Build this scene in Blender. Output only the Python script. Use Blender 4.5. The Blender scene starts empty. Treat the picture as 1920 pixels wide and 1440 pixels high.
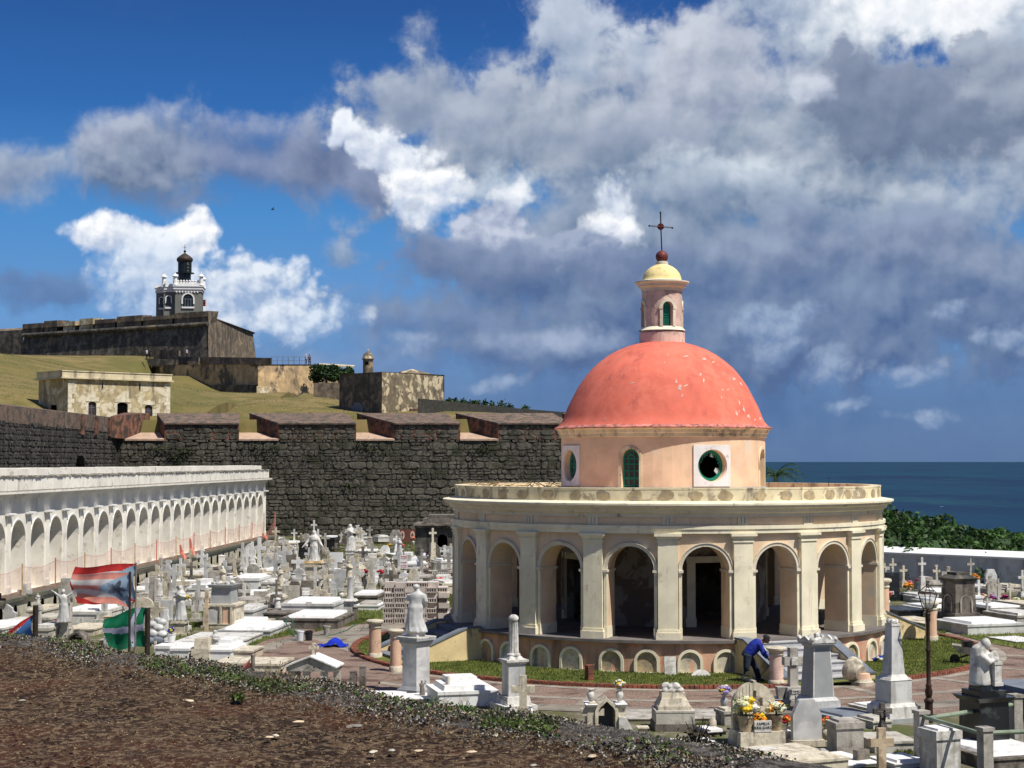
import bpy, math, random
import numpy as np
from math import sin, cos, pi, radians as R, sqrt, tan, atan2
from mathutils import Vector, Matrix, noise as mnoise
random.seed(11)
S = bpy.context.scene
COL = S.collection
F = 3106.0                       # focal length in photo pixels (1920 wide)
CAMZ = 6.2
TH = math.atan(145 / F)
# ------------------------------------------------------------------ camera
cd = bpy.data.cameras.new('camera'); cam = bpy.data.objects.new('camera', cd); COL.objects.link(cam)
cd.sensor_width = 36; cd.lens = 36 * F / 1920; cd.clip_start = .1; cd.clip_end = 90000
cam.location = (0, 0, CAMZ); cam.rotation_euler = (pi / 2 + TH, 0, 0); S.camera = cam
# ------------------------------------------------------------------ exposure
S.view_settings.view_transform = 'Standard'; S.view_settings.look = 'None'
S.view_settings.gamma = 1; S.view_settings.use_curve_mapping = False
S.view_settings.exposure = 0.17
SUN_AZ = R(51); SUN_EL = R(58)          # azimuth from -Y towards +X
sun_vec = Vector((sin(SUN_AZ) * cos(SUN_EL), -cos(SUN_AZ) * cos(SUN_EL), sin(SUN_EL)))
sl = bpy.data.lights.new('sun', 'SUN'); so = bpy.data.objects.new('sun', sl); COL.objects.link(so)
sl.energy = 5.0; sl.angle = R(.53); sl.color = (1, .955, .88)
so.rotation_euler = sun_vec.to_track_quat('Z', 'Y').to_euler()
so.location = (30, -30, 60)

# ------------------------------------------------------------------ node helper
class NT:
    def __init__(s, tree): s.t = tree; s.nodes = tree.nodes
    def n(s, typ, inp=None, **props):
        nd = s.nodes.new(typ)
        for k, v in props.items(): setattr(nd, k, v)
        for k, v in (inp or {}).items():
            sock = nd.inputs[k]
            if isinstance(v, bpy.types.NodeSocket): s.t.links.new(v, sock)
            elif isinstance(v, bpy.types.Node): s.t.links.new(v.outputs[0], sock)
            else:
                if isinstance(v, tuple) and len(v) == 3 and sock.type == 'RGBA': v = v + (1,)
                sock.default_value = v
        return nd
    def m(s, op, a, b=0.0, c=0.0, clamp=False):
        nd = s.n('ShaderNodeMath', {0: a, 1: b, 2: c}, operation=op); nd.use_clamp = clamp
        return nd.outputs[0]
    def vm(s, op, a, b=(0, 0, 0)):
        nd = s.n('ShaderNodeVectorMath', {0: a, 1: b}, operation=op); return nd.outputs[0]
    def mix(s, f, a, b, blend='MIX'):
        nd = s.n('ShaderNodeMix', data_type='RGBA', blend_type=blend)
        nd.clamp_factor = True
        for i, v in ((0, f), (6, a), (7, b)):
            sock = nd.inputs[i]
            if isinstance(v, bpy.types.NodeSocket): s.t.links.new(v, sock)
            else:
                if isinstance(v, tuple) and len(v) == 3: v = v + (1,)
                sock.default_value = v
        return nd.outputs[2]
    def step(s, x, lo, hi, a=0.0, b=1.0, mode='SMOOTHSTEP'):
        nd = s.n('ShaderNodeMapRange', {0: x, 1: lo, 2: hi, 3: a, 4: b}, interpolation_type=mode); return nd.outputs[0]
    def noise(s, vec, scale, detail=4.0, rough=.55, dist=0.0, dims='3D'):
        return s.n('ShaderNodeTexNoise', noise_dimensions=dims, inp={'Vector': vec, 'Scale': scale, 'Detail': float(detail), 'Roughness': rough, 'Distortion': dist})

# ------------------------------------------------------------------ world
W = bpy.data.worlds.new('World'); S.world = W; W.use_nodes = True
W.cycles.sampling_method = 'MANUAL'; W.cycles.sample_map_resolution = 256
S.cycles.max_bounces = 5; S.cycles.diffuse_bounces = 3; S.cycles.glossy_bounces = 2; S.cycles.transmission_bounces = 2; S.cycles.transparent_max_bounces = 12
S.cycles.caustics_reflective = False; S.cycles.caustics_refractive = False
w = NT(W.node_tree); W.node_tree.nodes.clear()
tc = w.n('ShaderNodeTexCoord')
sky = w.n('ShaderNodeTexSky', sky_type='NISHITA'); sky.sun_disc = False
sky.sun_elevation = SUN_EL; sky.sun_rotation = pi - SUN_AZ
sky.air_density = 1.0; sky.dust_density = .6; sky.ozone_density = 3.0; sky.altitude = 10
sep = w.n('ShaderNodeSeparateXYZ', {0: tc.outputs['Generated']})
az = w.m('ARCTAN2', sep.outputs[0], sep.outputs[1])
el = w.m('ARCSINE', sep.outputs[2])
SX = w.m('MULTIPLY_ADD', az, F, 960.0)          # direction angles in units of 1/3106 rad
SY = w.m('MULTIPLY_ADD', el, -F, 865.0)
P0 = w.n('ShaderNodeCombineXYZ', {0: SX, 1: SY}).outputs[0]
warp = w.noise(P0, 1 / 170., 4, .55, dims='2D')
wv = w.vm('MULTIPLY', w.vm('SUBTRACT', warp.outputs['Color'], (.5, .5, .5)), (120, 80, 0))
P1 = w.vm('ADD', P0, wv)
P2 = w.vm('ADD', P0, w.vm('MULTIPLY', wv, (.28, .28, 0)))
fb = w.noise(P2, 1 / 150., 8, .6, dims='2D').outputs[0]
def billow(p):
    v = w.n('ShaderNodeTexVoronoi', {'Vector': p, 'Scale': 1 / 70., 'Detail': 3.0, 'Roughness': .5, 'Lacunarity': 2.1}, feature='F1', voronoi_dimensions='2D')
    v.normalize = True
    return v.outputs['Distance']
b0 = billow(P2)
b1 = billow(w.vm('ADD', P2, (-9, -13, 0)))
fb2 = w.noise(w.vm('ADD', P2, (-12, -30, 0)), 1 / 150., 4, .5, dims='2D').outputs[0]
rel_b = w.m('MULTIPLY', w.m('SUBTRACT', b1, b0), 1.9)      # lit from the upper left side of each puff
fb3 = w.noise(P2, 1 / 150., 4, .5, dims='2D').outputs[0]
rel_f = w.m('MULTIPLY', w.m('SUBTRACT', fb3, fb2), 2.0)
# group: one soft cloud mass
g = bpy.data.node_groups.new('cloud_mass', 'ShaderNodeTree')
def gs(n, t, d=None, io='INPUT'):
    k = g.interface.new_socket(n, in_out=io, socket_type=t)
    if d is not None: k.default_value = d
for n_, t_ in (('Prev', 'NodeSocketColor'), ('P', 'NodeSocketVector'), ('fb', 'NodeSocketFloat'), ('bl', 'NodeSocketFloat'), ('relf', 'NodeSocketFloat'), ('relb', 'NodeSocketFloat'),
               ('C', 'NodeSocketVector'), ('Rr', 'NodeSocketVector'), ('puff', 'NodeSocketFloat'), ('soft', 'NodeSocketFloat'), ('amp', 'NodeSocketFloat'), ('alpha', 'NodeSocketFloat'),
               ('Top', 'NodeSocketColor'), ('Bot', 'NodeSocketColor')): gs(n_, t_)
gs('Out', 'NodeSocketColor', io='OUTPUT')
q = NT(g); gi = q.n('NodeGroupInput'); go = q.n('NodeGroupOutput')
I = {s.name: s for s in gi.outputs}
PP = q.n('ShaderNodeVectorMath', {0: I['Prev'], 1: (1e-6, 1e-6, 1e-6), 2: I['P']}, operation='MULTIPLY_ADD').outputs[0]   # keeps the layers evaluated one after the other
dv = q.vm('DIVIDE', q.vm('SUBTRACT', PP, I['C']), I['Rr'])
ln = q.n('ShaderNodeVectorMath', {0: dv}, operation='LENGTH').outputs['Value']
sy = q.n('ShaderNodeSeparateXYZ', {0: dv}).outputs[1]
nz = q.m('ADD', q.m('MULTIPLY', q.m('SUBTRACT', I['fb'], .5), q.m('SUBTRACT', 1.6, I['puff'])), q.m('MULTIPLY', q.m('SUBTRACT', .40, I['bl']), q.m('MULTIPLY', I['puff'], 1.3)))
fld = q.m('ADD', q.m('SUBTRACT', 1.0, ln), q.m('MULTIPLY', nz, I['amp']))
al = q.m('MULTIPLY', q.n('ShaderNodeMapRange', {0: fld, 1: 0.0, 2: I['soft'], 3: 0.0, 4: 1.0}, interpolation_type='SMOOTHSTEP').outputs[0], I['alpha'])
rl = q.m('ADD', q.m('MULTIPLY', I['relf'], q.m('SUBTRACT', 1.5, I['puff'])), q.m('MULTIPLY', I['relb'], q.m('MULTIPLY', q.m('MULTIPLY', I['puff'], I['puff']), 3.6)))
sh = q.m('ADD', q.m('ADD', q.m('MULTIPLY', sy, -.45), .5), rl, clamp=True)
q.t.links.new(q.mix(al, I['Prev'], q.mix(sh, I['Bot'], I['Top'])), go.inputs[0])
def srgb(r, g_, b):
    c = lambda v: (v / 255 / 12.92) if v / 255 <= .04045 else ((v / 255 + .055) / 1.055) ** 2.4
    return (c(r), c(g_), c(b))
SKYS = .1
cur = w.n('ShaderNodeVectorMath', {0: sky, 'Scale': SKYS}, operation='SCALE').outputs[0]
# the deep tropical blue: darker overhead, a duller slate blue down at the sea horizon
elv = w.n('ShaderNodeMapRange', {0: SY, 1: 880.0, 2: -500.0, 3: 0.0, 4: 1.0}).outputs[0]
rp = w.n('ShaderNodeValToRGB', {0: elv})
stops = [(0.0, (78, 112, 160)), (.10, (80, 122, 176)), (.20, (92, 146, 206)), (.34, (62, 134, 202)), (.48, (26, 98, 174)), (.62, (12, 76, 150)), (.8, (8, 62, 136)), (1.0, (7, 56, 128))]
cr_ = rp.color_ramp
while len(cr_.elements) < len(stops): cr_.elements.new(.5)
for e_, (p_, c_) in zip(cr_.elements, stops): e_.position = p_
for e_, (p_, c_) in zip(cr_.elements, stops): e_.color = srgb(*c_) + (1,)
cur = w.mix(.88, cur, rp.outputs[0])
# elsewhere round the sky: the same kind of broken cloud
out_mask = w.m('MAXIMUM', w.step(w.m('ABSOLUTE', w.m('SUBTRACT', SX, 960.0)), 980.0, 1500.0), w.step(SY, -40.0, -500.0))
gen = w.noise(tc.outputs['Generated'], 3.2, 7, .58)
gen2 = w.step(gen.outputs[0], .49, .64)
cur = w.mix(w.m('MULTIPLY', w.m('MULTIPLY', gen2, out_mask), .85), cur, w.mix(gen.outputs[0], srgb(92, 108, 138), srgb(196, 204, 220)))
def cloud(cx, cy, rx, ry, top, bot, puff=0.0, soft=.5, amp=1.0, alpha=1.0):
    global cur
    soft = soft * (1.35 if puff < .5 else 1.5)
    puff = 0.0 if puff < .16 else (.3 if puff < .46 else .65); amp = 1.0 if amp < 1.05 else 1.6
    nd = w.n('ShaderNodeGroup'); nd.node_tree = g
    for k, v in (('Prev', cur), ('P', P1), ('fb', fb), ('bl', b0), ('relf', rel_f), ('relb', rel_b)): w.t.links.new(v, nd.inputs[k])
    nd.inputs['C'].default_value = (cx, cy, 0); nd.inputs['Rr'].default_value = (rx, ry, 1)
    nd.inputs['puff'].default_value = puff; nd.inputs['soft'].default_value = soft
    nd.inputs['amp'].default_value = amp; nd.inputs['alpha'].default_value = alpha
    if puff < .5 and top[2] - top[0] < 40: top = (top[0] - 2, top[1], top[2] - 2); bot = (bot[0] - 8, bot[1] - 4, bot[2] - 6)
    nd.inputs['Top'].default_value = srgb(*top) + (1,); nd.inputs['Bot'].default_value = srgb(*bot) + (1,)
    cur = nd.outputs[0]
WH = (252, 253, 255); WG = (196, 208, 226)
# far low haze and distant rows
cloud(1350, 770, 1300, 160, (98, 126, 168), (74, 104, 152), 0, 1.0, .6, .85)
cloud(900, 600, 520, 150, (128, 150, 186), (84, 112, 158), 0, .7, 1.0, .95)
cloud(1600, 600, 620, 150, (104, 128, 168), (74, 100, 148), 0, .8, 1.0, .95)
cloud(700, 700, 260, 60, (136, 160, 198), (92, 122, 170), .3, .8, 1.2, .7)
# the great grey bank
cloud(1500, 330, 1000, 330, (160, 170, 194), (112, 130, 164), 0, .8, .9, .97)
cloud(1150, 560, 480, 90, (128, 146, 178), (92, 114, 154), 0, .9, .9, .9)
cloud(1460, 290, 860, 280, (184, 192, 208), (112, 130, 162), .3, .5, 1.0, 1)
cloud(985, 262, 320, 140, (188, 194, 210), (132, 146, 174), .3, .36, 1.2, 1)
cloud(1000, 480, 380, 110, (150, 166, 196), (98, 120, 160), 0, .5, 1.2, 1)
cloud(1070, 60, 95, 110, (196, 204, 222), (160, 172, 198), .25, .45, 1.3, .97)
cloud(1330, 150, 190, 130, (204, 208, 222), (152, 160, 186), .3, .32, 1.0, 1)
cloud(1215, 100, 46, 60, (212, 218, 232), (170, 180, 204), .4, .4, 1.1, .9)
cloud(1560, 40, 260, 110, (186, 196, 216), (160, 172, 196), .2, .5, 1.0, .95)
cloud(1850, 50, 420, 120, (232, 236, 244), (176, 186, 208), .35, .35, 1.0, 1)
cloud(1740, 40, 170, 85, WH, (226, 232, 240), .5, .3, .9, 1)
cloud(1740, 230, 260, 120, (140, 150, 176), (112, 124, 154), .35, .25, 1.1, 1)
cloud(1900, 170, 150, 80, (176, 184, 202), (134, 144, 170), .35, .4, 1.1, .95)
cloud(1510, 185, 44, 30, (216, 222, 234), (180, 190, 210), .5, .6, 1.2, .8)
cloud(760, 230, 100, 60, (178, 186, 206), (138, 150, 178), .1, .6, .9, .95)
cloud(1150, 270, 300, 70, (150, 160, 186), (130, 142, 170), 0, .9, 1.3, .7)
cloud(1330, 350, 230, 66, (214, 222, 234), (156, 170, 196), .2, .7, 1.4, .9)
cloud(1560, 420, 300, 70, (180, 190, 210), (130, 146, 176), .1, .8, 1.3, .85)
cloud(1830, 370, 200, 80, (192, 202, 220), (136, 150, 180), .2, .7, 1.3, .85)
cloud(1700, 510, 260, 40, (160, 174, 200), (112, 132, 168), .1, .8, 1.2, .85)
cloud(1560, 568, 380, 42, (92, 112, 150), (72, 94, 136), 0, .75, 1.0, .92)
cloud(1250, 540, 330, 60, (112, 132, 168), (80, 104, 146), 0, .8, 1.2, .85)
cloud(1080, 545, 480, 70, (124, 142, 174), (84, 106, 146), 0, .7, .9, .95)
cloud(1420, 500, 560, 90, (136, 152, 182), (94, 114, 150), 0, .7, .9, .95)
cloud(1500, 590, 520, 46, (96, 116, 154), (72, 94, 136), 0, .7, .9, .9)
cloud(1480, 560, 900, 170, (128, 148, 178), (84, 108, 150), .3, .3, .9, 1)
cloud(800, 195, 170, 84, (176, 184, 204), (140, 152, 180), .1, .4, .9, 1)
cloud(1150, 430, 430, 110, (158, 170, 194), (112, 130, 162), 0, .5, .9, 1)
cloud(1600, 470, 420, 90, (150, 164, 190), (108, 126, 160), 0, .6, .9, .95)
# left grey bank
cloud(40, 345, 180, 74, (172, 182, 204), (128, 144, 178), .1, .5, .9, 1)
cloud(290, 318, 200, 112, (176, 184, 206), (108, 124, 158), .3, .45, .9, 1)
cloud(330, 385, 150, 26, (120, 136, 168), (104, 122, 156), 0, .8, .9, .8)
cloud(480, 315, 190, 96, (140, 154, 188), (100, 120, 160), .1, .6, .9, .95)
cloud(640, 330, 200, 84, (140, 152, 182), (102, 118, 152), .05, .5, .9, 1)
cloud(250, 45, 120, 50, (60, 100, 160), (50, 90, 150), 0, 1.0, 1.4, .3)
# white cumulus, centre
cloud(735, 285, 80, 46, (238, 243, 250), (186, 198, 220), .75, .30, 1.25, 1)
cloud(652, 262, 24, 46, (242, 246, 252), (206, 216, 234), .6, .35, .8, 1)
cloud(810, 370, 92, 76, WH, (196, 208, 228), .7, .3, .9, 1)
cloud(950, 360, 130, 60, (204, 214, 230), (170, 184, 208), .3, .6, 1.2, .9)
cloud(1140, 375, 50, 50, (236, 242, 250), (190, 202, 222), .75, .5, 1.5, .9)
cloud(1130, 430, 70, 42, (250, 252, 255), (200, 210, 228), .75, .45, 1.4, .95)
cloud(965, 385, 46, 44, WH, (210, 220, 234), .6, .4, 1.1, .95)
cloud(790, 392, 26, 18, (196, 206, 224), (170, 184, 206), .6, .5, 1.2, .8)
cloud(920, 430, 80, 56, (196, 204, 222), (136, 150, 182), .6, .25, 1.0, 1)
cloud(1060, 470, 110, 40, (160, 172, 198), (112, 130, 164), .6, .25, 1.1, 1)
cloud(1180, 490, 130, 40, (128, 144, 176), (96, 116, 154), .3, .4, 1.1, .9)
cloud(850, 500, 180, 56, (128, 144, 176), (96, 116, 154), .3, .5, 1.2, .9)
cloud(1030, 640, 200, 34, (170, 184, 210), (118, 140, 178), .2, .8, 1.3, .75)
cloud(830, 600, 170, 40, (118, 140, 178), (88, 114, 158), .1, .8, 1.3, .8)
# cumulus behind the lighthouse
cloud(300, 560, 130, 100, (200, 216, 238), (140, 168, 206), .5, .4, 1.1, 1)
cloud(490, 560, 130, 76, (226, 234, 245), (152, 176, 210), .7, .35, 1.3, 1)
cloud(600, 610, 90, 50, (214, 226, 242), (140, 168, 206), .65, .5, 1.4, .95)
cloud(200, 450, 92, 48, WH, (184, 198, 222), .65, .28, .85, 1)
cloud(345, 448, 70, 48, WH, (184, 198, 222), .65, .28, .85, 1)
cloud(270, 448, 60, 40, (240, 245, 252), (186, 200, 222), .65, .4, .85, 1)
cloud(280, 500, 110, 50, (222, 232, 245), (180, 198, 224), .5, .5, .9, .95)
cloud(90, 560, 170, 50, (106, 136, 180), (84, 114, 162), .2, .6, 1.3, .9)
cloud(640, 480, 70, 30, (176, 190, 214), (120, 142, 178), .4, .6, 1.3, .85)
# small far puffs by the horizon
for c in ((1550, 690, 66, 36), (1430, 620, 60, 60), (1700, 700, 60, 30), (1740, 596, 44, 24), (1500, 600, 50, 30), (1880, 640, 60, 30), (1825, 640, 30, 22), (1730, 780, 60, 20), (1600, 760, 50, 18), (760, 640, 60, 30), (930, 715, 60, 20)):
    cloud(*c, (160, 178, 206), (112, 138, 178), .6, .6, 1.5, .75)
bg = w.n('ShaderNodeBackground', {'Color': cur, 'Strength': .92})
w.n('ShaderNodeOutputWorld', {0: bg})

# ------------------------------------------------------------------ placing helpers
def ray(px, py):
    u = (px - 960) / F; v = (720 - py) / F
    return Vector((u, cos(TH) - v * sin(TH), sin(TH) + v * cos(TH)))
def at(px, py, Y):
    d = ray(px, py); return Vector((0, 0, CAMZ)) + d * (Y / d.y)
def gnd(px, py, z=0.0):
    d = ray(px, py); return Vector((0, 0, CAMZ)) + d * ((z - CAMZ) / d.z)

# ------------------------------------------------------------------ materials
MATS = {}
def surf(name, base, rough=.85, var=.18, scale=1.2, spot=None, streak=None, bump=.25, bscale=18, spec=.3, fine=None, metal=0.0, alpha=None, trans=0.0):
    """spot=(colour, amount 0-1, scale, contrast); streak=(colour, amount, scale)"""
    m = bpy.data.materials.new(name); m.use_nodes = True; m.node_tree.nodes.clear(); k = NT(m.node_tree)
    pos = k.n('ShaderNodeNewGeometry').outputs['Position']
    oi = k.n('ShaderNodeObjectInfo').outputs['Random']
    n1 = k.noise(pos, scale, 6, .6).outputs[0]
    dark = tuple(c * (1 - var * 1.3) for c in base); lite = tuple(min(1, c * (1 + var)) for c in base)
    c = k.mix(k.step(n1, .3, .7), dark, lite)
    if fine:
        n3 = k.noise(pos, fine[1], 3, .7).outputs[0]
        c = k.mix(k.step(n3, .42, .62), c, fine[0])
    c = k.mix(k.m('MULTIPLY', oi, .14), c, tuple(x * .6 for x in base))
    if spot:
        n2 = k.noise(pos, spot[2], 7, .62, .4).outputs[0]; e = spot[3] if len(spot) > 3 else .06
        th = .72 - .42 * spot[1]
        c = k.mix(k.m('MULTIPLY', k.step(n2, th - e, th + e), .92), c, spot[0])
    if streak:
        sp = k.n('ShaderNodeMapping', {'Vector': pos, 'Scale': (streak[2], streak[2], streak[2] * .12)}).outputs[0]
        n4 = k.noise(sp, 1.0, 5, .65).outputs[0]
        th = .74 - .4 * streak[1]
        c = k.mix(k.m('MULTIPLY', k.step(n4, th - .08, th + .1), .8), c, streak[0])
    ins = {'Base Color': c, 'Roughness': rough, 'Metallic': metal, 'Specular IOR Level': spec}
    if bump:
        nb = k.noise(pos, bscale, 5, .6).outputs[0]
        ins['Normal'] = k.n('ShaderNodeBump', {'Strength': bump, 'Distance': .02, 'Height': nb}).outputs[0]
    if alpha is not None: ins['Alpha'] = alpha
    b = k.n('ShaderNodeBsdfPrincipled', ins)
    out = b
    if trans:
        t = k.n('ShaderNodeBsdfTranslucent', {'Color': c}); out = k.n('ShaderNodeMixShader', {0: trans, 1: b, 2: t})
    k.n('ShaderNodeOutputMaterial', {0: out})
    MATS[name] = m; return m
GREY = (.12, .115, .10)
surf('coral_paint', (.74, .170, .108), var=.14, scale=.6, spot=((.56, .13, .085), .40, .8, .2), fine=((.76, .20, .13), 3.0), streak=((.44, .10, .08), .34, 1.6), bump=.3, bscale=9)
surf('coral_edge', (.62, .22, .18), var=.25, scale=3, spot=((.16, .09, .07), .45, 5), bump=.5)
surf('peach_paint', (.80, .60, .40), var=.12, scale=.9, spot=((.62, .54, .42), .30, 1.2, .08), streak=((.28, .20, .15), .24, 1.8), bump=.15)
surf('peach_light', (.80, .57, .375), var=.12, scale=1.1, spot=((.66, .58, .46), .22, 1.3, .08), streak=((.30, .24, .18), .10, 1.6), bump=.15)
surf('cream_paint', (.82, .75, .55), var=.09, scale=1.4, spot=((.50, .44, .33), .18, 2.2, .08), streak=((.26, .22, .17), .18, 2.6), bump=.15)
surf('cream_weathered', (.74, .64, .42), var=.14, scale=1.8, spot=((.34, .28, .20), .34, 1.9, .05), streak=((.13, .11, .09), .3, 2.6), bump=.3)
surf('pale_trim', (.70, .63, .49), var=.08, scale=1.6, spot=((.25, .22, .18), .12, 2.6, .05), streak=((.10, .09, .08), .2, 2.2), bump=.2)
surf('ochre_patch', (.44, .34, .20), var=.25, scale=4, spot=((.30, .26, .20), .4, 6), bump=.4)
surf('yellow_paint', (.82, .66, .30), var=.1, scale=3, spot=((.55, .38, .16), .22, 4, .05), bump=.2)
surf('pink_stone', (.70, .50, .41), var=.16, scale=2, spot=((.36, .26, .21), .34, 2.4, .08), streak=((.2, .15, .12), .24, 3), bump=.4)
surf('podium_paint', (.62, .36, .24), var=.14, scale=1.1, spot=((.56, .22, .13), .3, 1.4, .04), streak=((.16, .12, .09), .42, 1.5), bump=.3)
surf('yellow_wall', (.72, .56, .30), var=.12, scale=1.5, spot=((.30, .24, .16), .28, 2.2), streak=((.1, .08, .07), .2, 2), bump=.3)
surf('maroon_metal', (.16, .035, .03), rough=.55, var=.2, bump=.1)
surf('dark_iron', (.02, .02, .025), rough=.5, var=.2, bump=.1)
surf('green_paint', (.012, .20, .13), rough=.45, var=.15, bump=.05)
surf('window_glass', (.10, .07, .07), rough=.25, var=.3, bump=0, spec=.5)
surf('white_panes', (.6, .6, .55), rough=.4, var=.2, bump=0)
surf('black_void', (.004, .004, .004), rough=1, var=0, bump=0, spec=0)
surf('stone_floor', (.17, .15, .14), var=.2, scale=2, bump=.2)
surf('grey_slate', (.16, .18, .21), var=.2, scale=2, bump=.2)
surf('marble_step', (.44, .44, .44), var=.15, scale=2, streak=((.2, .2, .2), .3, 2), bump=.1)
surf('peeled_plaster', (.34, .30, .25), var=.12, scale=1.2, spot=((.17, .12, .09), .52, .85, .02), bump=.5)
surf('white_marble', (.68, .665, .62), rough=.65, var=.12, scale=2.2, spot=((.36, .34, .29), .32, 3.4, .09), streak=((.15, .14, .12), .30, 3.6), fine=((.52, .50, .45), 9.0), bump=.1)
surf('clean_white', (.76, .755, .73), rough=.65, var=.07, scale=2, spot=((.50, .48, .43), .24, 4, .08), streak=((.30, .28, .24), .22, 4), bump=.1)
surf('aged_marble', (.50, .47, .40), rough=.75, var=.14, scale=2.4, spot=((.28, .26, .22), .34, 3.2, .07), streak=((.12, .11, .09), .32, 3), bump=.3)
surf('veined_marble', (.60, .595, .57), rough=.45, var=.14, scale=1.3, spot=((.38, .38, .37), .42, 2.2, .12), streak=((.30, .29, .27), .34, 2.6), bump=.05)
surf('grey_marble', (.35, .36, .355), rough=.5, var=.12, scale=1.5, streak=((.25, .27, .3), .4, 1.4), bump=.05)
surf('concrete', (.42, .39, .34), var=.2, scale=2.5, spot=((.20, .18, .15), .34, 3), streak=((.12, .11, .09), .3, 2.6), bump=.5)
surf('dark_concrete', (.20, .175, .145), var=.25, scale=2.2, spot=((.08, .07, .06), .4, 2.8), streak=((.05, .045, .04), .35, 2), bump=.5)
surf('lichen_stone', (.085, .08, .068), var=.3, scale=2.2, spot=((.16, .145, .115), .35, 3), streak=((.02, .02, .018), .4, 2.4), bump=.6)
surf('black_granite', (.012, .013, .016), rough=.25, var=.3, spot=((.05, .055, .055), .3, 2.5), bump=.02, spec=.5)
surf('cream_stone', (.64, .58, .45), var=.16, scale=2.4, spot=((.32, .28, .21), .34, 3.4), streak=((.13, .115, .09), .32, 3.4), fine=((.50, .44, .33), 11.0), bump=.3)
surf('tan_stone', (.58, .46, .31), var=.18, scale=2.4, spot=((.30, .22, .14), .34, 3), bump=.4)
surf('rust_stain', (.50, .36, .19), var=.3, scale=4, bump=.3)
surf('brown_granite', (.16, .07, .05), rough=.4, var=.15, bump=.05)
surf('pink_stucco', (.70, .46, .32), var=.12, scale=2, spot=((.36, .27, .2), .22, 3), bump=.3)
surf('white_arcade', (.84, .80, .70), var=.1, scale=1.2, spot=((.50, .46, .37), .22, 1.8, .06), streak=((.26, .23, .18), .18, 2.4), bump=.2)
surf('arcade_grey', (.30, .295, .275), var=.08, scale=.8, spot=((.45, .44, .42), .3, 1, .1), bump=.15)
surf('broken_edge', (.30, .27, .22), var=.4, scale=5, spot=((.06, .055, .05), .5, 6), bump=1)
surf('mossy_ledge', (.14, .13, .11), var=.3, scale=3, spot=((.05, .07, .025), .45, 3), bump=.8)
surf('arcade_plinth', (.50, .47, .36), var=.15, scale=2, spot=((.14, .13, .09), .36, 2), bump=.4)
surf('fort_mortar', (.052, .048, .038), var=.4, scale=3, spot=((.022, .03, .012), .3, 2), bump=1)
surf('fort_stone', (.072, .066, .052), var=.7, scale=1.3, spot=((.034, .038, .018), .36, .5, .10), fine=((.15, .135, .105), 6.0), streak=((.026, .024, .02), .36, .6), bump=1, bscale=9)
surf('fort_streaked', (.055, .05, .045), var=.5, scale=1.2, fine=((.085, .075, .062), 5.0), streak=((.018, .017, .015), .6, 1.6), bump=1, bscale=8)
surf('fort_brick_top', (.155, .095, .072), var=.35, scale=2.2, spot=((.07, .066, .05), .45, 1.6, .08), fine=((.24, .18, .13), 8.0), bump=.8)
surf('fort_brick', (.20, .095, .06), var=.4, scale=2, spot=((.04, .035, .03), .5, 1.8), bump=.9)
surf('embrasure_floor', (.50, .35, .25), var=.15, scale=2, spot=((.2, .15, .11), .2, 3), bump=.3)
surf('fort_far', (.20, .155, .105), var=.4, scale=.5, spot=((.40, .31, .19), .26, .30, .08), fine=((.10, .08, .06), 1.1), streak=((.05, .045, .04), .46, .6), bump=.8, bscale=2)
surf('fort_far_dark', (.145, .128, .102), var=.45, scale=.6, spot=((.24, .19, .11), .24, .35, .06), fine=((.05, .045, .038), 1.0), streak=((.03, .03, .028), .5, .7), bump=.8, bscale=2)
surf('fort_sand', (.60, .42, .22), var=.25, scale=.4, spot=((.08, .07, .055), .46, .20, .05), fine=((.36, .26, .15), .9), streak=((.20, .15, .10), .36, .5), bump=.6, bscale=2)
surf('house_plaster', (.50, .41, .24), var=.22, scale=.6, spot=((.68, .61, .46), .44, .8, .05), fine=((.34, .27, .16), 2.2), streak=((.13, .11, .08), .40, 1.0), bump=.3)
surf('house_trim', (.62, .54, .36), var=.15, scale=.8, streak=((.16, .13, .1), .4, 1), bump=.3)
surf('house_stone', (.66, .60, .46), var=.2, scale=2, bump=.3)
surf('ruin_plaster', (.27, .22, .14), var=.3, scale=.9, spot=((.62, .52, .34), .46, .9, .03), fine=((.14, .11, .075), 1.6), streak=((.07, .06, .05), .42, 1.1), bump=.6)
surf('ruin_shaded', (.14, .115, .085), var=.4, scale=.9, spot=((.26, .2, .13), .4, .8, .05), fine=((.07, .06, .05), 1.6), streak=((.05, .045, .04), .42, 1), bump=.6)  # darker copy of the ruin plaster, shade put into the colour
surf('light_grey_tower', (.19, .195, .17), var=.1, scale=.4, bump=.1)
surf('lighthouse_dark', (.012, .02, .022), rough=.4, var=.2, bump=0)
surf('lighthouse_copper', (.05, .032, .022), rough=.6, var=.3, bump=.1)
surf('bright_white', (.80, .79, .76), var=.04, scale=1, bump=.05)
surf('faded_wood', (.20, .17, .13), var=.3, scale=5, bump=.4)
surf('dark_wood', (.035, .024, .018), var=.3, scale=6, bump=.3)
surf('door_wood', (.05, .04, .045), var=.3, scale=3, bump=.2)
surf('rust_iron', (.035, .017, .012), rough=.6, var=.3, scale=6, bump=.3)
surf('green_pipe', (.22, .27, .19), rough=.6, var=.2, scale=4, bump=.1)
surf('brick', (.26, .085, .05), var=.4, scale=6, spot=((.09, .05, .035), .4, 7), bump=.7, bscale=40)
surf('gravel_paving', (.145, .088, .066), var=.3, scale=1.4, fine=((.36, .27, .21), 34.0), spot=((.09, .055, .042), .35, .9), bump=.6, bscale=40)
surf('concrete_strip', (.30, .265, .215), var=.25, scale=1.6, spot=((.18, .155, .125), .3, 2), bump=.4)
surf('path_concrete', (.235, .205, .165), var=.25, scale=.8, spot=((.11, .10, .085), .34, .9), bump=.4)
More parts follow.
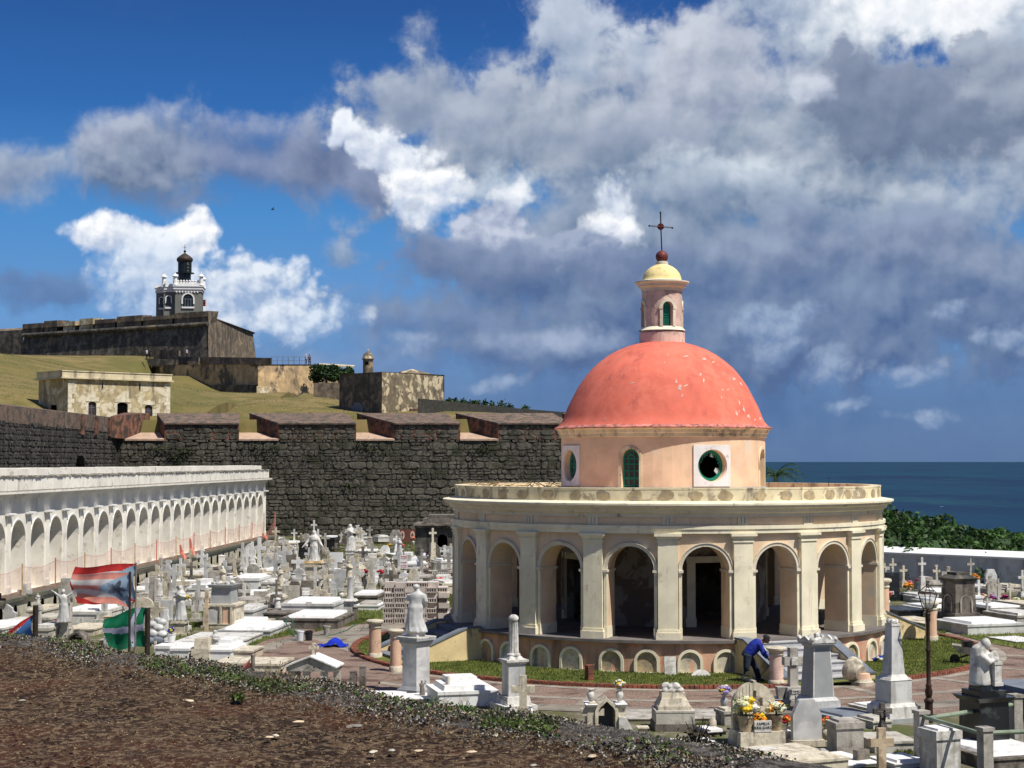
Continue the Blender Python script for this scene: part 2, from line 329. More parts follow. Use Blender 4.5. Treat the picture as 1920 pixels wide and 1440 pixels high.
surf('block_concrete', (.58, .51, .45), var=.12, scale=4, bump=.3, bscale=60)
surf('blue_tarp', (.01, .03, .42), rough=.5, var=.2, bump=.1)
surf('white_plastic', (.70, .72, .74), rough=.4, var=.08, bump=0)
surf('black_plastic', (.02, .02, .02), rough=.4, var=.2, bump=0)
surf('hose_green', (.03, .12, .07), rough=.4, var=.1, bump=0)
surf('skin', (.22, .11, .07), rough=.6, var=.1, bump=0)
surf('blue_shirt', (.012, .028, .27), rough=.8, var=.25, scale=6, bump=.3, bscale=12)
surf('jeans', (.018, .026, .045), rough=.9, var=.3, scale=6, bump=.3)
surf('white_cloth', (.52, .54, .66), rough=.9, var=.12, scale=5, bump=.2)
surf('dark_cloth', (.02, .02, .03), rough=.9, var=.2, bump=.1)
surf('cap_grey', (.35, .35, .36), rough=.8, bump=0)
surf('flag_red', (.62, .045, .04), rough=.8, var=.12, scale=8, bump=.1, trans=.45)
surf('flag_faded_red', (.82, .33, .26), rough=.8, var=.1, scale=8, bump=.1, trans=.45)
surf('flag_white', (.72, .70, .68), rough=.8, var=.1, scale=8, bump=.1, trans=.45)
surf('flag_pale_blue', (.34, .48, .60), rough=.8, var=.12, scale=6, bump=.1, trans=.45)
surf('flag_blue', (.06, .17, .42), rough=.8, var=.12, scale=6, bump=.1, trans=.4)
surf('flag_smudge', (.14, .18, .25), rough=.8, var=.5, scale=7, bump=.1, trans=.3)
surf('flag_green', (.004, .16, .075), rough=.7, var=.15, scale=6, bump=.1, trans=.3)
surf('flag_lilac', (.46, .46, .60), rough=.8, var=.08, scale=6, bump=.1, trans=.3)
surf('flag_navy', (.01, .015, .09), rough=.8, bump=0)
surf('orange_net', (.74, .34, .26), rough=.8, var=.2, scale=3, alpha=.2, bump=0)
surf('orange_strap', (.62, .20, .15), rough=.7, var=.2, bump=0)
surf('leaf_green', (.045, .11, .022), rough=.6, var=.5, scale=3, bump=0, trans=.3)
surf('weed_green', (.10, .145, .035), rough=.6, var=.6, scale=9, bump=0, trans=.3)
surf('dry_leaf', (.28, .22, .11), rough=.8, var=.5, scale=9, bump=0, trans=.2)
surf('palm_green', (.035, .075, .02), rough=.6, var=.5, scale=3, bump=0, trans=.2)
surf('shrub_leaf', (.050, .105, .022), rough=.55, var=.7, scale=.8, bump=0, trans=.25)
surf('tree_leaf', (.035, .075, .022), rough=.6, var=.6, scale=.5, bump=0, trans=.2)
surf('bark', (.09, .07, .05), var=.3, scale=4, bump=.6)
surf('grass_blade', (.135, .165, .035), rough=.7, var=.5, scale=2.5, bump=0, trans=.3)
for nm, c in dict(yellow=(.90, .62, .03), orange=(.90, .33, .03), red=(.55, .01, .03), pink=(.85, .25, .30), magenta=(.55, .03, .22), purple=(.42, .33, .62), white=(.86, .86, .74), creamy=(.86, .82, .50), blue=(.02, .06, .45), coral=(.90, .13, .08)).items():
    surf('bloom_' + nm, c, rough=.7, var=.25, scale=14, bump=0, trans=.25)
def simple_ground(name, cols, scales, bump=.5, bs=14, th=(.45, .6), fine=None):
    m = bpy.data.materials.new(name); m.use_nodes = True; m.node_tree.nodes.clear(); k = NT(m.node_tree)
    pos = k.n('ShaderNodeNewGeometry').outputs['Position']
    c = cols[0]
    for i in range(1, len(cols)):
        n1 = k.noise(k.vm('ADD', pos, (i * 37., 0, 0)), scales[i - 1], 8, .62).outputs[0]
        c = k.mix(k.step(n1, th[0], th[1]), c, cols[i])
    if fine:
        n3 = k.noise(pos, fine[1], 3, .7).outputs[0]
        c = k.mix(k.step(n3, fine[2], fine[2] + .08), c, fine[0])
    nb = k.noise(pos, bs, 6, .65).outputs[0]
    b = k.n('ShaderNodeBsdfPrincipled', {'Base Color': c, 'Roughness': .95, 'Specular IOR Level': .15, 'Normal': k.n('ShaderNodeBump', {'Strength': bump, 'Distance': .05, 'Height': nb}).outputs[0]})
    k.n('ShaderNodeOutputMaterial', {0: b}); MATS[name] = m
simple_ground('cemetery_soil', [(.13, .115, .075), (.075, .10, .025), (.20, .18, .135), (.10, .10, .045)], [.35, .8, 2.0], th=(.44, .58))
simple_ground('lawn_soil', [(.12, .145, .032), (.17, .17, .05), (.085, .115, .026)], [.6, 1.3])
simple_ground('hill_grass', [(.175, .140, .050), (.105, .104, .032), (.23, .17, .075), (.125, .112, .038)], [.05, .035, .3], bump=.6, bs=1.2, th=(.42, .62))
simple_ground('brown_crust', [(.058, .033, .019), (.020, .012, .008), (.13, .082, .048), (.036, .021, .013), (.080, .034, .019), (.20, .138, .084)], [1.6, 7.0, 16.0, 1.1, 28.0], bump=1.0, bs=26, th=(.49, .60), fine=((.34, .25, .165), 46.0, .64))
simple_ground('ash_soil', [(.085, .075, .068), (.035, .030, .026), (.19, .17, .15)], [6.0, 16.0], bump=1.0, bs=40)
# sea
m = bpy.data.materials.new('sea_water'); m.use_nodes = True; m.node_tree.nodes.clear(); k = NT(m.node_tree)
pos = k.n('ShaderNodeNewGeometry').outputs['Position']
pm = k.n('ShaderNodeMapping', {'Vector': pos, 'Scale': (1, .35, 1)}).outputs[0]
n1 = k.noise(pm, .06, 8, .65).outputs[0]; n2 = k.noise(pm, .004, 6, .6).outputs[0]; n3 = k.noise(pm, .012, 10, .72).outputs[0]
c = k.mix(k.step(n2, .35, .65), (.003, .022, .055), (.004, .040, .075))
c = k.mix(k.step(n3, .50, .66), c, (.008, .050, .075))
c = k.mix(k.step(n1, .69, .73), c, (.25, .33, .38))
b = k.n('ShaderNodeBsdfPrincipled', {'Base Color': c, 'Roughness': .55, 'IOR': 1.33, 'Specular IOR Level': .22, 'Normal': k.n('ShaderNodeBump', {'Strength': .8, 'Distance': 1.0, 'Height': n1}).outputs[0]})
k.n('ShaderNodeOutputMaterial', {0: b}); MATS['sea_water'] = m

# ------------------------------------------------------------------ mesh builder
class M:
    def __init__(s): s.v = []; s.f = []
    def add(s, vs, fs, mat=None):
        o = len(s.v)
        s.v += [tuple(mat @ Vector(p)) for p in vs] if mat else [tuple(p) for p in vs]
        s.f += [tuple(i + o for i in f) for f in fs]; return s
    def box(s, x0, y0, z0, x1, y1, z1, mat=None):
        vs = [(x0, y0, z0), (x1, y0, z0), (x1, y1, z0), (x0, y1, z0), (x0, y0, z1), (x1, y0, z1), (x1, y1, z1), (x0, y1, z1)]
        return s.add(vs, [(0, 3, 2, 1), (4, 5, 6, 7), (0, 1, 5, 4), (1, 2, 6, 5), (2, 3, 7, 6), (3, 0, 4, 7)], mat)
    def blk(s, cx, cy, z0, w, d, h, w2=None, d2=None, mat=None):
        w2 = w if w2 is None else w2; d2 = d if d2 is None else d2
        vs = [(cx + a * w / 2, cy + b * d / 2, z0) for a, b in ((-1, -1), (1, -1), (1, 1), (-1, 1))] + [(cx + a * w2 / 2, cy + b * d2 / 2, z0 + h) for a, b in ((-1, -1), (1, -1), (1, 1), (-1, 1))]
        return s.add(vs, [(0, 3, 2, 1), (4, 5, 6, 7), (0, 1, 5, 4), (1, 2, 6, 5), (2, 3, 7, 6), (3, 0, 4, 7)], mat)
    def prism(s, poly, z0, z1, mat=None):
        n = len(poly)
        vs = [(x, y, z0) for x, y in poly] + [(x, y, z1) for x, y in poly]
        return s.add(vs, [tuple(reversed(range(n))), tuple(range(n, 2 * n))] + [(i, (i + 1) % n, n + (i + 1) % n, n + i) for i in range(n)], mat)
    def plate(s, poly, y0, y1, mat=None):      # outline in x,z given thickness in y
        n = len(poly)
        vs = [(x, y0, z) for x, z in poly] + [(x, y1, z) for x, z in poly]
        return s.add(vs, [tuple(range(n)), tuple(reversed(range(n, 2 * n)))] + [(i, n + i, n + (i + 1) % n, (i + 1) % n) for i in range(n)], mat)
    def lathe(s, prof, seg=24, c=(0, 0, 0), a0=0.0, a1=2 * pi, cap=True, mat=None):
        full = abs(a1 - a0 - 2 * pi) < 1e-6; n = seg if full else seg + 1
        vs = []
        for r, z in prof:
            for i in range(n):
                a = a0 + (a1 - a0) * i / seg; vs.append((c[0] + r * sin(a), c[1] - r * cos(a), c[2] + z))
        fs = []
        for j in range(len(prof) - 1):
            for i in range(seg):
                i2 = (i + 1) % n; fs.append((j * n + i, j * n + i2, (j + 1) * n + i2, (j + 1) * n + i))
        if cap and full:
            fs.append(tuple(reversed(range(n)))); fs.append(tuple(range((len(prof) - 1) * n, len(prof) * n)))
        return s.add(vs, fs, mat)
    def tube(s, pts, r, seg=6, cap=True):
        pts = [Vector(p) for p in pts]; rs = r if isinstance(r, (list, tuple)) else [r] * len(pts)
        vs = []; up = Vector((0, 0, 1))
        for i, p in enumerate(pts):
            t = (pts[min(i + 1, len(pts) - 1)] - pts[max(i - 1, 0)]).normalized()
            a = t.cross(up if abs(t.z) < .95 else Vector((1, 0, 0))).normalized(); b = t.cross(a)
            for k_ in range(seg):
                an = 2 * pi * k_ / seg; vs.append(p + (a * cos(an) + b * sin(an)) * rs[i])
        fs = [(j * seg + i, j * seg + (i + 1) % seg, (j + 1) * seg + (i + 1) % seg, (j + 1) * seg + i) for j in range(len(pts) - 1) for i in range(seg)]
        if cap: fs += [tuple(reversed(range(seg))), tuple(range((len(pts) - 1) * seg, len(pts) * seg))]
        return s.add(vs, fs)
    def ball(s, c, r, seg=10, rings=6, sc=(1, 1, 1), jit=0.0):
        vs = [(c[0], c[1], c[2] - r * sc[2])]
        for j in range(1, rings):
            ph = pi * j / rings
            for i in range(seg):
                a = 2 * pi * i / seg; q_ = 1 + (random.random() - .5) * jit
                vs.append((c[0] + r * q_ * sin(ph) * cos(a) * sc[0], c[1] + r * q_ * sin(ph) * sin(a) * sc[1], c[2] - r * q_ * cos(ph) * sc[2]))
        vs.append((c[0], c[1], c[2] + r * sc[2])); fs = []
        for i in range(seg):
            fs.append((0, 1 + (i + 1) % seg, 1 + i)); e = 1 + (rings - 2) * seg
            fs.append((len(vs) - 1, e + i, e + (i + 1) % seg))
        for j in range(rings - 2):
            for i in range(seg):
                o = 1 + j * seg; fs.append((o + i, o + (i + 1) % seg, o + seg + (i + 1) % seg, o + seg + i))
        return s.add(vs, fs)
    def mesh(s, name, mat, smooth=None):
        me = bpy.data.meshes.new(name); me.from_pydata([tuple(v) for v in s.v], [], s.f)
        me.materials.append(MATS[mat] if isinstance(mat, str) else mat)
        if smooth:
            me.shade_smooth(); me.set_sharp_from_angle(angle=R(smooth if smooth is not True else 40))
        me.update(); return me
    def build(s, name, mat, parent=None, loc=None, rz=0.0, smooth=None):
        o = bpy.data.objects.new(name, s.mesh(name, mat, smooth)); COL.objects.link(o)
        if parent: o.parent = parent
        if loc is not None: o.location = loc
        o.rotation_euler.z = rz
        return o
THINGS = []
def thing(name, label, cat, loc=(0, 0, 0), rz=0.0, group=None):
    o = bpy.data.objects.new(name, None); COL.objects.link(o); o.empty_display_size = .2
    o.location = loc; o.rotation_euler.z = rz
    tag(o, label, cat, group); return o
def tag(o, label, cat, group=None):
    o['label'] = label; o['category'] = cat
    if group: o['group'] = group
    THINGS.append(o)
def setting(o, kind='structure'):
    o['kind'] = kind; return o
def copy_tree(o, parent=None):
    c = o.copy(); COL.objects.link(c)
    if parent: c.parent = parent
    for ch in o.children: copy_tree(ch, c)
    return c
def opening(c, half, lo, up): return (c, half, lo, up)
def arch_op(c, half, z0, spring): return (c, half, lambda s: z0, lambda s: spring + sqrt(max(0, half * half - (s - c) ** 2)))
def round_op(c, r, zc): return (c, r, lambda s: zc - sqrt(max(0, r * r - (s - c) ** 2)), lambda s: zc + sqrt(max(0, r * r - (s - c) ** 2)))
def holed_wall(m, s0, s1, z0, z1, ops, mp, ds=.3, n=12, thick=True, top=True):
    ss = {round(s0, 5), round(s1, 5)}
    k_ = max(1, int((s1 - s0) / ds))
    for i in range(k_ + 1): ss.add(round(s0 + (s1 - s0) * i / k_, 5))
    for (c, h, lo, up) in ops:
        ss = {x for x in ss if not (c - h < x < c + h)}
        for i in range(n + 1): ss.add(round(c - h * cos(pi * i / n), 5))
    ss = sorted(ss); V = m.v; Fc = m.f
    def v(s_, z, d): V.append(tuple(mp(s_, z, d))); return len(V) - 1
    def quad(a, b, za0, za1, zb0, zb1, d): Fc.append((v(a, za0, d), v(b, zb0, d), v(b, zb1, d), v(a, za1, d)))
    for a, b in zip(ss, ss[1:]):
        if b - a < 1e-4: continue
        mid = (a + b) / 2; op = next((o for o in ops if o[0] - o[1] < mid < o[0] + o[1]), None)
        for d in ((0, 1) if thick else (0,)):
            if op is None: quad(a, b, z0, z1, z0, z1, d)
            else:
                lo, up = op[2], op[3]
                if min(lo(a), lo(b)) > z0 + 1e-4: quad(a, b, z0, lo(a), z0, lo(b), d)
                elif max(lo(a), lo(b)) > z0 + 1e-4: quad(a, b, z0, max(z0, lo(a)), z0, max(z0, lo(b)), d)
                quad(a, b, up(a), z1, up(b), z1, d)
        if op is not None:
            lo, up = op[2], op[3]
            Fc.append((v(a, up(a), 0), v(b, up(b), 0), v(b, up(b), 1), v(a, up(a), 1)))
            Fc.append((v(a, lo(a), 0), v(b, lo(b), 0), v(b, lo(b), 1), v(a, lo(a), 1)))
        if top: Fc.append((v(a, z1, 0), v(b, z1, 0), v(b, z1, 1), v(a, z1, 1)))
    for (c, h, lo, up) in ops:
        for e in (c - h + 1e-4, c + h - 1e-4):
            if up(e) - lo(e) > .03: Fc.append((v(e, lo(e), 0), v(e, up(e), 0), v(e, up(e), 1), v(e, lo(e), 1)))
    for e in (s0, s1): Fc.append((v(e, z0, 0), v(e, z1, 0), v(e, z1, 1), v(e, z0, 1)))
def band(m, c, r0, r1, zs, mp, d0, d1, a0=0.0, a1=pi, n=14, legs=0.0):
    """arched moulding between radii r0..r1, proud from d1 (wall) to d0"""
    pts = []
    if legs: pts.append((c + r0, zs - legs, c + r1, zs - legs))
    for i in range(n + 1):
        a = a0 + (a1 - a0) * i / n; pts.append((c + r0 * cos(a), zs + r0 * sin(a), c + r1 * cos(a), zs + r1 * sin(a)))
    if legs: pts.append((c - r0, zs - legs, c - r1, zs - legs))
    vs = []
    for a, b, c_, d in pts:
        vs += [mp(a, b, d0), mp(c_, d, d0), mp(c_, d, d1), mp(a, b, d1)]
    fs = []
    for i in range(len(pts) - 1):
        o = i * 4; p = o + 4
        for j in range(4): fs.append((o + j, o + (j + 1) % 4, p + (j + 1) % 4, p + j))
    e = (len(pts) - 1) * 4
    fs += [(0, 1, 2, 3), (e, e + 1, e + 2, e + 3)]
    m.add(vs, fs)
def mbox(m, s0, s1, z0, z1, d0, d1, mp, n=1):
    vs = []
    for i in range(n + 1):
        s_ = s0 + (s1 - s0) * i / n; vs += [mp(s_, z0, d0), mp(s_, z1, d0), mp(s_, z1, d1), mp(s_, z0, d1)]
    fs = [(0, 1, 2, 3), (4 * n, 4 * n + 1, 4 * n + 2, 4 * n + 3)]
    for i in range(n):
        o = 4 * i; fs += [(o + j, o + (j + 1) % 4, o + 4 + (j + 1) % 4, o + 4 + j) for j in range(4)]
    m.add(vs, fs)
# ================================================================== GROUND, HILL, SEA
CX, CY = 5.17, 55.9                     # chapel centre
def tps(pts):
    P = np.array([(p[0], p[1]) for p in pts]); z = np.array([p[2] for p in pts]); n = len(P)
    d = np.linalg.norm(P[:, None] - P[None], axis=2); K = np.where(d > 0, d * d * np.log(d + 1e-9), 0) + np.eye(n) * 30
    A = np.zeros((n + 3, n + 3)); A[:n, :n] = K; A[:n, n] = 1; A[:n, n + 1:] = P; A[n, :n] = 1; A[n + 1:, :n] = P.T
    wts = np.linalg.solve(A, np.concatenate([z, [0, 0, 0]]))
    def f(x, y):
        r = np.hypot(P[:, 0] - x, P[:, 1] - y); k_ = np.where(r > 0, r * r * np.log(r + 1e-9), 0)
        return float(k_ @ wts[:n] + wts[n] + wts[n + 1] * x + wts[n + 2] * y)
    return f
hp = []
for (px, py, Y) in ((0, 668, 290), (130, 667, 290), (270, 668, 288), (0, 745, 172), (-120, 730, 172), (100, 790, 170), (300, 799, 172), (200, 795, 168), (325, 735, 258), (480, 748, 255), (560, 742, 262), (600, 735, 250),
                    (618, 742, 200), (400, 768, 205), (520, 778, 178), (640, 771, 180), (716, 776, 176), (830, 772, 182), (240, 705, 245), (120, 690, 240), (900, 778, 186), (-120, 668, 290), (200, 740, 200), (420, 760, 225), (620, 700, 300), (540, 760, 215)):
    p = at(px, py, Y); hp.append((p.x, p.y, p.z))
for x in (-75, -45, -25, -10, 6): hp.append((x, 134, 9.5))
hp += [(-30, 330, 25), (-80, 340, 26), (-75, 240, 22), (-60, 310, 25.5), (-75, 150, 10.5), (-45, 152, 9.4), (-20, 155, 9.7), (0, 160, 9.6), (8, 190, 9.5), (-8, 245, 4), (-18, 262, 10), (-10, 300, -6), (-35, 300, 21), (-4, 215, 4), (-2, 190, 8)]
hillf = tps(hp)
def ss(a, b, x): t = min(1, max(0, (x - a) / (b - a))); return t * t * (3 - 2 * t)
WA, WB = (19.3, 87.5), (25.3, 82.0)     # two points on the white boundary wall
wd = Vector((WB[0] - WA[0], WB[1] - WA[1])).normalized(); wn = Vector((-wd.y, wd.x))
if wn.y < 0: wn = -wn
def H(x, y):
    z = .42 * ss(112, 124, y)
    hz = 0
    if y > 128.6 or x < -31.5:
        yy = max(y, 134)
        hz = hillf(max(-95, x), min(yy, 345))
        if y > 262 and x > -62: hz = min(hz, 20.3)
        hz = max(hz, 9.0 if x < 5 else -30)
        z = z + (hz - z) * (ss(128.6, 131.2, y) if x > -31.5 else ss(-31.5, -33.5, x))
    # sea side
    d = (x - WA[0]) * wn.x + (y - WA[1]) * wn.y
    dd = max(d - 1.2, 0) if x > (WA[0] if y < 87.5 else float(np.interp(y, [87.5, 100, 127.5, 200], [19.3, 14, 9.5, 9.5]))) + .6 or y < 87.5 else 0
    if dd > 0: z = z - 24 * ss(9, 60, dd) + 1.6 * ss(0, 7, dd) * (1 - ss(9, 22, dd))
    if y > 128 and x > 8: z = min(z, 9.5 - (x - 8) * .8)
    if y > 345: z = z - 50 * ss(345, 420, y)
    if y > 185: z -= 40 * ss(-9, 12, x - (183 - y) * .0 - max(-14, (205 - y) * .30))
    return max(z, -24)
xs = sorted(set([-120, -100, -90] + list(np.arange(-80, 40.1, 1.25)) + [-31.5, -33.5, 45, 50, 60, 70, 90, 120]))
ys = sorted(set([-10, 0, 5] + list(np.arange(10, 128, 2.5)) + [128.6, 129.3, 130, 130.6, 131.2] + list(np.arange(133, 345, 3.5)) + [350, 360, 375, 390, 405, 420, 440]))
g_ = M(); nx = len(xs)
g_.v = [(x, y, H(x, y)) for y in ys for x in xs]
def low(i): return g_.v[i][2]
g_.f = [(j * nx + i, j * nx + i + 1, (j + 1) * nx + i + 1, (j + 1) * nx + i) for j in range(len(ys) - 1) for i in range(nx - 1)]
fa = [f for f in g_.f if ys[f[0] // nx] < 128]; fb_ = [f for f in g_.f if ys[f[0] // nx] >= 128]
gm = M(); gm.v = g_.v; gm.f = fa; setting(gm.build('ground', 'cemetery_soil', smooth=60))
gm = M(); gm.v = g_.v; gm.f = fb_; setting(gm.build('hill', 'hill_grass', smooth=60))
mm = M(); rr_ = [0, 60, 150, 400, 1000, 3000, 9000, 25000, 70000]
mm.v = [(0, 0, -19)] + [(r * sin(2 * pi * i / 96), r * cos(2 * pi * i / 96), -19) for r in rr_[1:] for i in range(96)]
mm.f = [(0, 1 + i, 1 + (i + 1) % 96) for i in range(96)] + [(1 + (j) * 96 + i, 1 + (j) * 96 + (i + 1) % 96, 1 + (j + 1) * 96 + (i + 1) % 96, 1 + (j + 1) * 96 + i) for j in range(len(rr_) - 2) for i in range(96)]
setting(mm.build('sea', 'sea_water'))
# ---------------------------------------------------------------- paved ring, lawn ring
AX0 = -R(5.28)                          # direction from the chapel to the camera, azimuth from -Y
def ring(name, mat, r0, r1, z, a0=-180, a1=180, seg=120):
    m_ = M(); vs = []
    for i in range(seg + 1):
        a = R(a0 + (a1 - a0) * i / seg) + AX0
        for r in (r0, r1): vs.append((CX + r * sin(a), CY - r * cos(a), z))
    m_.add(vs, [(2 * i, 2 * i + 1, 2 * i + 3, 2 * i + 2) for i in range(seg)]); return setting(m_.build(name, mat))
ring('plaza', 'gravel_paving', 10.5, 14.0, .012)
ring('plaza_rim', 'path_concrete', 14.0, 15.0, .016)
ring('lawn', 'lawn_soil', 7.2, 10.35, .05)
ring('concrete_band', 'concrete_strip', 10.62, 10.95, .018)
ring('concrete_band', 'concrete_strip', 12.6, 12.95, .018)
for a in range(-171, 185, 18):
    if 18 < a < 36 or True:
        m_ = M(); m_.box(-.16, -13.98, .012, .16, -10.96, .022)
        o = setting(m_.build('concrete_band', 'concrete_strip', loc=(CX, CY, 0), rz=R(a) + AX0))
def sheet(name, mat, pts, z, kind='structure'):
    m_ = M(); m_.add([(p[0], p[1], z) for p in pts], [tuple(range(len(pts)))]); return setting(m_.build(name, mat), kind)
def gp(*l): return [tuple(gnd(a, b).xy) for a, b in l]
sheet('path', 'path_concrete', gp((590, 1205), (700, 1225), (790, 1215), (850, 1160), (905, 1145), (870, 1130), (830, 1145), (700, 1172), (610, 1182), (500, 1208), (480, 1225)), .020)
sheet('path', 'gravel_paving', gp((505, 1232), (530, 1208), (590, 1200), (700, 1240), (740, 1262), (700, 1290), (560, 1275)), .024)
sheet('path', 'path_concrete', gp((1840, 1180), (1920, 1195), (2080, 1215), (2080, 1330), (1880, 1330), (1790, 1260)), .009)
sheet('path', 'gravel_paving', gp((1650, 1300), (1800, 1215), (1860, 1190), (2080, 1232), (2080, 1345), (1700, 1340)), .0105)
for l in (((1035, 1068), (1100, 1062), (1060, 1080)),): pass
GRASS = [gp((1640, 1170), (1720, 1150), (1790, 1180), (1770, 1190), (1700, 1182)), gp((1800, 1192), (1960, 1172), (2000, 1200), (1940, 1222), (1860, 1208)),
         gp((455, 1222), (500, 1200), (560, 1190), (545, 1180), (470, 1196), (440, 1215)), gp((640, 1120), (712, 1128), (720, 1168), (650, 1160)), gp((590, 1185), (690, 1168), (705, 1158), (600, 1170)),
         gp((350, 1178), (400, 1168), (385, 1150), (362, 1150)), gp((825, 1140), (850, 1140), (850, 1110), (826, 1110)), gp((440, 1052), (472, 1042), (470, 1056), (440, 1064)),
         gp((720, 1050), (790, 1062), (790, 1030), (700, 1020), (640, 1008), (710, 1040)), gp((502, 1012), (800, 1010), (800, 1000), (502, 1000)), gp((1240, 1368), (1340, 1372), (1330, 1362), (1250, 1360)), gp((165, 1235), (200, 1225), (196, 1205), (170, 1222)),
         gp((1620, 1402), (1720, 1420), (1720, 1405), (1640, 1395))]
for i, gpts in enumerate(GRASS):
    zz = .03 if max(p[1] for p in gpts) < 112 else .06 + .42 * ss(112, 124, min(p[1] for p in gpts))
    if max(p[1] for p in gpts) < 112: sheet('lawn', 'lawn_soil', gpts, .03)
# ---------------------------------------------------------------- brick edging round the lawn
bm_ = M().blk(0, 0, 0, .115, .22, .12, .105, .20).mesh('brick', 'brick')
edging = thing('brick_edging', 'low curved edging of red bricks between chapel lawn and gravel plaza', 'edging', (CX, CY, 0), AX0)
N = 292
for i in range(N):
    a = R(-92 + 205 * i / (N - 1))
    if abs(math.degrees(a) - 27.5) < 8.6: continue
    o = bpy.data.objects.new('brick', bm_); COL.objects.link(o); o.parent = edging
    o.location = (10.42 * sin(a), -10.42 * cos(a), -.01 + random.uniform(-.012, .008)); o.rotation_euler.z = a + random.uniform(-.04, .04)
mr = M()
for i in range(220):
    a = R(113.5 + 153 * i / 219)
    if abs(math.degrees(a) - 207.5) < 8.6: continue
    mt = Matrix.Rotation(a, 4, 'Z') @ Matrix.Translation((0, -10.42, 0)); mr.blk(0, 0, -.01, .115, .22, .12, mat=mt)
setting(mr.build('rear_bricks', 'brick', edging), 'stuff')

surf('pale_flake', (.62, .40, .33), var=.2, scale=6, bump=.2)
# ================================================================== THE DOMED CHAPEL
chapel = thing('domed_chapel', 'round colonnaded chapel with coral dome and yellow capped lantern', 'chapel', (CX, CY, 0), AX0)
ZF = .97
def cyl(Rr, th=0.0, prof=None):
    def f(s_, z, d): a = s_ / Rr; r = Rr - d * th; return (r * sin(a), -r * cos(a), z)
    return f
RW = 7.06
m_ = M(); m_.lathe([(7.34, 0), (7.34, .90), (7.40, .905), (7.40, .97), (0.01, .97)], 120, cap=False); pod = m_.build('podium', 'podium_paint', chapel, smooth=30)
m_ = M(); m_.lathe([(7.47, .90), (7.47, .985), (3.0, .985)], 120, cap=False); m_.build('floor', 'stone_floor', chapel, smooth=30)
# podium niches
mp = cyl(7.34, .30); doors = [27.5, 117.5, 207.5, -62.5]
for k_ in range(20):
    for e in (-4.1, 4.1):
        a = 9.5 + 18 * k_ + e
        if any(abs((a - d + 180) % 360 - 180) < 12 for d in doors): continue
        s_ = R(a) * 7.34
        m_ = M(); band(m_, s_, .29, .37, .36, cyl(7.34, 1.0), -.07, .02, legs=.30, n=12); mbox(m_, s_ - .37, s_ + .37, 0, .06, -.072, .02, cyl(7.34, 1.0), 4)
        fr = m_.build('niche_frame', 'cream_paint', chapel)
        m_ = M(); pts = [(-.29, .06)] + [(-.29 * cos(pi * i / 12), .36 + .29 * sin(pi * i / 12)) for i in range(13)] + [(.29, .06)]
        mpp = cyl(7.34, 1.0); vs = [mpp(s_ + x, z, -.004) for x, z in pts]
        m_.add(vs, [tuple(range(len(vs)))]); m_.build('niche_panel', 'veined_marble' if k_ in (17, 3) and e > 0 else ('grey_slate' if k_ in (16,) else 'ochre_patch' if k_ % 3 else 'cream_stone'), fr)
# arcade wall with twenty arches
C_ = 2 * pi * RW; mp = cyl(RW, .78)
ops = [arch_op(R(9.5 + 18 * k_) * RW, .70, ZF, 3.00) for k_ in range(20)]
m_ = M(); holed_wall(m_, 0, C_, ZF, 4.12, ops, mp, ds=.5, n=14, top=False); m_.build('arcade_wall', 'peach_paint', chapel, smooth=25)
mpz = cyl(RW, 1.0)
for k_ in range(20):
    a = .5 + 18 * k_; s_ = R(a) * RW
    m_ = M(); mbox(m_, s_ - .29, s_ + .29, ZF + .30, 3.82, -.13, .02, mpz, 2); pl = m_.build('pilaster', 'cream_paint', chapel)
    m_ = M()
    for z0, z1, g0 in ((3.82, 3.88, .03), (3.88, 3.93, .01), (3.93, 4.0, .05), (4.0, 4.075, .10)): mbox(m_, s_ - .29 - g0, s_ + .29 + g0, z0, z1, -.13 - g0, .02, mpz, 2)
    m_.build('capital', 'cream_paint', pl)
    m_ = M(); mbox(m_, s_ - .35, s_ + .35, ZF + .016, ZF + .22, -.20, .02, mpz, 2); mbox(m_, s_ - .32, s_ + .32, ZF + .22, ZF + .30, -.16, .02, mpz, 2); m_.build('base', 'cream_paint', pl)
    s_ = R(9.5 + 18 * k_) * RW
    m_ = M(); band(m_, s_, .70, .79, 3.0, mpz, -.06, .01, n=16); band(m_, s_, .79, .81, 3.0, mpz, -.085, .01, n=16); m_.build('archivolt', 'pale_trim', chapel)
    for e in (-1, 1):                                   # little half columns and imposts carrying the arch
        m_ = M()
        for z0, z1, g0 in ((2.88, 2.93, .0), (2.93, 3.0, .035)):
            a_ = sorted((s_ + e * .70 - e * .0 - g0 * e, s_ + e * .80)); mbox(m_, a_[0], a_[1], z0, z1, -.07 - g0, .80 + g0, mpz, 1)
        im = m_.build('impost', 'pale_trim', chapel)
        m_ = M(); a_ = sorted((s_ + e * .705, s_ + e * .79)); mbox(m_, a_[0], a_[1], ZF + .34, 2.88, -.05, .01, mpz, 1); mbox(m_, a_[0] - (.012 if e > 0 else 0), a_[1] + (.012 if e < 0 else 0), ZF + .016, ZF + .34, -.06, .81, mpz, 1); m_.build('shaft', 'cream_paint', im)
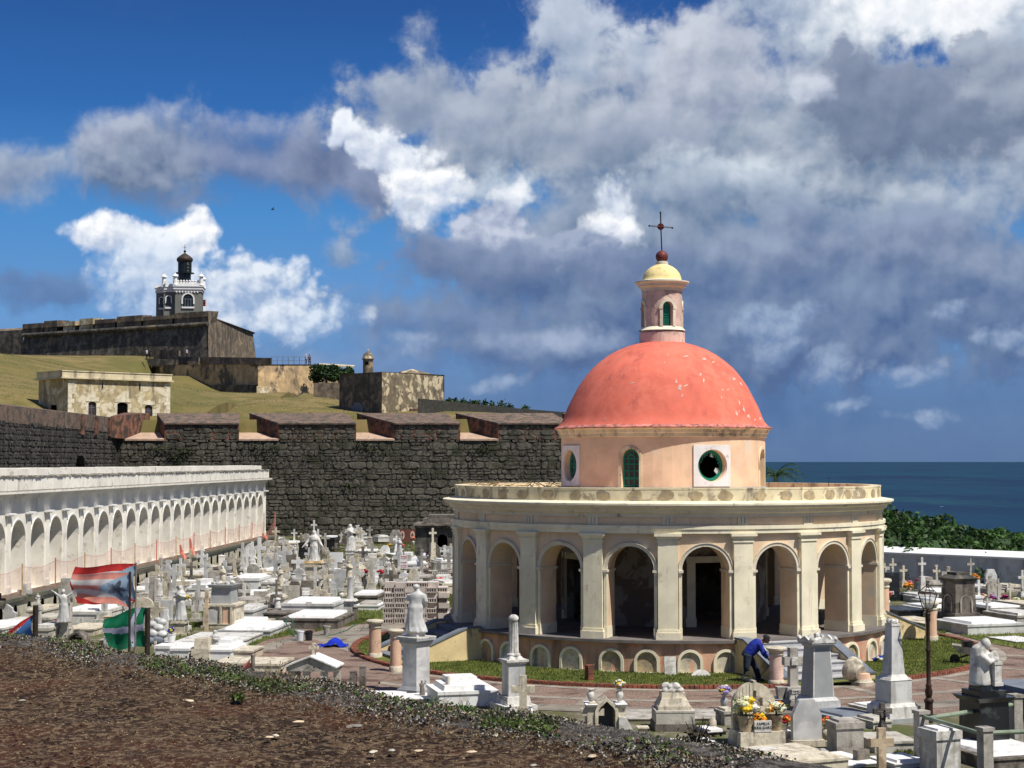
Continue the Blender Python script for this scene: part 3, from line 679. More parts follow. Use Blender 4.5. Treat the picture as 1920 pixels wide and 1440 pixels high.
# entablature, frieze, cornice, parapet
E = [('architrave', 'cream_paint', [(RW + .13, 4.08), (RW + .13, 4.20), (RW + .16, 4.205), (RW + .16, 4.31), (RW - .6, 4.31)]),
     ('frieze', 'peach_paint', [(RW + .06, 4.31), (RW + .06, 4.64)]),
     ('cornice', 'pale_trim', [(RW + .10, 4.56), (RW + .10, 4.66), (RW + .20, 4.70), (RW + .24, 4.80), (RW + .36, 4.84), (RW + .38, 4.905)])]
for n_, mt_, pr in E:
    m_ = M(); m_.lathe(pr, 160, cap=False); m_.build(n_, mt_, chapel, smooth=25)
m_ = M(); m_.lathe([(RW + .38, 4.905), (RW + .43, 4.91), (RW + .43, 4.965), (RW + .02, 5.03)], 160, cap=False); m_.build('cornice_lip', 'cream_paint', chapel, smooth=25)
m_ = M(); m_.lathe([(RW + .02, 4.98), (RW + .02, 5.36), (RW + .03, 5.37), (RW + .03, 5.42), (RW - .30, 5.42), (RW - .30, 5.15)], 160, cap=False); par = m_.build('parapet', 'cream_weathered', chapel, smooth=25)
random.seed(5)
for k_ in range(48):                                   # blotches of bare render on the parapet, each its own raised patch
    a = R(k_ * 7.5 + random.uniform(-.6, .6)); s_ = a * (RW + .02)
    m_ = M(); pts = []
    for i in range(12):
        t = 2 * pi * i / 12; rr = random.uniform(.75, 1.12)
        pts.append((max(-.24, min(.24, .20 * cos(t) * rr * 1.2)), max(5.05, min(5.34, 5.19 + .17 * sin(t) * rr))))
    mq = cyl(RW + .02, 1.0); m_.add([mq(s_ + x, z, -.006) for x, z in pts], [tuple(range(12))]); m_.build('plaster_patch', 'ochre_patch', par)
for k_ in range(20):
    s_ = R(.5 + 18 * k_) * (RW + .06); m_ = M()
    for e in (-.11, 0, .11): mbox(m_, s_ + e - .045, s_ + e + .045, 4.33, 4.56, -.035, .01, cyl(RW + .06, 1.0))
    mbox(m_, s_ - .17, s_ + .17, 4.315, 4.345, -.04, .01, cyl(RW + .06, 1.0)); m_.build('triglyph', 'pale_trim', chapel)
m_ = M(); m_.lathe([(RW - .28, 4.32), (RW - .28, 5.12), (3.0, 5.24)], 96, cap=False); m_.build('roof', 'pink_stucco', chapel, smooth=25)
m_ = M(); m_.lathe([(RW - .5, 4.10), (3.3, 4.10)], 96, cap=False); m_.build('ceiling', 'peeled_plaster', chapel, smooth=25)
# inner round room
RC = 3.42; mpc = cyl(RC, .35)
ops = [(R(d) * RC, .72, lambda s_: ZF, lambda s_, c=R(d) * RC: 3.0 + .0 * s_) for d in (27.5, 117.5, 207.5, 297.5)]
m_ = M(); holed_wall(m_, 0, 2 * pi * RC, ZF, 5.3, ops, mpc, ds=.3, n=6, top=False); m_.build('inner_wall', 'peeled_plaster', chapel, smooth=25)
m_ = M(); m_.lathe([(.01, 3.9), (RC - .3, 3.9)], 48, cap=False); m_.build('added_inner_ceiling', 'dark_cloth', chapel)  # near-black ceiling added to keep the inner room dark
for d in (27.5, 117.5, 207.5, 297.5):
    m_ = M(); c0 = R(d) * RC; mz = cyl(RC, 1.0)
    for e in (-1, 1):
        a_ = sorted((c0 + e * .72, c0 + e * .98)); mbox(m_, a_[0], a_[1], ZF, 3.0, -.07, .02, mz); a_ = sorted((c0 + e * .70, c0 + e * 1.02)); mbox(m_, a_[0], a_[1], ZF, ZF + .3, -.1, .02, mz)
    mbox(m_, c0 - 1.0, c0 + 1.0, 3.0, 3.2, -.10, .02, mz, 3); m_.build('doorway_surround', 'cream_paint', chapel)
m_ = M(); m_.lathe([(RC + .02, ZF), (RC + .02, ZF + .3)], 64, cap=False); 
# drum
m_ = M(); ops = []
for i in range(4):
    ops.append(round_op(R(27.5 + 90 * i) * RC, .50, 6.06)); ops.append(arch_op((R(-17.5 + 90 * i) % (2 * pi)) * RC, .30, 5.36, 6.30))
holed_wall(m_, 0, 2 * pi * RC, 5.24, 7.05, ops, mpc, ds=.3, n=16, top=False); drum = m_.build('drum', 'peach_light', chapel, smooth=25)
m_ = M(); m_.lathe([(RC + .05, 5.24), (RC + .05, 5.36), (RC + .01, 5.37)], 96, cap=False); m_.build('drum_skirting', 'grey_marble', chapel, smooth=25)
m_ = M(); m_.lathe([(RC + .01, 6.98), (RC + .06, 7.0), (RC + .06, 7.10), (RC + .10, 7.12), (RC + .12, 7.22), (RC + .2, 7.27)], 96, cap=False); m_.build('drum_cornice', 'cream_weathered', chapel, smooth=25)
for i in range(4):
    c0 = R(27.5 + 90 * i) * RC; m_ = M()
    def sqop(c0=c0): return [(c0, .52, lambda s_: 6.06 - sqrt(max(0, .52 ** 2 - (s_ - c0) ** 2)), lambda s_: 6.06 + sqrt(max(0, .52 ** 2 - (s_ - c0) ** 2)))]
    holed_wall(m_, c0 - .66, c0 + .66, 5.40, 6.72, sqop(), lambda s_, z, d: cyl(RC, 1.0)(s_, z, -.05 + .05 * d), ds=.2, n=18); wf = m_.build('round_window', 'clean_white', chapel)
    m_ = M(); mz = cyl(RC, 1.0)
    band(m_, c0, .40, .50, 6.06, mz, .16, .22, 0, 2 * pi, 28)
    if i != 0:
        for j in range(6):
            t = j * pi / 3 + .5; band(m_, c0 + .22 * cos(t), .15, .185, 6.06 + .22 * sin(t), mz, .17, .20, 0, 2 * pi, 12)
        band(m_, c0, .09, .12, 6.06, mz, .165, .205, 0, 2 * pi, 10)
    else:
        for j in range(9):
            t = .2 + j * .33; mbox(m_, c0 + .34 * cos(t) - .015, c0 + .34 * cos(t) + .015, 6.04 + .34 * sin(t), 6.12 + .36 * sin(t), .17, .2, mz)
    m_.build('window_tracery', 'green_paint', wf)
    m_ = M()
    if i != 0:
        pts = [mz(c0 + .42 * cos(2 * pi * j / 24), 6.06 + .42 * sin(2 * pi * j / 24), .21) for j in range(24)]; m_.add(pts, [tuple(range(24))]); m_.build('pane', 'window_glass', wf)
    else:
        for j, (t0, t1, mt_) in enumerate(((-.75, -.25, 1), (1.08, 1.5, 1), (1.9, 2.3, 0))):
            m2 = M(); vs = [mz(c0 + r * cos(t), 6.06 + r * sin(t), .20) for t in (t0, (t0 + t1) / 2, t1) for r in (.24 + .05 * (j % 3), .41)]
            m2.add(vs, [(0, 1, 3, 2), (2, 3, 5, 4)]); m2.build('pane', 'white_panes' if mt_ else 'window_glass', wf)
    c0 = (R(-17.5 + 90 * i) % (2 * pi)) * RC; m_ = M()
    band(m_, c0, .30, .40, 6.30, mz, -.025, .02, legs=.94, n=14); wf = m_.build('arched_window', 'cream_weathered', chapel)
    m_ = M(); band(m_, c0, .24, .30, 6.30, mz, .16, .22, legs=.92, n=14); band(m_, c0, .10, .14, 6.30, mz, .16, .21, n=10)
    for z in (5.40, 5.62, 5.66, 5.88, 6.09, 6.27): mbox(m_, c0 - .27, c0 + .27, z, z + .045, .165, .215, mz)
    for x in (-.10, .10): mbox(m_, c0 + x - .022, c0 + x + .022, 5.40, 6.30, .163, .213, mz)
    for t in (.6, 1.2, 1.94, 2.54):
        p0 = mz(c0 + .12 * cos(t), 6.3 + .12 * sin(t), .19); p1 = mz(c0 + .27 * cos(t), 6.3 + .27 * sin(t), .19); m_.tube([p0, p1], .018, 4)
    m_.build('window_tracery', 'green_paint', wf)
    m_ = M(); pts = [mz(c0 + x, z, .20) for x, z in [(-.27, 5.40)] + [(-.27 * cos(pi * j / 12), 6.3 + .27 * sin(pi * j / 12)) for j in range(13)] + [(.27, 5.40)]]; m_.add(pts, [tuple(range(len(pts)))]); m_.build('pane', 'window_glass', wf)
# dome
dp = [(3.45, 7.255), (3.66, 7.27), (3.67, 7.30), (3.52, 7.385), (3.40, 7.52), (3.32, 7.70), (3.21, 8.0), (3.10, 8.22), (2.98, 8.45), (2.86, 8.68), (2.70, 8.92), (2.54, 9.13), (2.36, 9.34), (2.12, 9.55), (1.84, 9.76), (1.52, 9.94), (1.15, 10.09), (.75, 10.2)]
m_ = M(); m_.lathe(dp[3:], 128, cap=False); m_.build('dome', 'coral_paint', chapel, smooth=60)
m_ = M(); m_.lathe(dp[:4], 128, cap=False); m_.build('dome_rim', 'coral_edge', chapel, smooth=60)
random.seed(44)                                        # places where the coral paint has flaked off
DR = [p_[0] for p_ in dp[3:]]; DZ = [p_[1] for p_ in dp[3:]]
def domept(a_, z_): r_ = float(np.interp(z_, DZ, DR)); return ((r_ + .006) * sin(a_), -(r_ + .006) * cos(a_), z_ + .004)
for a_, z_, w_, h_ in ((9, 8.75, .05, .16), (11, 8.55, .09, .22), (12, 8.3, .05, .12), (15, 8.62, .08, .05), (28, 9.0, .07, .10), (28.5, 8.8, .06, .14), (41, 8.5, .10, .05), (46, 8.52, .08, .05), (52, 8.1, .06, .18), (54, 7.9, .08, .22), (57, 7.66, .14, .14), (46, 7.75, .06, .2), (49, 7.82, .06, .07), (38, 8.25, .04, .1), (62, 7.55, .12, .06), (66, 8.75, .10, .16), (60, 8.9, .14, .1), (22, 9.62, .14, .04), (40, 9.55, .14, .08), (48, 9.45, .12, .06), (5, 9.66, .05, .03), (-4, 9.6, .03, .02), (72, 7.6, .2, .1), (78, 7.9, .1, .12), (-20, 8.72, .16, .04), (-33, 7.55, .07, .08), (2, 9.4, .03, .03), (70, 8.3, .06, .1), (80, 8.5, .1, .2)):
    m_ = M(); n_ = 11; A_ = R(a_); r0_ = float(np.interp(z_, DZ, DR)); vs = [domept(A_, z_)]
    for i in range(n_): t_ = 2 * pi * i / n_; q_ = random.uniform(.45, 1.15); vs.append(domept(A_ + w_ * q_ * cos(t_) / r0_, z_ + h_ * q_ * .5 * sin(t_) + .03 * cos(t_)))
    m_.add(vs, [(0, 1 + i, 1 + (i + 1) % n_) for i in range(n_)]); m_.build('paint_flake', random.choice(('pink_stucco', 'pale_flake', 'pale_flake')), bpy.data.objects['dome'])
# lantern
lan = M(); lan.lathe([(.77, 10.05), (.77, 10.52), (.72, 10.56), (.70, 10.66)], 40, cap=False); lo = lan.build('lantern_base', 'pink_stone', chapel, smooth=30)
ml = cyl(.68, .16); ops = [arch_op((R(17 + 90 * i) % (2 * pi)) * .68, .17, 10.74, 11.38) for i in range(4)]
m_ = M(); holed_wall(m_, 0, 2 * pi * .68, 10.64, 11.98, ops, ml, ds=.12, n=10, top=False); ln_ = m_.build('lantern', 'pink_stone', chapel, smooth=30)
m_ = M(); m_.lathe([(.80, 10.60), (.68, 10.72)], 40, cap=False); m_.build('lantern_ledge', 'cream_paint', ln_, smooth=30)
for i in range(4):
    c0 = (R(17 + 90 * i) % (2 * pi)) * .68; m1 = cyl(.68, 1.0); m_ = M()
    band(m_, c0, .17, .27, 11.38, m1, -.035, .02, legs=.66, n=12); mbox(m_, c0 - .30, c0 - .17, 11.30, 11.40, -.05, .02, m1); mbox(m_, c0 + .17, c0 + .30, 11.30, 11.40, -.05, .02, m1)
    m_.build('window_surround', 'pale_trim', ln_)
    m_ = M(); m_.add([m1(c0 + x, z, .15) for x, z in [(-.17, 10.74)] + [(-.17 * cos(pi * j / 8), 11.38 + .17 * sin(pi * j / 8)) for j in range(9)] + [(.17, 10.74)]], [tuple(range(11))]); m_.build('shutter', 'lighthouse_dark' if i else 'green_paint', ln_)
    if i == 0:
        m_ = M()
        for j in range(4): mbox(m_, c0 - .12 + .055 * j, c0 - .10 + .055 * j, 10.78, 11.0, .12, .14, m1)
        for j in range(8): mbox(m_, c0 - .14, c0 + .14, 10.8 + j * .08, 10.82 + j * .08, .12, .145, m1)
        m_.build('louvre', 'green_paint', ln_)
m_ = M(); m_.lathe([(.69, 11.93), (.70, 12.02), (.80, 12.08), (.82, 12.16), (.92, 12.22), (.92, 12.265), (.70, 12.31)], 40, cap=False); m_.build('lantern_cornice', 'pale_trim', chapel, smooth=30)
m_ = M(); m_.lathe([(.70, 12.30), (.66, 12.33), (.65, 12.42), (.60, 12.55), (.50, 12.68), (.37, 12.78), (.22, 12.85)], 40, cap=False); m_.build('lantern_dome', 'yellow_paint', chapel, smooth=60)
m_ = M(); m_.lathe([(.21, 12.83), (.21, 12.95), (.15, 12.97)], 24); m_.build('collar', 'pale_trim', chapel, smooth=30)
m_ = M(); m_.ball((0, 0, 13.13), .21, 28, 18); m_.build('finial_ball', 'maroon_metal', chapel, smooth=True)
m_ = M(); m_.tube([(0, 0, 13.32), (-.02, 0, 13.9), (-.04, 0, 14.62)], .022, 8)
m_.tube([(-.03 - .38, 0, 14.20), (-.03 + .38, 0, 14.13)], .010, 6); m_.tube([(-.03 - .38, 0, 14.17), (-.03 + .38, 0, 14.10)], .010, 6)
for p in ((-.42, 0, 14.19), (.36, 0, 14.11), (-.04, 0, 14.63)): m_.ball(p, .035, 8, 6)
m_.tube([(-.04, 0, 14.64), (-.04, 0, 14.70)], [.03, .004], 6); cr = m_.build('roof_cross', 'dark_iron', chapel)
m_ = M(); m_.lathe([(.10, -.015), (.115, -.015), (.115, .015), (.10, .015)], 20, cap=False, mat=Matrix.Translation((-.035, 0, 14.155)) @ Matrix.Rotation(pi / 2, 4, 'X')); m_.lathe([(.10, -.008), (.10, .008)], 20, mat=Matrix.Translation((-.035, 0, 14.155)) @ Matrix.Rotation(pi / 2, 4, 'X'))
for t in range(4): m_.tube([(-.035, -.02, 14.155), (-.035 + .1 * cos(t * pi / 2), -.02, 14.155 + .1 * sin(t * pi / 2))], .012, 4)
m_.build('rosette', 'maroon_metal', cr)
for o in chapel.children:                              # the drum and all above it stand a hand's breadth off the arcade's centre
    if o.name.split('.')[0] in ('drum', 'drum_skirting', 'drum_cornice', 'round_window', 'arched_window', 'dome', 'dome_rim', 'lantern_base', 'lantern', 'lantern_cornice', 'lantern_dome', 'collar', 'finial_ball', 'roof_cross', 'inner_wall'): o.location.x -= .09
# four flights of steps with sloping side walls
for d in (27.5, 117.5, 207.5, -62.5):
    a = R(d)
    fl = bpy.data.objects.new('stairway', None); COL.objects.link(fl); fl.parent = chapel; fl.rotation_euler.z = a
    for j in range(6):
        m_ = M(); y0 = -7.30 - .40 * j; m_.box(-1.22, y0 - .43, 0, 1.22, y0, .97 - .16 * (j + 1) + .1); m_.box(-1.22, y0 - .46, .97 - .16 * (j + 1) + .1, 1.22, y0 + .02, .97 - .16 * (j + 1) + .13)
        m_.build('step', 'marble_step' if d == 27.5 else 'grey_slate', fl)
    for e in (-1, 1):
        m_ = M(); poly = [(-7.2, 0), (-7.2, 1.02), (-7.7, 1.02), (-9.75, .20), (-9.9, .20), (-9.9, 0)]
        x0, x1 = sorted((e * 1.22, e * 1.50)); n = len(poly)
        m_.add([(x0, y, z) for y, z in poly] + [(x1, y, z) for y, z in poly], [tuple(range(n)), tuple(reversed(range(n, 2 * n)))] + [(i, (i + 1) % n, n + (i + 1) % n, n + i) for i in range(n)])
        m_.build('side_wall', 'yellow_wall', fl)
        m_ = M(); poly = [(-7.2, 1.022), (-7.2, 1.07), (-7.72, 1.07), (-9.78, .25), (-9.93, .25), (-9.93, .202), (-9.75, .202), (-7.7, 1.022)]; x0, x1 = x0 - .03, x1 + .03; n = len(poly)
        m_.add([(x0, y, z) for y, z in poly] + [(x1, y, z) for y, z in poly], [(i, (i + 1) % n, n + (i + 1) % n, n + i) for i in range(n)] + [(0, 1, 2, 7), (2, 3, 6, 7), (3, 4, 5, 6), (n, n + 1, n + 2, n + 7), (n + 2, n + 3, n + 6, n + 7), (n + 3, n + 4, n + 5, n + 6)])
        m_.build('coping', 'grey_slate', fl)
# dry branches on the roof and lightning rods
def rod(px, py0, py1, Y):
    p = at(px, py0, Y); t = at(px, py1, Y); m_ = M(); m_.tube([(0, 0, 0), (0, 0, t.z - p.z)], .012, 5); return m_, p
for px, y0, y1 in ((1442, 925, 900), (1554, 908, 873), (1608, 908, 879)):
    m_, p = rod(px, y0, y1, 58); o = m_.build('lightning_rod', 'dark_iron', loc=(p.x, p.y, 5.0)); m_ = None
    tag(o, 'thin dark lightning rod standing on the chapel roof terrace', 'rod')
m_ = M(); random.seed(3)
for i in range(46):
    x = random.uniform(-2.2, 2.2); y = random.uniform(-.5, .5); z = .05
    m_.tube([(x, y, z), (x + random.uniform(-.5, .5), y + random.uniform(-.3, .3), z + random.uniform(.0, .3)), (x + random.uniform(-.9, .9), y + random.uniform(-.4, .4), z + random.uniform(0, .3))], [.02, .012, .005], 4)
p = at(930, 910, 57.5); o = m_.build('dead_branches', 'dry_leaf', loc=(p.x + .6, p.y, 5.2)); tag(o, 'tangle of dead twigs lying on the chapel roof left of the drum', 'branches')
# ================================================================== FORTRESS WALL WITH EMBRASURES
fort = thing('fortress_wall', 'long dark rubble stone rampart with sloping embrasures behind the graves', 'wall', (0, 128, 0))
YF = 128.0
def X_(px, Y=YF): return (px - 960) / F * Y
emb = [(-29.9, -26.85, -28.9, -28.4), (-21.1, -18.05, -21.9, -21.0), (-12.05, -9.05, -13.3, -12.4), (-4.0, -1.05, -5.4, -4.5), (4.5, 7.4, 3.2, 4.0)]
m_ = M(); m_.box(-30.9, .12, -.6, 11, 4.6, 7.85); m_.build('wall_body', 'fort_mortar', fort)
segs = []; prev = None
for i in range(len(emb)):
    f0, f1, b0_, b1_ = emb[i]
    nf = emb[i + 1][0] if i + 1 < len(emb) else 11; nb_ = emb[i + 1][2] if i + 1 < len(emb) else 11
    segs.append((f1, nf, b1_, nb_))
zf, zb, zt = 7.93, 8.80, (9.10, 10.0)
def prism8(m_, f0, f1, b0_, b1_, z0f, z0b, z1f, z1b, y0=0.0, y1=4.5):
    vs = [(f0, y0, z0f), (f1, y0, z0f), (b1_, y1, z0b), (b0_, y1, z0b), (f0, y0, z1f), (f1, y0, z1f), (b1_, y1, z1b), (b0_, y1, z1b)]
    m_.add(vs, [(0, 3, 2, 1), (4, 5, 6, 7), (0, 1, 5, 4), (1, 2, 6, 5), (2, 3, 7, 6), (3, 0, 4, 7)])
for f0, f1, b0_, b1_ in segs:
    m_ = M(); prism8(m_, f0, f1, b0_, b1_, 7.7, 8.0, zt[0] - .05, zt[1] - .05, .12); mo = m_.build('merlon', 'fort_brick', fort)
    m_ = M(); prism8(m_, f0 - .04, f1 + .04, b0_ - .04, b1_ + .04, zt[0] - .05, zt[1] - .05, zt[0] + .06, zt[1] + .06, -.05, 4.55); m_.build('merlon_top', 'fort_brick_top', mo)
for i, (f0, f1, b0_, b1_) in enumerate(emb):
    m_ = M(); prism8(m_, f0, f1, b0_, b1_, 7.8, 8.1, zf, zb, -.02, 4.4); m_.build('embrasure_floor', 'embrasure_floor', fort)
# left flank, running toward the viewer
m_ = M(); m_.box(-35, -60, -.6, -30.55, .3, 8.9); m_.build('flank_body', 'fort_mortar', fort)
m_ = M()
vs = [(-30.50, -60, 8.7), (-30.50, -.1, 8.4), (-35, .2, 9.0), (-35, -60, 9.4), (-30.50, -60, 9.62), (-30.50, -.1, 9.55), (-35, .2, 10.1), (-35, -60, 10.3)]
m_.add(vs, [(4, 5, 6, 7), (0, 1, 5, 4), (1, 2, 6, 5), (2, 3, 7, 6), (3, 0, 4, 7)]); m_.build('flank_parapet', 'fort_brick_top', fort)
m_ = M(); vs = [(-30.48, -2.2, 8.0), (-29.9, 0, 7.95), (-28.95, 4.4, 8.8), (-31, 4.4, 8.8), (-30.48, -2.2, 9.62), (-29.95, 0, 9.5), (-28.95, 4.4, 10.05), (-31, 4.4, 10.1)]
m_.add(vs, [(4, 5, 6, 7), (0, 1, 5, 4), (1, 2, 6, 5), (2, 3, 7, 6)]); m_.build('corner_merlon', 'fort_brick', fort)
for yy in (-10.5, -6.6, -2.6):
    m_ = M(); m_.box(-30.49, yy - .35, 8.1, -30.36, yy + .35, 9.45); m_.build('brick_patch', 'fort_brick', fort)
# rubble stones, course by course
random.seed(21)
stones = []
def rubble(u0, u1, z0, z1, mpf, cmin=.30, cmax=.64, lean=None, sk=None):
    z = z0
    while z < z1 - .15:
        h = min(random.uniform(cmin, cmax), z1 - z); u = u0 - random.uniform(0, .5)
        while u < u1:
            wdt = random.choice((random.uniform(.25, .6), random.uniform(.5, 1.35))) * (1.0 if h < .5 else 1.1)
            ua, ub = max(u, u0), min(u + wdt, u1)
            if ub - ua > .18 and not (sk and sk((ua + ub) / 2, z + h / 2)):
                if random.random() < .34 and h > .36:
                    hs = h * random.uniform(.4, .6); parts_ = ((ua, ub, z, z + hs), (ua, ub, z + hs, z + h))
                else: parts_ = ((ua, ub, z, z + h),)
                for a, b, c, d in parts_:
                    gx = .012; cx_, cz_ = (a + b) / 2, (c + d) / 2; hw, hh = (b - a) / 2 - gx, (d - c) / 2 - gx
                    ring_ = []
                    base = [(-1, -.55), (-.6, -1), (.6, -1), (1, -.5), (1, .55), (.55, 1), (-.6, 1), (-1, .5)]
                    for bx, bz in base: ring_.append((bx * random.uniform(.80, 1.08), bz * random.uniform(.80, 1.10)))
                    pr = random.uniform(.015, .09)
                    vs = [mpf(cx_ + x * hw, cz_ + zz * hh, .02) for x, zz in ring_] + [mpf(cx_ + x * hw * .88, cz_ + zz * hh * .86, -pr * random.uniform(.75, 1.05)) for x, zz in ring_]
                    fs = [(i, (i + 1) % 8, 8 + (i + 1) % 8, 8 + i) for i in range(8)] + [tuple(range(8, 16))]
                    stones.append((hw * hh, vs, fs, cx_))
            u += wdt
        z += h
def hole(u, z):
    return any(f0 - .1 < u < f1 + .1 and z > 7.75 for f0, f1, _, _ in emb)
rubble(-30.3, 11, .2, 7.85, lambda u, z, d: (u, .12 + d, z))
for f0, f1, b0_, b1_ in segs: rubble(f0 + .05, f1 - .05, 7.86, 9.02, lambda u, z, d: (u, .12 + d * .8, z), .3, .5)
flank_start = len(stones)
rubble(-59, -.2, .2, 8.7, lambda u, z, d: (-30.55 - d, u, z), .28, .5)
fl_st = stones[flank_start:]; fr_st = stones[:flank_start]
vis = sorted([s_ for s_ in fr_st if -19 < s_[3] < 5], key=lambda s_: -s_[0])
pick = set(id(s_) for s_ in vis[:296])
mA = M(); mB = M()
for s_ in fr_st:
    if id(s_) in pick:
        m_ = M(); m_.add(s_[1], s_[2]); m_.build('stone', 'fort_stone', fort)
    else: mA.add(s_[1], s_[2])
for s_ in fl_st: mB.add(s_[1], s_[2])
setting(mA.build('stonework', 'fort_stone', fort), 'stuff'); setting(mB.build('flank_stonework', 'fort_streaked', fort), 'stuff')
m_ = M(); m_.ball((0, 0, 0), .9, 10, 8, (.35, .8, 1.1), .3); o = m_.build('wall_cavity', 'black_void', fort, loc=(-30.36, -11.3, 5.6))
surf('sea_wall_shaded', (.55, .54, .52), var=.12, scale=.8, spot=((.36, .35, .33), .3, 1.4, .1), streak=((.2, .19, .18), .25, 1.5), bump=.2)  # white wall; the shade on its face is put into this grey
# white boundary wall to the sea side
bw = thing('boundary_wall', 'white boundary wall with shaded face between graves and seaside bushes', 'wall', (0, 0, 0))
pts = [(9.5, 127.5), (14, 100), (WA[0] - wd.x * 1, WA[1] - wd.y * 1), (WA[0] + wd.x * 40, WA[1] + wd.y * 40)]
for (x0, y0), (x1, y1) in zip(pts, pts[1:]):
    L = math.hypot(x1 - x0, y1 - y0); a = atan2(y1 - y0, x1 - x0)
    m_ = M(); m_.box(0, 0, -.5, L, .5, 1.45); m_.build('wall_panel', 'sea_wall_shaded', bw, (x0, y0, 0), a)
    m_ = M(); vs = [(-.05, -.05, 1.45), (L, -.05, 1.45), (L, .62, 1.72), (-.05, .62, 1.72), (-.05, -.05, 1.36), (L, -.05, 1.36), (L, .62, 1.36), (-.05, .62, 1.36)]
    m_.add(vs, [(0, 1, 2, 3), (0, 4, 5, 1), (1, 5, 6, 2), (2, 6, 7, 3), (3, 7, 4, 0), (4, 7, 6, 5)]); m_.build('wall_cap', 'bright_white', bw, (x0, y0, 0), a)

# ================================================================== WHITE BURIAL ARCADE (left)
arc = thing('burial_arcade', 'long white arcade of tall niches with orange netting along left side', 'arcade', (-23.1 + .045 * 119.4, 119.4, 0))
ta = Vector((-.045, -1, 0)).normalized(); na = Vector((1, -.045, 0)).normalized()
def am(s_, z, d): p = ta * s_ - na * d; return (p.x, p.y, z)
NB = 25; LEN = 2.0 + 2.38 * (NB - 1) + 1.6; ZP = .9
ops = [arch_op(2.0 + 2.38 * k_, .86, ZP + .02, 2.96) for k_ in range(NB)]
m_ = M(); holed_wall(m_, 0, LEN, ZP, 4.9, ops, lambda s_, z, d: am(s_, z, d * .6), ds=2, n=14, top=False); m_.build('arcade_wall', 'white_arcade', arc)
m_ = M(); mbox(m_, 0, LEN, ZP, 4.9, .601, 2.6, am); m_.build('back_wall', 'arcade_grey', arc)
m_ = M(); mbox(m_, -.1, LEN, 0, ZP, -.95, 2.6, am); pl = m_.build('plinth', 'arcade_plinth', arc)
m_ = M(); mbox(m_, -.15, LEN, ZP - .12, ZP + .015, -1.05, .6, am); m_.build('ledge', 'mossy_ledge', arc)
for i in range(int(LEN / 1.6)):
    s_ = .5 + 1.6 * i; m_ = M(); z0 = .12
    P_ = [(-.22, z0)] + [(-.22 * cos(pi * j / 10), .42 + .22 * sin(pi * j / 10)) for j in range(11)] + [(.22, z0)]
    vs = [am(s_ + x, z, -.956) for x, z in P_]; m_.add(vs, [tuple(range(len(vs)))]); m_.build('plinth_niche', 'black_void', pl)
for k_ in range(NB + 1):
    s_ = 2.0 + 2.38 * (k_ - .5)
    if k_ == 0: s_ = .4
    m_ = M(); mbox(m_, s_ - .2, s_ + .2, ZP + .015, 4.0, -.07, .01, am); mbox(m_, s_ - .23, s_ + .23, ZP + .015, ZP + .3, -.10, .01, am); pl2 = m_.build('pilaster', 'white_arcade', arc)
    m_ = M(); mbox(m_, s_ - .30, s_ + .30, 4.0, 4.05, -.14, .01, am); mbox(m_, s_ - .36, s_ + .36, 4.05, 4.12, -.24, .01, am); m_.build('capital', 'bright_white', pl2)
    if k_ < NB:
        c0 = 2.0 + 2.38 * k_; m_ = M(); band(m_, c0, .86, .93, 2.96, am, -.03, .005, n=14); m_.build('arch_moulding', 'bright_white', arc)
m_ = M(); mbox(m_, -.05, LEN, 4.70, 4.80, -.14, .01, am); mbox(m_, -.15, LEN, 4.80, 4.90, -.26, .01, am); mbox(m_, -.3, LEN, 4.90, 4.99, -.42, 2.6, am); m_.build('cornice', 'white_arcade', arc)
k_ = 0; s_ = -.1; random.seed(9)
while s_ < LEN - .5:
    L = 1.42
    m_ = M(); e = random.uniform(-.012, .012); mbox(m_, s_ + .012, s_ + L - .012, 4.99, 5.55 + e, -.22 + e, 2.5, am); m_.build('parapet_panel', 'white_arcade', arc)
    m_ = M(); e = random.uniform(-.02, .02); mbox(m_, s_ + .2, s_ + L + .185, 5.55, 5.90 + e, .30 + e, 2.2, am); m_.build('coping_block', 'white_arcade', arc)
    s_ += L
m_ = M(); n = int(LEN / .12); vs = []; fs = []
for i in range(n + 1):
    s_ = i * .12; j1 = random.uniform(-.05, .02); j2 = random.uniform(-.03, .045)
    vs += [am(s_, 5.54, -.25 + j1), am(s_, 5.58 + j2, -.25 + j1), am(s_, 5.60 + j2, .31), am(s_, 5.5, .31)]
    if i: o_ = 4 * (i - 1); fs += [(o_ + a, o_ + a + 1, o_ + 5 + a, o_ + 4 + a) for a in range(3)]
m_.add(vs, fs); m_.build('crumbled_edge', 'broken_edge', arc)
m_ = M(); vs = []; fs = []
for i in range(n + 1):
    s_ = i * .12; j1 = random.uniform(-.03, .03)
    vs += [am(s_, 4.98, -.40 + j1), am(s_, 5.005, -.40 + j1), am(s_, 5.03, -.215)]
    if i: o_ = 3 * (i - 1); fs += [(o_, o_ + 1, o_ + 4, o_ + 3), (o_ + 1, o_ + 2, o_ + 5, o_ + 4)]
m_.add(vs, fs); m_.build('crumbled_edge', 'broken_edge', arc)
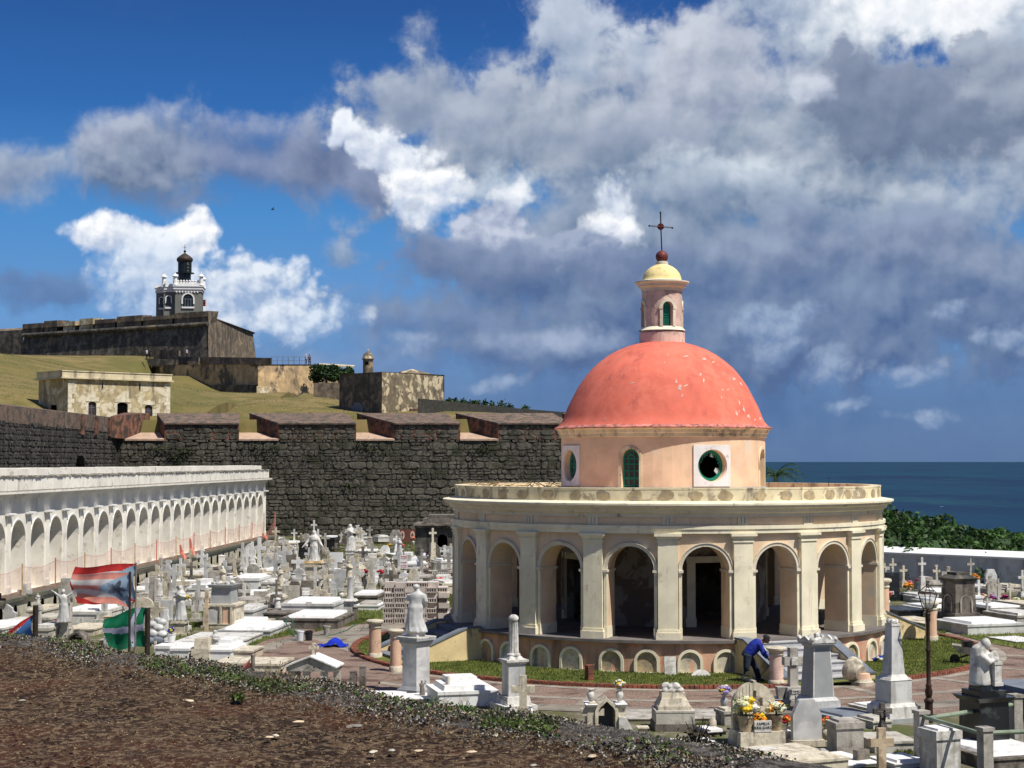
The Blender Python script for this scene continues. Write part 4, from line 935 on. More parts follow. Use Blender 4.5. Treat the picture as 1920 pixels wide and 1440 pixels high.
# orange safety netting on posts
net = thing('safety_netting', 'translucent orange safety netting strung on stakes along the arcade ledge', 'netting', (-23.1 + .045 * 119.4, 119.4, 0))
NP = 15
for i in range(NP):
    s_ = .25 + i * 4.1; h = 1.7 if i in (0, 1) else 1.25
    m_ = M(); p = Vector(am(s_, ZP, -.75)); tilt = random.uniform(-.06, .06); m_.tube([p, p + Vector((0, tilt, h))], .03, 5); m_.build('stake', 'rust_stain' if i % 2 else 'orange_strap', net)
    if i < NP - 1:
        m_ = M(); vs = []; fs = []; n = 16
        for a in range(n + 1):
            t = a / n; sag = .35 * sin(pi * t) * random.uniform(.6, 1.1)
            top = (1.15 if i > 0 else .3 + .9 * (1 - t)) - sag * .5
            vs += [am(s_ + t * 4.1, ZP + .02, -.75 + .05 * sin(a * 1.7)), am(s_ + t * 4.1, ZP + top * .5, -.75 + .06 * sin(a * 2.3)), am(s_ + t * 4.1, ZP + top, -.75)]
            if a: o_ = 3 * (a - 1); fs += [(o_, o_ + 1, o_ + 4, o_ + 3), (o_ + 1, o_ + 2, o_ + 5, o_ + 4)]
        m_.add(vs, fs); m_.build('net', 'orange_net', net)
        m_ = M(); pts = [am(s_ + 4.1 * t / 8, ZP + (1.15 if i else .9) - .35 * sin(pi * t / 8) * .5, -.76) for t in range(9)]; m_.tube(pts, .006, 4); m_.build('net_cord', 'orange_strap', net)
for s_, z in ((26.6, .95), (28.8, .7), (5.8, .35)):
    m_ = M(); p = Vector(am(s_, ZP + .05, -.95)); m_.tube([p + Vector((0, 0, z)), p + Vector((.05, .1, z * .4)), p + Vector((.3, -.2, .0)), p + Vector((.35, -.7, -.05))], [.05, .10, .10, .05], 6); o = m_.build('fallen_netting', 'orange_strap'); o.location = arc.location; tag(o, 'bunched bright orange netting hanging off the arcade ledge', 'netting')

# ================================================================== STONE GUARDHOUSE ON THE SLOPE
A0 = at(127, 790, 172); gh = thing('guardhouse', 'beige stone guardhouse with flat cornice and dark doorways on grassy slope', 'house', (A0.x, A0.y, 9.6))
B0 = at(318, 790, 180); dv_ = Vector((B0.x - A0.x, B0.y - A0.y, 0)); WG_ = dv_.length; da = dv_.normalized(); dn = Vector((-da.y, da.x, 0))
def gm_(s_, z, d): p = da * s_ + dn * d; return (p.x, p.y, z)
fx = lambda px: (px - 127) / 191 * WG_
def lint(c, h, z0, zs):
    return (c, h, lambda s_: z0, lambda s_: zs + .16 * (1 - ((s_ - c) / h) ** 2))
ops = [lint(fx(171), .45, .9, 2.7), lint(fx(227), .62, .9, 2.7), lint(fx(277), .45, .4, 2.5)]
m_ = M(); holed_wall(m_, 0, WG_, -1.2, 5.2, ops, lambda s_, z, d: gm_(s_, z, d * .4), ds=2, n=8); m_.build('front_wall', 'house_plaster', gh)
m_ = M(); m_.add([gm_(s_, z, d) for s_, z, d in ((0, -1.2, .0), (0, 5.2, 0), (-.6, 5.2, 5.5), (-.6, -1.2, 5.5), (WG_, -1.2, 0), (WG_, 5.2, 0), (WG_, 5.2, 5.5), (WG_, -1.2, 5.5))], [(0, 1, 2, 3), (4, 7, 6, 5), (3, 2, 6, 7), (1, 5, 6, 2)]); m_.build('side_walls', 'house_plaster', gh)
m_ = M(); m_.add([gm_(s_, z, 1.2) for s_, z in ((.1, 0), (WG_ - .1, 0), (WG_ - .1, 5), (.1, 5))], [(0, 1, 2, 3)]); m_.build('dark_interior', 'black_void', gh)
m_ = M(); mbox(m_, -.95, WG_ + .35, 5.2, 5.36, -.35, 5.9, gm_); mbox(m_, -.75, WG_ + .15, 5.36, 5.95, -.15, 5.7, gm_); mbox(m_, -.82, WG_ + .22, 5.95, 6.05, -.22, 5.8, gm_); m_.build('cornice', 'house_trim', gh)
for e, c0 in enumerate((fx(171), fx(227), fx(277))):
    h = (.45, .62, .45)[e]; z0 = (.9, .9, .4)[e]; zt_ = (2.7, 2.7, 2.5)[e]
    f_ = M(); mbox(f_, c0 - h, c0 + h, z0, zt_ + .14, .18, .22, gm_); wn_ = f_.build('door' if e else 'window', 'door_wood' if e != 1 else 'black_void', gh)
    for q_ in range(4):
        for sd in (-1, 1):
            m_ = M(); a_ = sorted((c0 + sd * h, c0 + sd * (h + (.42 if q_ % 2 else .30)))); mbox(m_, a_[0], a_[1], z0 + q_ * .46, z0 + q_ * .46 + .44, -.04, .02, gm_); m_.build('quoin_stone', 'house_stone', gh)
    for q_ in range(3):
        m_ = M(); mbox(m_, c0 - h - .3 + q_ * (2 * h + .6) / 3, c0 - h - .31 + (q_ + 1) * (2 * h + .6) / 3, zt_ + .18, zt_ + .55 + (.12 if q_ == 1 else 0), -.04, .02, gm_); m_.build('lintel_stone', 'house_stone', gh)
    if e != 1:
        m_ = M(); mbox(m_, c0 - .02, c0 + .02, z0, zt_, .15, .18, gm_); mbox(m_, c0 - h, c0 + h, zt_ - .5, zt_ - .45, .15, .18, gm_); m_.build('glazing_bar', 'grey_slate', wn_)
for c0 in (0, WG_):
    for q_ in range(12):
        m_ = M(); w_ = .7 if q_ % 2 else .45; a_ = (c0 - .03, c0 + w_) if c0 == 0 else (c0 - w_, c0 + .03); mbox(m_, a_[0], a_[1], -.8 + q_ * .49, -.8 + q_ * .49 + .47, -.035, .02, gm_); m_.build('quoin_stone', 'house_stone', gh)
m_ = M(); p0 = Vector(gm_(-.27, 1.0, 2.4)); m_.add([gm_(-.29, 1.0, 2.0), gm_(-.29, 2.5, 2.0), gm_(-.40, 2.5, 3.0), gm_(-.40, 1.0, 3.0)], [(0, 1, 2, 3)]); m_.build('side_window', 'black_void', gh)
for c0 in (3.9, 8.3): m_ = M(); mbox(m_, c0 - .05, c0 + .05, 4.3, 4.9, -.12, .02, gm_); m_.build('wall_bracket', 'dark_iron', gh)
for c0, hh in ((6.8, .35), (9.0, .5)):
    pass
# ================================================================== RUINED POWDER HOUSE WITH SENTRY BOX
q0, q1, q2 = at(716, 776, 176), at(636, 771, 184), at(833, 772, 186)
rh = thing('powder_house', 'mottled old powder house with shaded left side and pale flaking front', 'house', (q0.x, q0.y, 9.0))
def rel(p): return (p.x - q0.x, p.y - q0.y)
tl = at(640, 702, 184).z - 9; tc_ = at(716, 697, 176).z - 9; tr = at(831, 703, 186).z - 9
a, b, c = (0, 0), rel(q1), rel(q2); d = (b[0] + c[0], b[1] + c[1])
m_ = M(); m_.add([a + (-1,), b + (-1,), (b[0] + .1, b[1] + .1, tl), (a[0], a[1] + .05, tc_)], [(0, 1, 2, 3)]); m_.build('side_wall', 'ruin_shaded', rh)  # face turned from the sun, its shade painted in
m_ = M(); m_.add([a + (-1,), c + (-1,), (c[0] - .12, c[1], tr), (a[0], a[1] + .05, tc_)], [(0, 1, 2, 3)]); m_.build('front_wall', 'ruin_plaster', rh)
m_ = M(); m_.add([(a[0], a[1], tc_), (b[0], b[1], tl), (d[0], d[1], tl + .5), (c[0], c[1], tr)], [(0, 1, 2, 3)]); m_.add([(b[0], b[1], -1), (d[0], d[1], -1), (d[0], d[1], tl + .5), (b[0], b[1], tl)], [(0, 1, 2, 3)]); m_.add([(c[0], c[1], -1), (d[0], d[1], -1), (d[0], d[1], tl + .5), (c[0], c[1], tr)], [(0, 1, 2, 3)])
m_.build('roof', 'house_trim', rh)
def onw(p, q_, t, z, off): # point on a wall
    n_ = Vector((q_[1] - p[1], p[0] - q_[0])).normalized()
    if n_.y > 0: n_ = -n_
    return (p[0] + (q_[0] - p[0]) * t + n_.x * off, p[1] + (q_[1] - p[1]) * t + n_.y * off, z)
m_ = M(); m_.add([onw(a, b, .42, .6, .03), onw(a, b, .70, .6, .03), onw(a, b, .70, 3.1, .03), onw(a, b, .62, 3.6, .03), onw(a, b, .52, 3.65, .03), onw(a, b, .42, 3.1, .03)], [tuple(range(6))]); m_.build('door', 'grey_slate', rh)
m_ = M(); m_.add([onw(a, c, .44, .8, .03), onw(a, c, .56, .8, .03), onw(a, c, .56, 2.4, .03), onw(a, c, .50, 2.75, .03), onw(a, c, .44, 2.5, .03)], [tuple(range(5))]); m_.build('doorway', 'black_void', rh)
m_ = M(); 
for t0, t1, z0, z1 in ((.41, .44, .8, 2.6), (.56, .59, .8, 2.6), (.42, .58, 2.65, 2.95)): m_.add([onw(a, c, t0, z0, .06), onw(a, c, t1, z0, .06), onw(a, c, t1, z1, .06), onw(a, c, t0, z1, .06)], [(0, 1, 2, 3)])
m_.build('door_surround', 'fort_brick', rh)
m_ = M(); vs = [rel(at(748, 697, 186)) + (at(748, 697, 186).z - 9,), rel(at(773, 693, 186)) + (at(773, 692, 186).z - 9,), rel(at(825, 704, 188)) + (tr - .0,), rel(at(760, 702, 184)) + (tr - .1,)]
m_.add(vs + [(x, y + 3, z - .3) for x, y, z in vs], [(0, 1, 2, 3), (0, 1, 5, 4), (1, 2, 6, 5)]); m_.build('roof_gable', 'ruin_plaster', rh)
p = at(690, 692, 189); sb = thing('sentry_box', 'round stone sentry box with domed cap beside powder house roof', 'sentry box', (p.x, p.y, p.z - 2.3))
k2 = 189 / F
m_ = M(); m_.lathe([(9.5 * k2, 0), (9.5 * k2, 2.3 + 18 * k2), (11.8 * k2, 2.3 + 18.2 * k2), (11.8 * k2, 2.3 + 19.5 * k2)], 20); m_.build('turret', 'ruin_shaded', sb, smooth=30)
m_ = M(); m_.lathe([(11.8 * k2, 0), (10.5 * k2, 2 * k2), (9.5 * k2, 6 * k2), (6 * k2, 10.5 * k2), (2 * k2, 13 * k2), (1.4 * k2, 14 * k2), (2 * k2, 15.5 * k2), (.8 * k2, 18 * k2)], 20, c=(0, 0, 2.3 + 19.5 * k2)); m_.build('cap', 'ruin_plaster', sb, smooth=30)
m_ = M(); m_.box(-.28, -9.6 * k2 - .03, 2.3 + 8 * k2, .12, -9.6 * k2 + .2, 2.3 + 13 * k2); m_.build('slit', 'black_void', sb)
# low dark sea wall running off to the right
P_ = [(783, 747, 768, 170), (860, 755, 771, 184), (960, 765, 776, 204), (1060, 773, 781, 226), (1120, 777, 783, 240)]
lw = M(); vs = []
for px, y0, y1, Y in P_:
    t = at(px, y0, Y); bt = at(px, y1, Y); vs += [(t.x, t.y, bt.z - 3), (t.x, t.y, t.z), (t.x + .6, t.y + 1.1, t.z), (t.x + .6, t.y + 1.1, bt.z - 3)]
lw.add(vs, [(4 * i + j, 4 * i + (j + 1) % 4, 4 * i + 4 + (j + 1) % 4, 4 * i + 4 + j) for i in range(4) for j in range(4)] + [(0, 1, 2, 3), (16, 17, 18, 19)])
o = lw.build('sea_wall', 'fort_mortar'); tag(o, 'low black stained sea wall falling away right of the powder house', 'wall')
# ================================================================== EL MORRO: bastion, glacis, lighthouse
def wall_strip(m_, pts, ztop, zbot, batter=0.0):
    vs = []
    for i, (x, y) in enumerate(pts):
        vs += [(x, y, zbot if not isinstance(zbot, (list, tuple)) else zbot[i]), (x, y + batter, ztop[i] if isinstance(ztop, (list, tuple)) else ztop)]
    m_.add(vs, [(2 * i, 2 * i + 2, 2 * i + 3, 2 * i + 1) for i in range(len(pts) - 1)])
cL, cC, cR, cB = at(40, 640, 328), at(389, 640, 300), at(479, 640, 332), at(440, 640, 380)
fo = thing('fort_bastion', 'great weathered stone bastion with rounded cordon crowning the grassy hill', 'fort', (cC.x, cC.y, 20))
rel = lambda p: (p.x - cC.x, p.y - cC.y)
L, Cc, Rr, Bb = rel(cL), rel(cC), rel(cR), rel(cB)
topz = at(389, 607, 300).z - 20
def ins(p, f=1.0, k_=1.0): return (p[0] * 1.0 + (0 if p is Cc else 0), p[1] + f)
m_ = M(); n = 1
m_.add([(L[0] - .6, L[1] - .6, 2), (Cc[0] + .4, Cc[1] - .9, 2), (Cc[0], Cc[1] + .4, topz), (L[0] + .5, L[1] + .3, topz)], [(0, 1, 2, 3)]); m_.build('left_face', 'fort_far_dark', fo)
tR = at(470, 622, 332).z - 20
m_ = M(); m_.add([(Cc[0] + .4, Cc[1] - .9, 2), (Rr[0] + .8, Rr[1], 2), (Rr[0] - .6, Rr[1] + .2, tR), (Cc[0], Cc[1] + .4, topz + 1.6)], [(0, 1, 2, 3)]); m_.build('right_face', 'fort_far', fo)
m_ = M(); m_.add([(L[0], L[1] + .3, topz + 1.3), (Cc[0], Cc[1] + .4, topz + 1.4), (Rr[0], Rr[1], tR - .2), (Bb[0], Bb[1], tR), (L[0] + 8, L[1] + 60, topz)], [tuple(range(5))]); m_.build('terreplein', 'fort_far', fo)
m_ = M(); m_.tube([(L[0] + .3, L[1] - .1, topz), (Cc[0], Cc[1] + .1, topz)], .38, 8); m_.build('cordon', 'fort_far_dark', fo)
# parapet blocks along the top
N_ = 11; us = [0, .12, .125, .20, .235, .30, .325, .40, .41, .52, .53, .66, .67, .82, .83, 1.0]
for i in range(0, len(us) - 1, 2):
    u0, u1 = us[i], us[i + 1]; h0 = 2.3 - .3 * u0 + (.35 if i % 4 else 0); m_ = M()
    p0 = (L[0] + (Cc[0] - L[0]) * u0, L[1] + (Cc[1] - L[1]) * u0 + .5); p1 = (L[0] + (Cc[0] - L[0]) * u1, L[1] + (Cc[1] - L[1]) * u1 + .5)
    m_.add([p0 + (topz,), p1 + (topz,), (p1[0] + .4, p1[1] + 5, topz), (p0[0] + .4, p0[1] + 5, topz), (p0[0], p0[1] + .2, topz + h0), (p1[0], p1[1] + .2, topz + h0), (p1[0] + 1, p1[1] + 5, topz + h0 + .35), (p0[0] + 1, p0[1] + 5, topz + h0 + .35)], [(4, 5, 6, 7), (0, 1, 5, 4), (1, 2, 6, 5), (3, 0, 4, 7)])
    m_.build('parapet_block', 'house_plaster' if i in (4, 6) else 'fort_far', fo)
# lower left wing
m_ = M(); l0, l1 = rel(at(-140, 640, 352)), rel(at(44, 640, 340)); z1 = at(20, 622, 345).z - 20
m_.add([l0 + (0,), l1 + (0,), l1 + (z1,), l0 + (z1,)], [(0, 1, 2, 3)]); m_.build('wing_wall', 'fort_far_dark', fo)
m_ = M(); m_.add([l0 + (z1,), l1 + (z1,), (l1[0], l1[1] + 6, z1 + 1.0), (l0[0], l0[1] + 6, z1 + 1.0), (l0[0], l0[1], z1 - 1.3), (l1[0], l1[1], z1 - 1.3)], [(0, 1, 2, 3)]); m_.build('wing_parapet', 'fort_far', fo)
# glacis rampart, sand coloured
g0, g1, g2, g3 = at(272, 690, 287), at(483, 690, 255), at(600, 690, 268), at(640, 690, 300)
gl = thing('sandy_rampart', 'sand coloured rampart with black stains below the fort bastion', 'rampart', (g1.x, g1.y, 12))
rel = lambda p: (p.x - g1.x, p.y - g1.y); a, b, c, d = rel(g0), rel(g1), rel(g2), rel(g3); zt0, zt1, zt2 = at(272, 684, 287).z - 12, at(483, 683, 255).z - 12, at(598, 683, 268).z - 12
m_ = M(); m_.add([a + (0,), (b[0] + .3, b[1] - .8, 0), (b[0], b[1] + .3, zt1), a + (zt0,)], [(0, 1, 2, 3)]); m_.add([(b[0] + .3, b[1] - .8, 0), (c[0] + .6, c[1] - .3, 0), (c[0], c[1] + .3, zt2), (b[0], b[1] + .3, zt1)], [(0, 1, 2, 3)]); m_.build('face', 'fort_sand', gl)
zs_ = at(530, 728, 261).z - 12
m_ = M(); m_.add([(b[0], b[1] - 1.2, 0), (c[0] - 1, c[1] - 1.2, 0), (c[0] - 1, c[1] - .8, zs_), (b[0], b[1] - .8, zs_), (b[0], b[1] + .1, zs_ + .1), (c[0] - 1, c[1], zs_ + .1)], [(0, 1, 2, 3), (3, 2, 5, 4)]); m_.add([(b[0], b[1] - 1.2, 0), (b[0], b[1] - .8, zs_), (b[0], b[1], zs_), (b[0], b[1], 0)], [(0, 1, 2, 3)]); m_.build('plinth', 'house_plaster', gl)
m_ = M(); a2 = rel(at(325, 700, 279)); m_.add([(a2[0], a2[1] - 1.2, 0), (b[0] - .1, b[1] - 1.4, 0), (b[0] - .1, b[1] - 1.0, zs_ + .3), (a2[0], a2[1] - .9, zs_ + 1.0), (a2[0], a2[1] + .2, zs_ + 1.1), (b[0] - .1, b[1], zs_ + .4)], [(0, 1, 2, 3), (3, 2, 5, 4)]); m_.build('dark_plinth', 'fort_far_dark', gl)
m_ = M(); m_.add([a + (zt0,), b + (zt1 - .02,), c + (zt2 - .02,), d + (zt2,), (a[0], a[1] + 20, zt0 + 1)], [tuple(range(5))]); m_.build('platform', 'fort_far', gl)
m_ = M(); m_.add([c + (0,), d + (0,), d + (zt2,), c + (zt2,)], [(0, 1, 2, 3)]); m_.build('end_face', 'fort_sand', gl)
# low walls on the platform
for (pa, pb, ya, yb, Ya, Yb, mt_) in ((268, 335, 655, 671, 290, 284, 'fort_far'), (335, 372, 668, 684, 284, 280, 'fort_far_dark'), (372, 508, 669, 688, 282, 272, 'fort_far'), (272, 330, 672, 680, 283, 281, 'fort_far_dark'), (352, 372, 676, 690, 276, 275, 'fort_far')):
    p0, p1 = at(pa, ya, Ya), at(pb, ya + 2, Yb); zb_ = at(pa, yb, Ya).z
    m_ = M(); m_.add([(p0.x, p0.y, zb_ - .6), (p1.x, p1.y, zb_ - .8), (p1.x, p1.y, p1.z), (p0.x, p0.y, p0.z), (p0.x, p0.y + 1.5, zb_ - .6), (p1.x, p1.y + 1.5, zb_ - .8), (p1.x, p1.y + 1.5, p1.z), (p0.x, p0.y + 1.5, p0.z)], [(0, 1, 2, 3), (3, 2, 6, 7), (1, 5, 6, 2), (4, 0, 3, 7)])
    o = m_.build('low_wall', mt_); tag(o, 'short low stone wall on the rampart at the foot of the bastion', 'wall')
rl_ = thing('railing', 'thin metal railing along the edge of the sandy rampart platform', 'railing', (0, 0, 0))
pr_ = [at(508 + i * 10.5, 683, 259 + i * .9) for i in range(8)]
for i, p in enumerate(pr_):
    m_ = M(); m_.tube([(p.x, p.y + .8, p.z - .3), (p.x, p.y + .8, p.z + 1.25)], .05, 4); m_.build('post', 'grey_slate', rl_)
for z in (.65, 1.25):
    m_ = M(); m_.tube([(p.x, p.y + .8, p.z + z) for p in pr_], .035, 4); m_.build('rail', 'grey_slate', rl_)
# pale roof and trees between
p = at(628, 683, 300); m_ = M(); m_.add([(-3.3, 0, 0), (3.4, 0, -.35), (3.4, 3, .0), (-3.0, 3, .35), (-3.3, 0, -.4), (3.4, 0, -.6)], [(0, 1, 2, 3), (4, 5, 1, 0)]); o = m_.build('pale_roof', 'house_trim', loc=tuple(p)); tag(o, 'pale flat roof just showing above the trees beside the rampart', 'roof')
m_ = M(); q0_, q1_ = at(588, 718, 240), at(640, 718, 236); m_.box(0, 0, -3, (q1_ - q0_).x, 1, .9); o = m_.build('low_wall', 'fort_far', loc=(q0_.x, q0_.y, q0_.z - .9)); tag(o, 'low brown wall in front of the trees beside the powder house', 'wall')
# lighthouse
lp = at(338, 640, 335); LY = 335; K = LY / F
lh = thing('lighthouse', 'grey square lighthouse with white crenellated top and black lantern', 'lighthouse', (lp.x, LY, at(338, 600, LY).z), R(6))
zb_ = at(338, 600, LY).z
def Zp(py): return at(338, py, LY).z - zb_
def lx(px): return (px - 338) * K
# main square block, front from px 330 to 378, annex to the left set back
hw = 24 * K; cx0 = lx(354)
m_ = M(); m_.box(cx0 - hw, -hw, 0, cx0 + hw, hw, Zp(549)); m_.build('tower', 'light_grey_tower', lh)
m_ = M(); m_.box(lx(308), -hw + 1.2, 0, cx0 - hw, hw + .5, Zp(549)); m_.box(lx(292), -hw + 3.2, 0, lx(308), hw + .5, Zp(549) - .1); m_.build('annex', 'light_grey_tower', lh)
m_ = M()
for z0, z1, g0 in ((549, 545, 1.5), (545, 540, 3.0), (540, 538, 4.2), (538, 534, 2.6)):
    m_.box(cx0 - hw - g0 * K, -hw - g0 * K, Zp(z0), cx0 + hw + g0 * K, hw + g0 * K, Zp(z1)); m_.box(lx(308) - g0 * K * .6, -hw + 1.2 - g0 * K, Zp(z0), cx0 - hw, hw + .6, Zp(z1) - .02); m_.box(lx(292) - g0 * K * .8, -hw + 3.2 - g0 * K, Zp(z0) - .05, lx(308), hw + .6, Zp(z1) - .04)
m_.build('cornice', 'bright_white', lh)
for i in range(8): m_ = M(); x = cx0 - hw + 1.5 * K + i * 5.5 * K; m_.box(x, -hw - 1.8 * K, Zp(551), x + 2.6 * K, -hw, Zp(546)); m_.build('dentil', 'bright_white', lh)
for i in range(8): m_ = M(); x = cx0 - hw + 3 * K + i * 5.3 * K; m_.box(x, -hw - .2 * K, Zp(534), x + 4.2 * K, -hw + 1.6 * K, Zp(529)); m_.lathe([(2.1 * K, 0), (1.5 * K, 1.4 * K), (.2 * K, 2 * K)], 8, c=(x + 2.1 * K, -hw + .7 * K, Zp(529.2))); m_.build('merlon', 'bright_white', lh)
for i in range(5): m_ = M(); y = -hw + 3 * K + i * 6 * K; m_.box(lx(312) - 1.6 * K, y, Zp(534), lx(312) + 1 * K, y + 4 * K, Zp(529)); m_.build('merlon', 'bright_white', lh)
for x, y in ((cx0 - hw, -hw), (cx0 + hw, -hw), (lx(308), -hw + 1.5), (cx0 + hw, hw), (cx0 - hw, hw)):
    m_ = M(); m_.lathe([(3 * K, 538), (5 * K, 537), (4 * K, 534), (3.6 * K, 522), (6 * K, 521), (6 * K, 520.4), (2.5 * K, 517), (.8 * K, 515.5), (.6 * K, 513)], 12, c=(0, 0, 0)); m_.v = [(a_ + x, b_ + y, Zp(c_)) for a_, b_, c_ in m_.v]; m_.build('corner_turret', 'bright_white', lh)
def lwin(cx_, y, hw_, z0, zs, fw=2.6):
    m_ = M(); mpw = lambda s_, z, d: (s_, y + d, z); band(m_, cx_, hw_, hw_ + fw * K, zs, mpw, -.18, .02, legs=(1.0), n=10); mbox(m_, cx_ - hw_ - 2 * K, cx_ + hw_ + 2 * K, z0 - .35, z0 - .02, -.22, .02, mpw); wf = m_.build('window', 'bright_white', lh)
    m_ = M(); P_ = [(-hw_, z0)] + [(-hw_ * cos(pi * j / 10), zs + hw_ * sin(pi * j / 10)) for j in range(11)] + [(hw_, z0)]; m_.add([(cx_ + x, y - .03, z) for x, z in P_], [tuple(range(len(P_)))]); m_.build('pane', 'lighthouse_dark', wf)
    m_ = M()
    for e in (-.5, 0, .5): m_.box(cx_ + e * hw_ * 1.1 - .05, y - .1, z0, cx_ + e * hw_ * 1.1 + .05, y - .04, zs)
    m_.box(cx_ - hw_, y - .1, zs - .05, cx_ + hw_, y - .04, zs + .05); m_.build('glazing_bar', 'grey_slate', wf)
lwin(cx0, -hw, 9.5 * K, Zp(577), Zp(563)); lwin(lx(317), -hw + 1.2, 4.2 * K, Zp(577), Zp(561), 2); lwin(lx(302), -hw + 3.2, 3 * K, Zp(577), Zp(561), 2)
m_ = M(); cl = lx(345)
m_.v = []; m_.lathe([(11.5 * K, 532), (11.8 * K, 513.5), (18 * K, 512.8), (18 * K, 511.6), (13 * K, 511.2)], 16, c=(cl, 0, 0)); m_.v = [(a_, b_, Zp(c_)) for a_, b_, c_ in m_.v]; m_.build('gallery', 'lighthouse_dark', lh)
m_ = M(); m_.lathe([(12.6 * K, 511.5), (12.6 * K, 491)], 16, c=(cl, 0, 0)); m_.v = [(a_, b_, Zp(c_)) for a_, b_, c_ in m_.v]; lro = m_.build('lamp_room', 'lighthouse_dark', lh)
for sgn in (-1, 1):
    m_ = M(); m_.lathe([(12.8 * K, 510), (12.8 * K, 493)], 6, c=(cl, 0, 0), a0=R(18), a1=R(70)); m_.v = [(a_, b_, Zp(c_)) for a_, b_, c_ in m_.v]
m_.build('lamp_glass', 'white_panes', lro)
m2 = M()
for t in (20, 32, 44, 56, 68):
    a_ = R(t); x, y = cl + 13 * K * sin(a_), -13 * K * cos(a_); m2.tube([(x, y, Zp(510)), (x, y, Zp(493))], .13, 4)
for z in (505, 499): m2.tube([(cl + 13 * K * sin(R(t)), -13 * K * cos(R(t)), Zp(z)) for t in (18, 30, 45, 58, 70)], .13, 4)
m2.build('lamp_frame', 'lighthouse_dark', lro)
m_ = M(); m_.lathe([(13 * K, 491.5), (15 * K, 489), (15.3 * K, 486), (14 * K, 483.5), (9 * K, 479.5), (4 * K, 476), (1.6 * K, 474.5)], 20, c=(cl, 0, 0)); m_.v = [(a_, b_, Zp(c_)) for a_, b_, c_ in m_.v]; m_.build('lamp_roof', 'lighthouse_copper', lh, smooth=40)
m_ = M(); m_.ball((cl, 0, Zp(471.5)), 2.6 * K, 10, 8); m_.tube([(cl, 0, Zp(470)), (cl, 0, Zp(459))], .06, 5); m_.tube([(cl - 2.6 * K, 0, Zp(464)), (cl + 2.6 * K, 0, Zp(464))], .04, 4); m_.build('finial', 'lighthouse_dark', lh)
# flag by the lighthouse
fp_ = at(387, 600, 337); fg = thing('distant_flag', 'small dark flag on white pole right of the lighthouse', 'flag', tuple(fp_))
Kf = 337 / F
m_ = M(); m_.tube([(0, 0, -1), (0, 0, 40 * Kf)], .09, 5); m_.build('pole', 'bright_white', fg)
m_ = M(); m_.add([(-.2, 0, 39 * Kf), (-.2, 0, 26 * Kf), (-4 * Kf, .3, 26.4 * Kf), (-4 * Kf, .3, 38 * Kf), (-9.5 * Kf, 0, 27 * Kf), (-9.5 * Kf, 0, 39.5 * Kf)], [(0, 1, 2, 3), (3, 2, 4, 5)]); m_.build('cloth', 'flag_navy', fg)
m_ = M(); m_.add([(-1.5 * Kf, -.06, 35 * Kf), (-8 * Kf, -.06, 36 * Kf), (-8 * Kf, -.06, 34 * Kf), (-2.5 * Kf, -.06, 33 * Kf), (-2 * Kf, -.06, 31 * Kf), (-8 * Kf, -.06, 30 * Kf), (-8 * Kf, -.06, 28.5 * Kf), (-1.6 * Kf, -.06, 28.5 * Kf)], [(0, 1, 2, 3), (4, 5, 6, 7)]); m_.build('stripe', 'flag_red', fg)
# ================================================================== FIGURES
def fuse(m_, vox, mat, name='figure', sm=3):
    """join overlapping pieces of one figure into a single continuous surface"""
    me = m_.mesh(name, mat); o = bpy.data.objects.new('tmp', me); COL.objects.link(o)
    r_ = o.modifiers.new('r', 'REMESH'); r_.mode = 'VOXEL'; r_.voxel_size = vox
    s_ = o.modifiers.new('s', 'SMOOTH'); s_.factor = .5; s_.iterations = sm
    bpy.context.view_layer.update(); dg = bpy.context.evaluated_depsgraph_get()
    me2 = bpy.data.meshes.new_from_object(o.evaluated_get(dg)); me2.name = name
    me2.materials.clear(); me2.materials.append(MATS[mat]); me2.shade_smooth()
    bpy.data.objects.remove(o); return me2
def hand(m_, p, dirv, side, r=.035):
    """palm, four unequal curled fingers and a thumb at the side of the palm"""
    p = Vector(p); d = Vector(dirv).normalized(); s_ = Vector(side).normalized(); dn_ = d.cross(s_)
    m_.tube([p, p + d * .05, p + d * .09], [r * .75, r, r * .9], 8)
    for i, L in enumerate((.062, .075, .07, .052)):
        b = p + d * .085 + s_ * (.026 - .0175 * i); m_.tube([b, b + d * L * .5 + dn_ * .006, b + d * L * .8 + dn_ * .026], [.010, .0095, .007], 6)
    b = p + d * .03 + s_ * r * .8; m_.tube([b, b + d * .03 + s_ * .022, b + d * .058 + s_ * .022], [.012, .011, .008], 6)
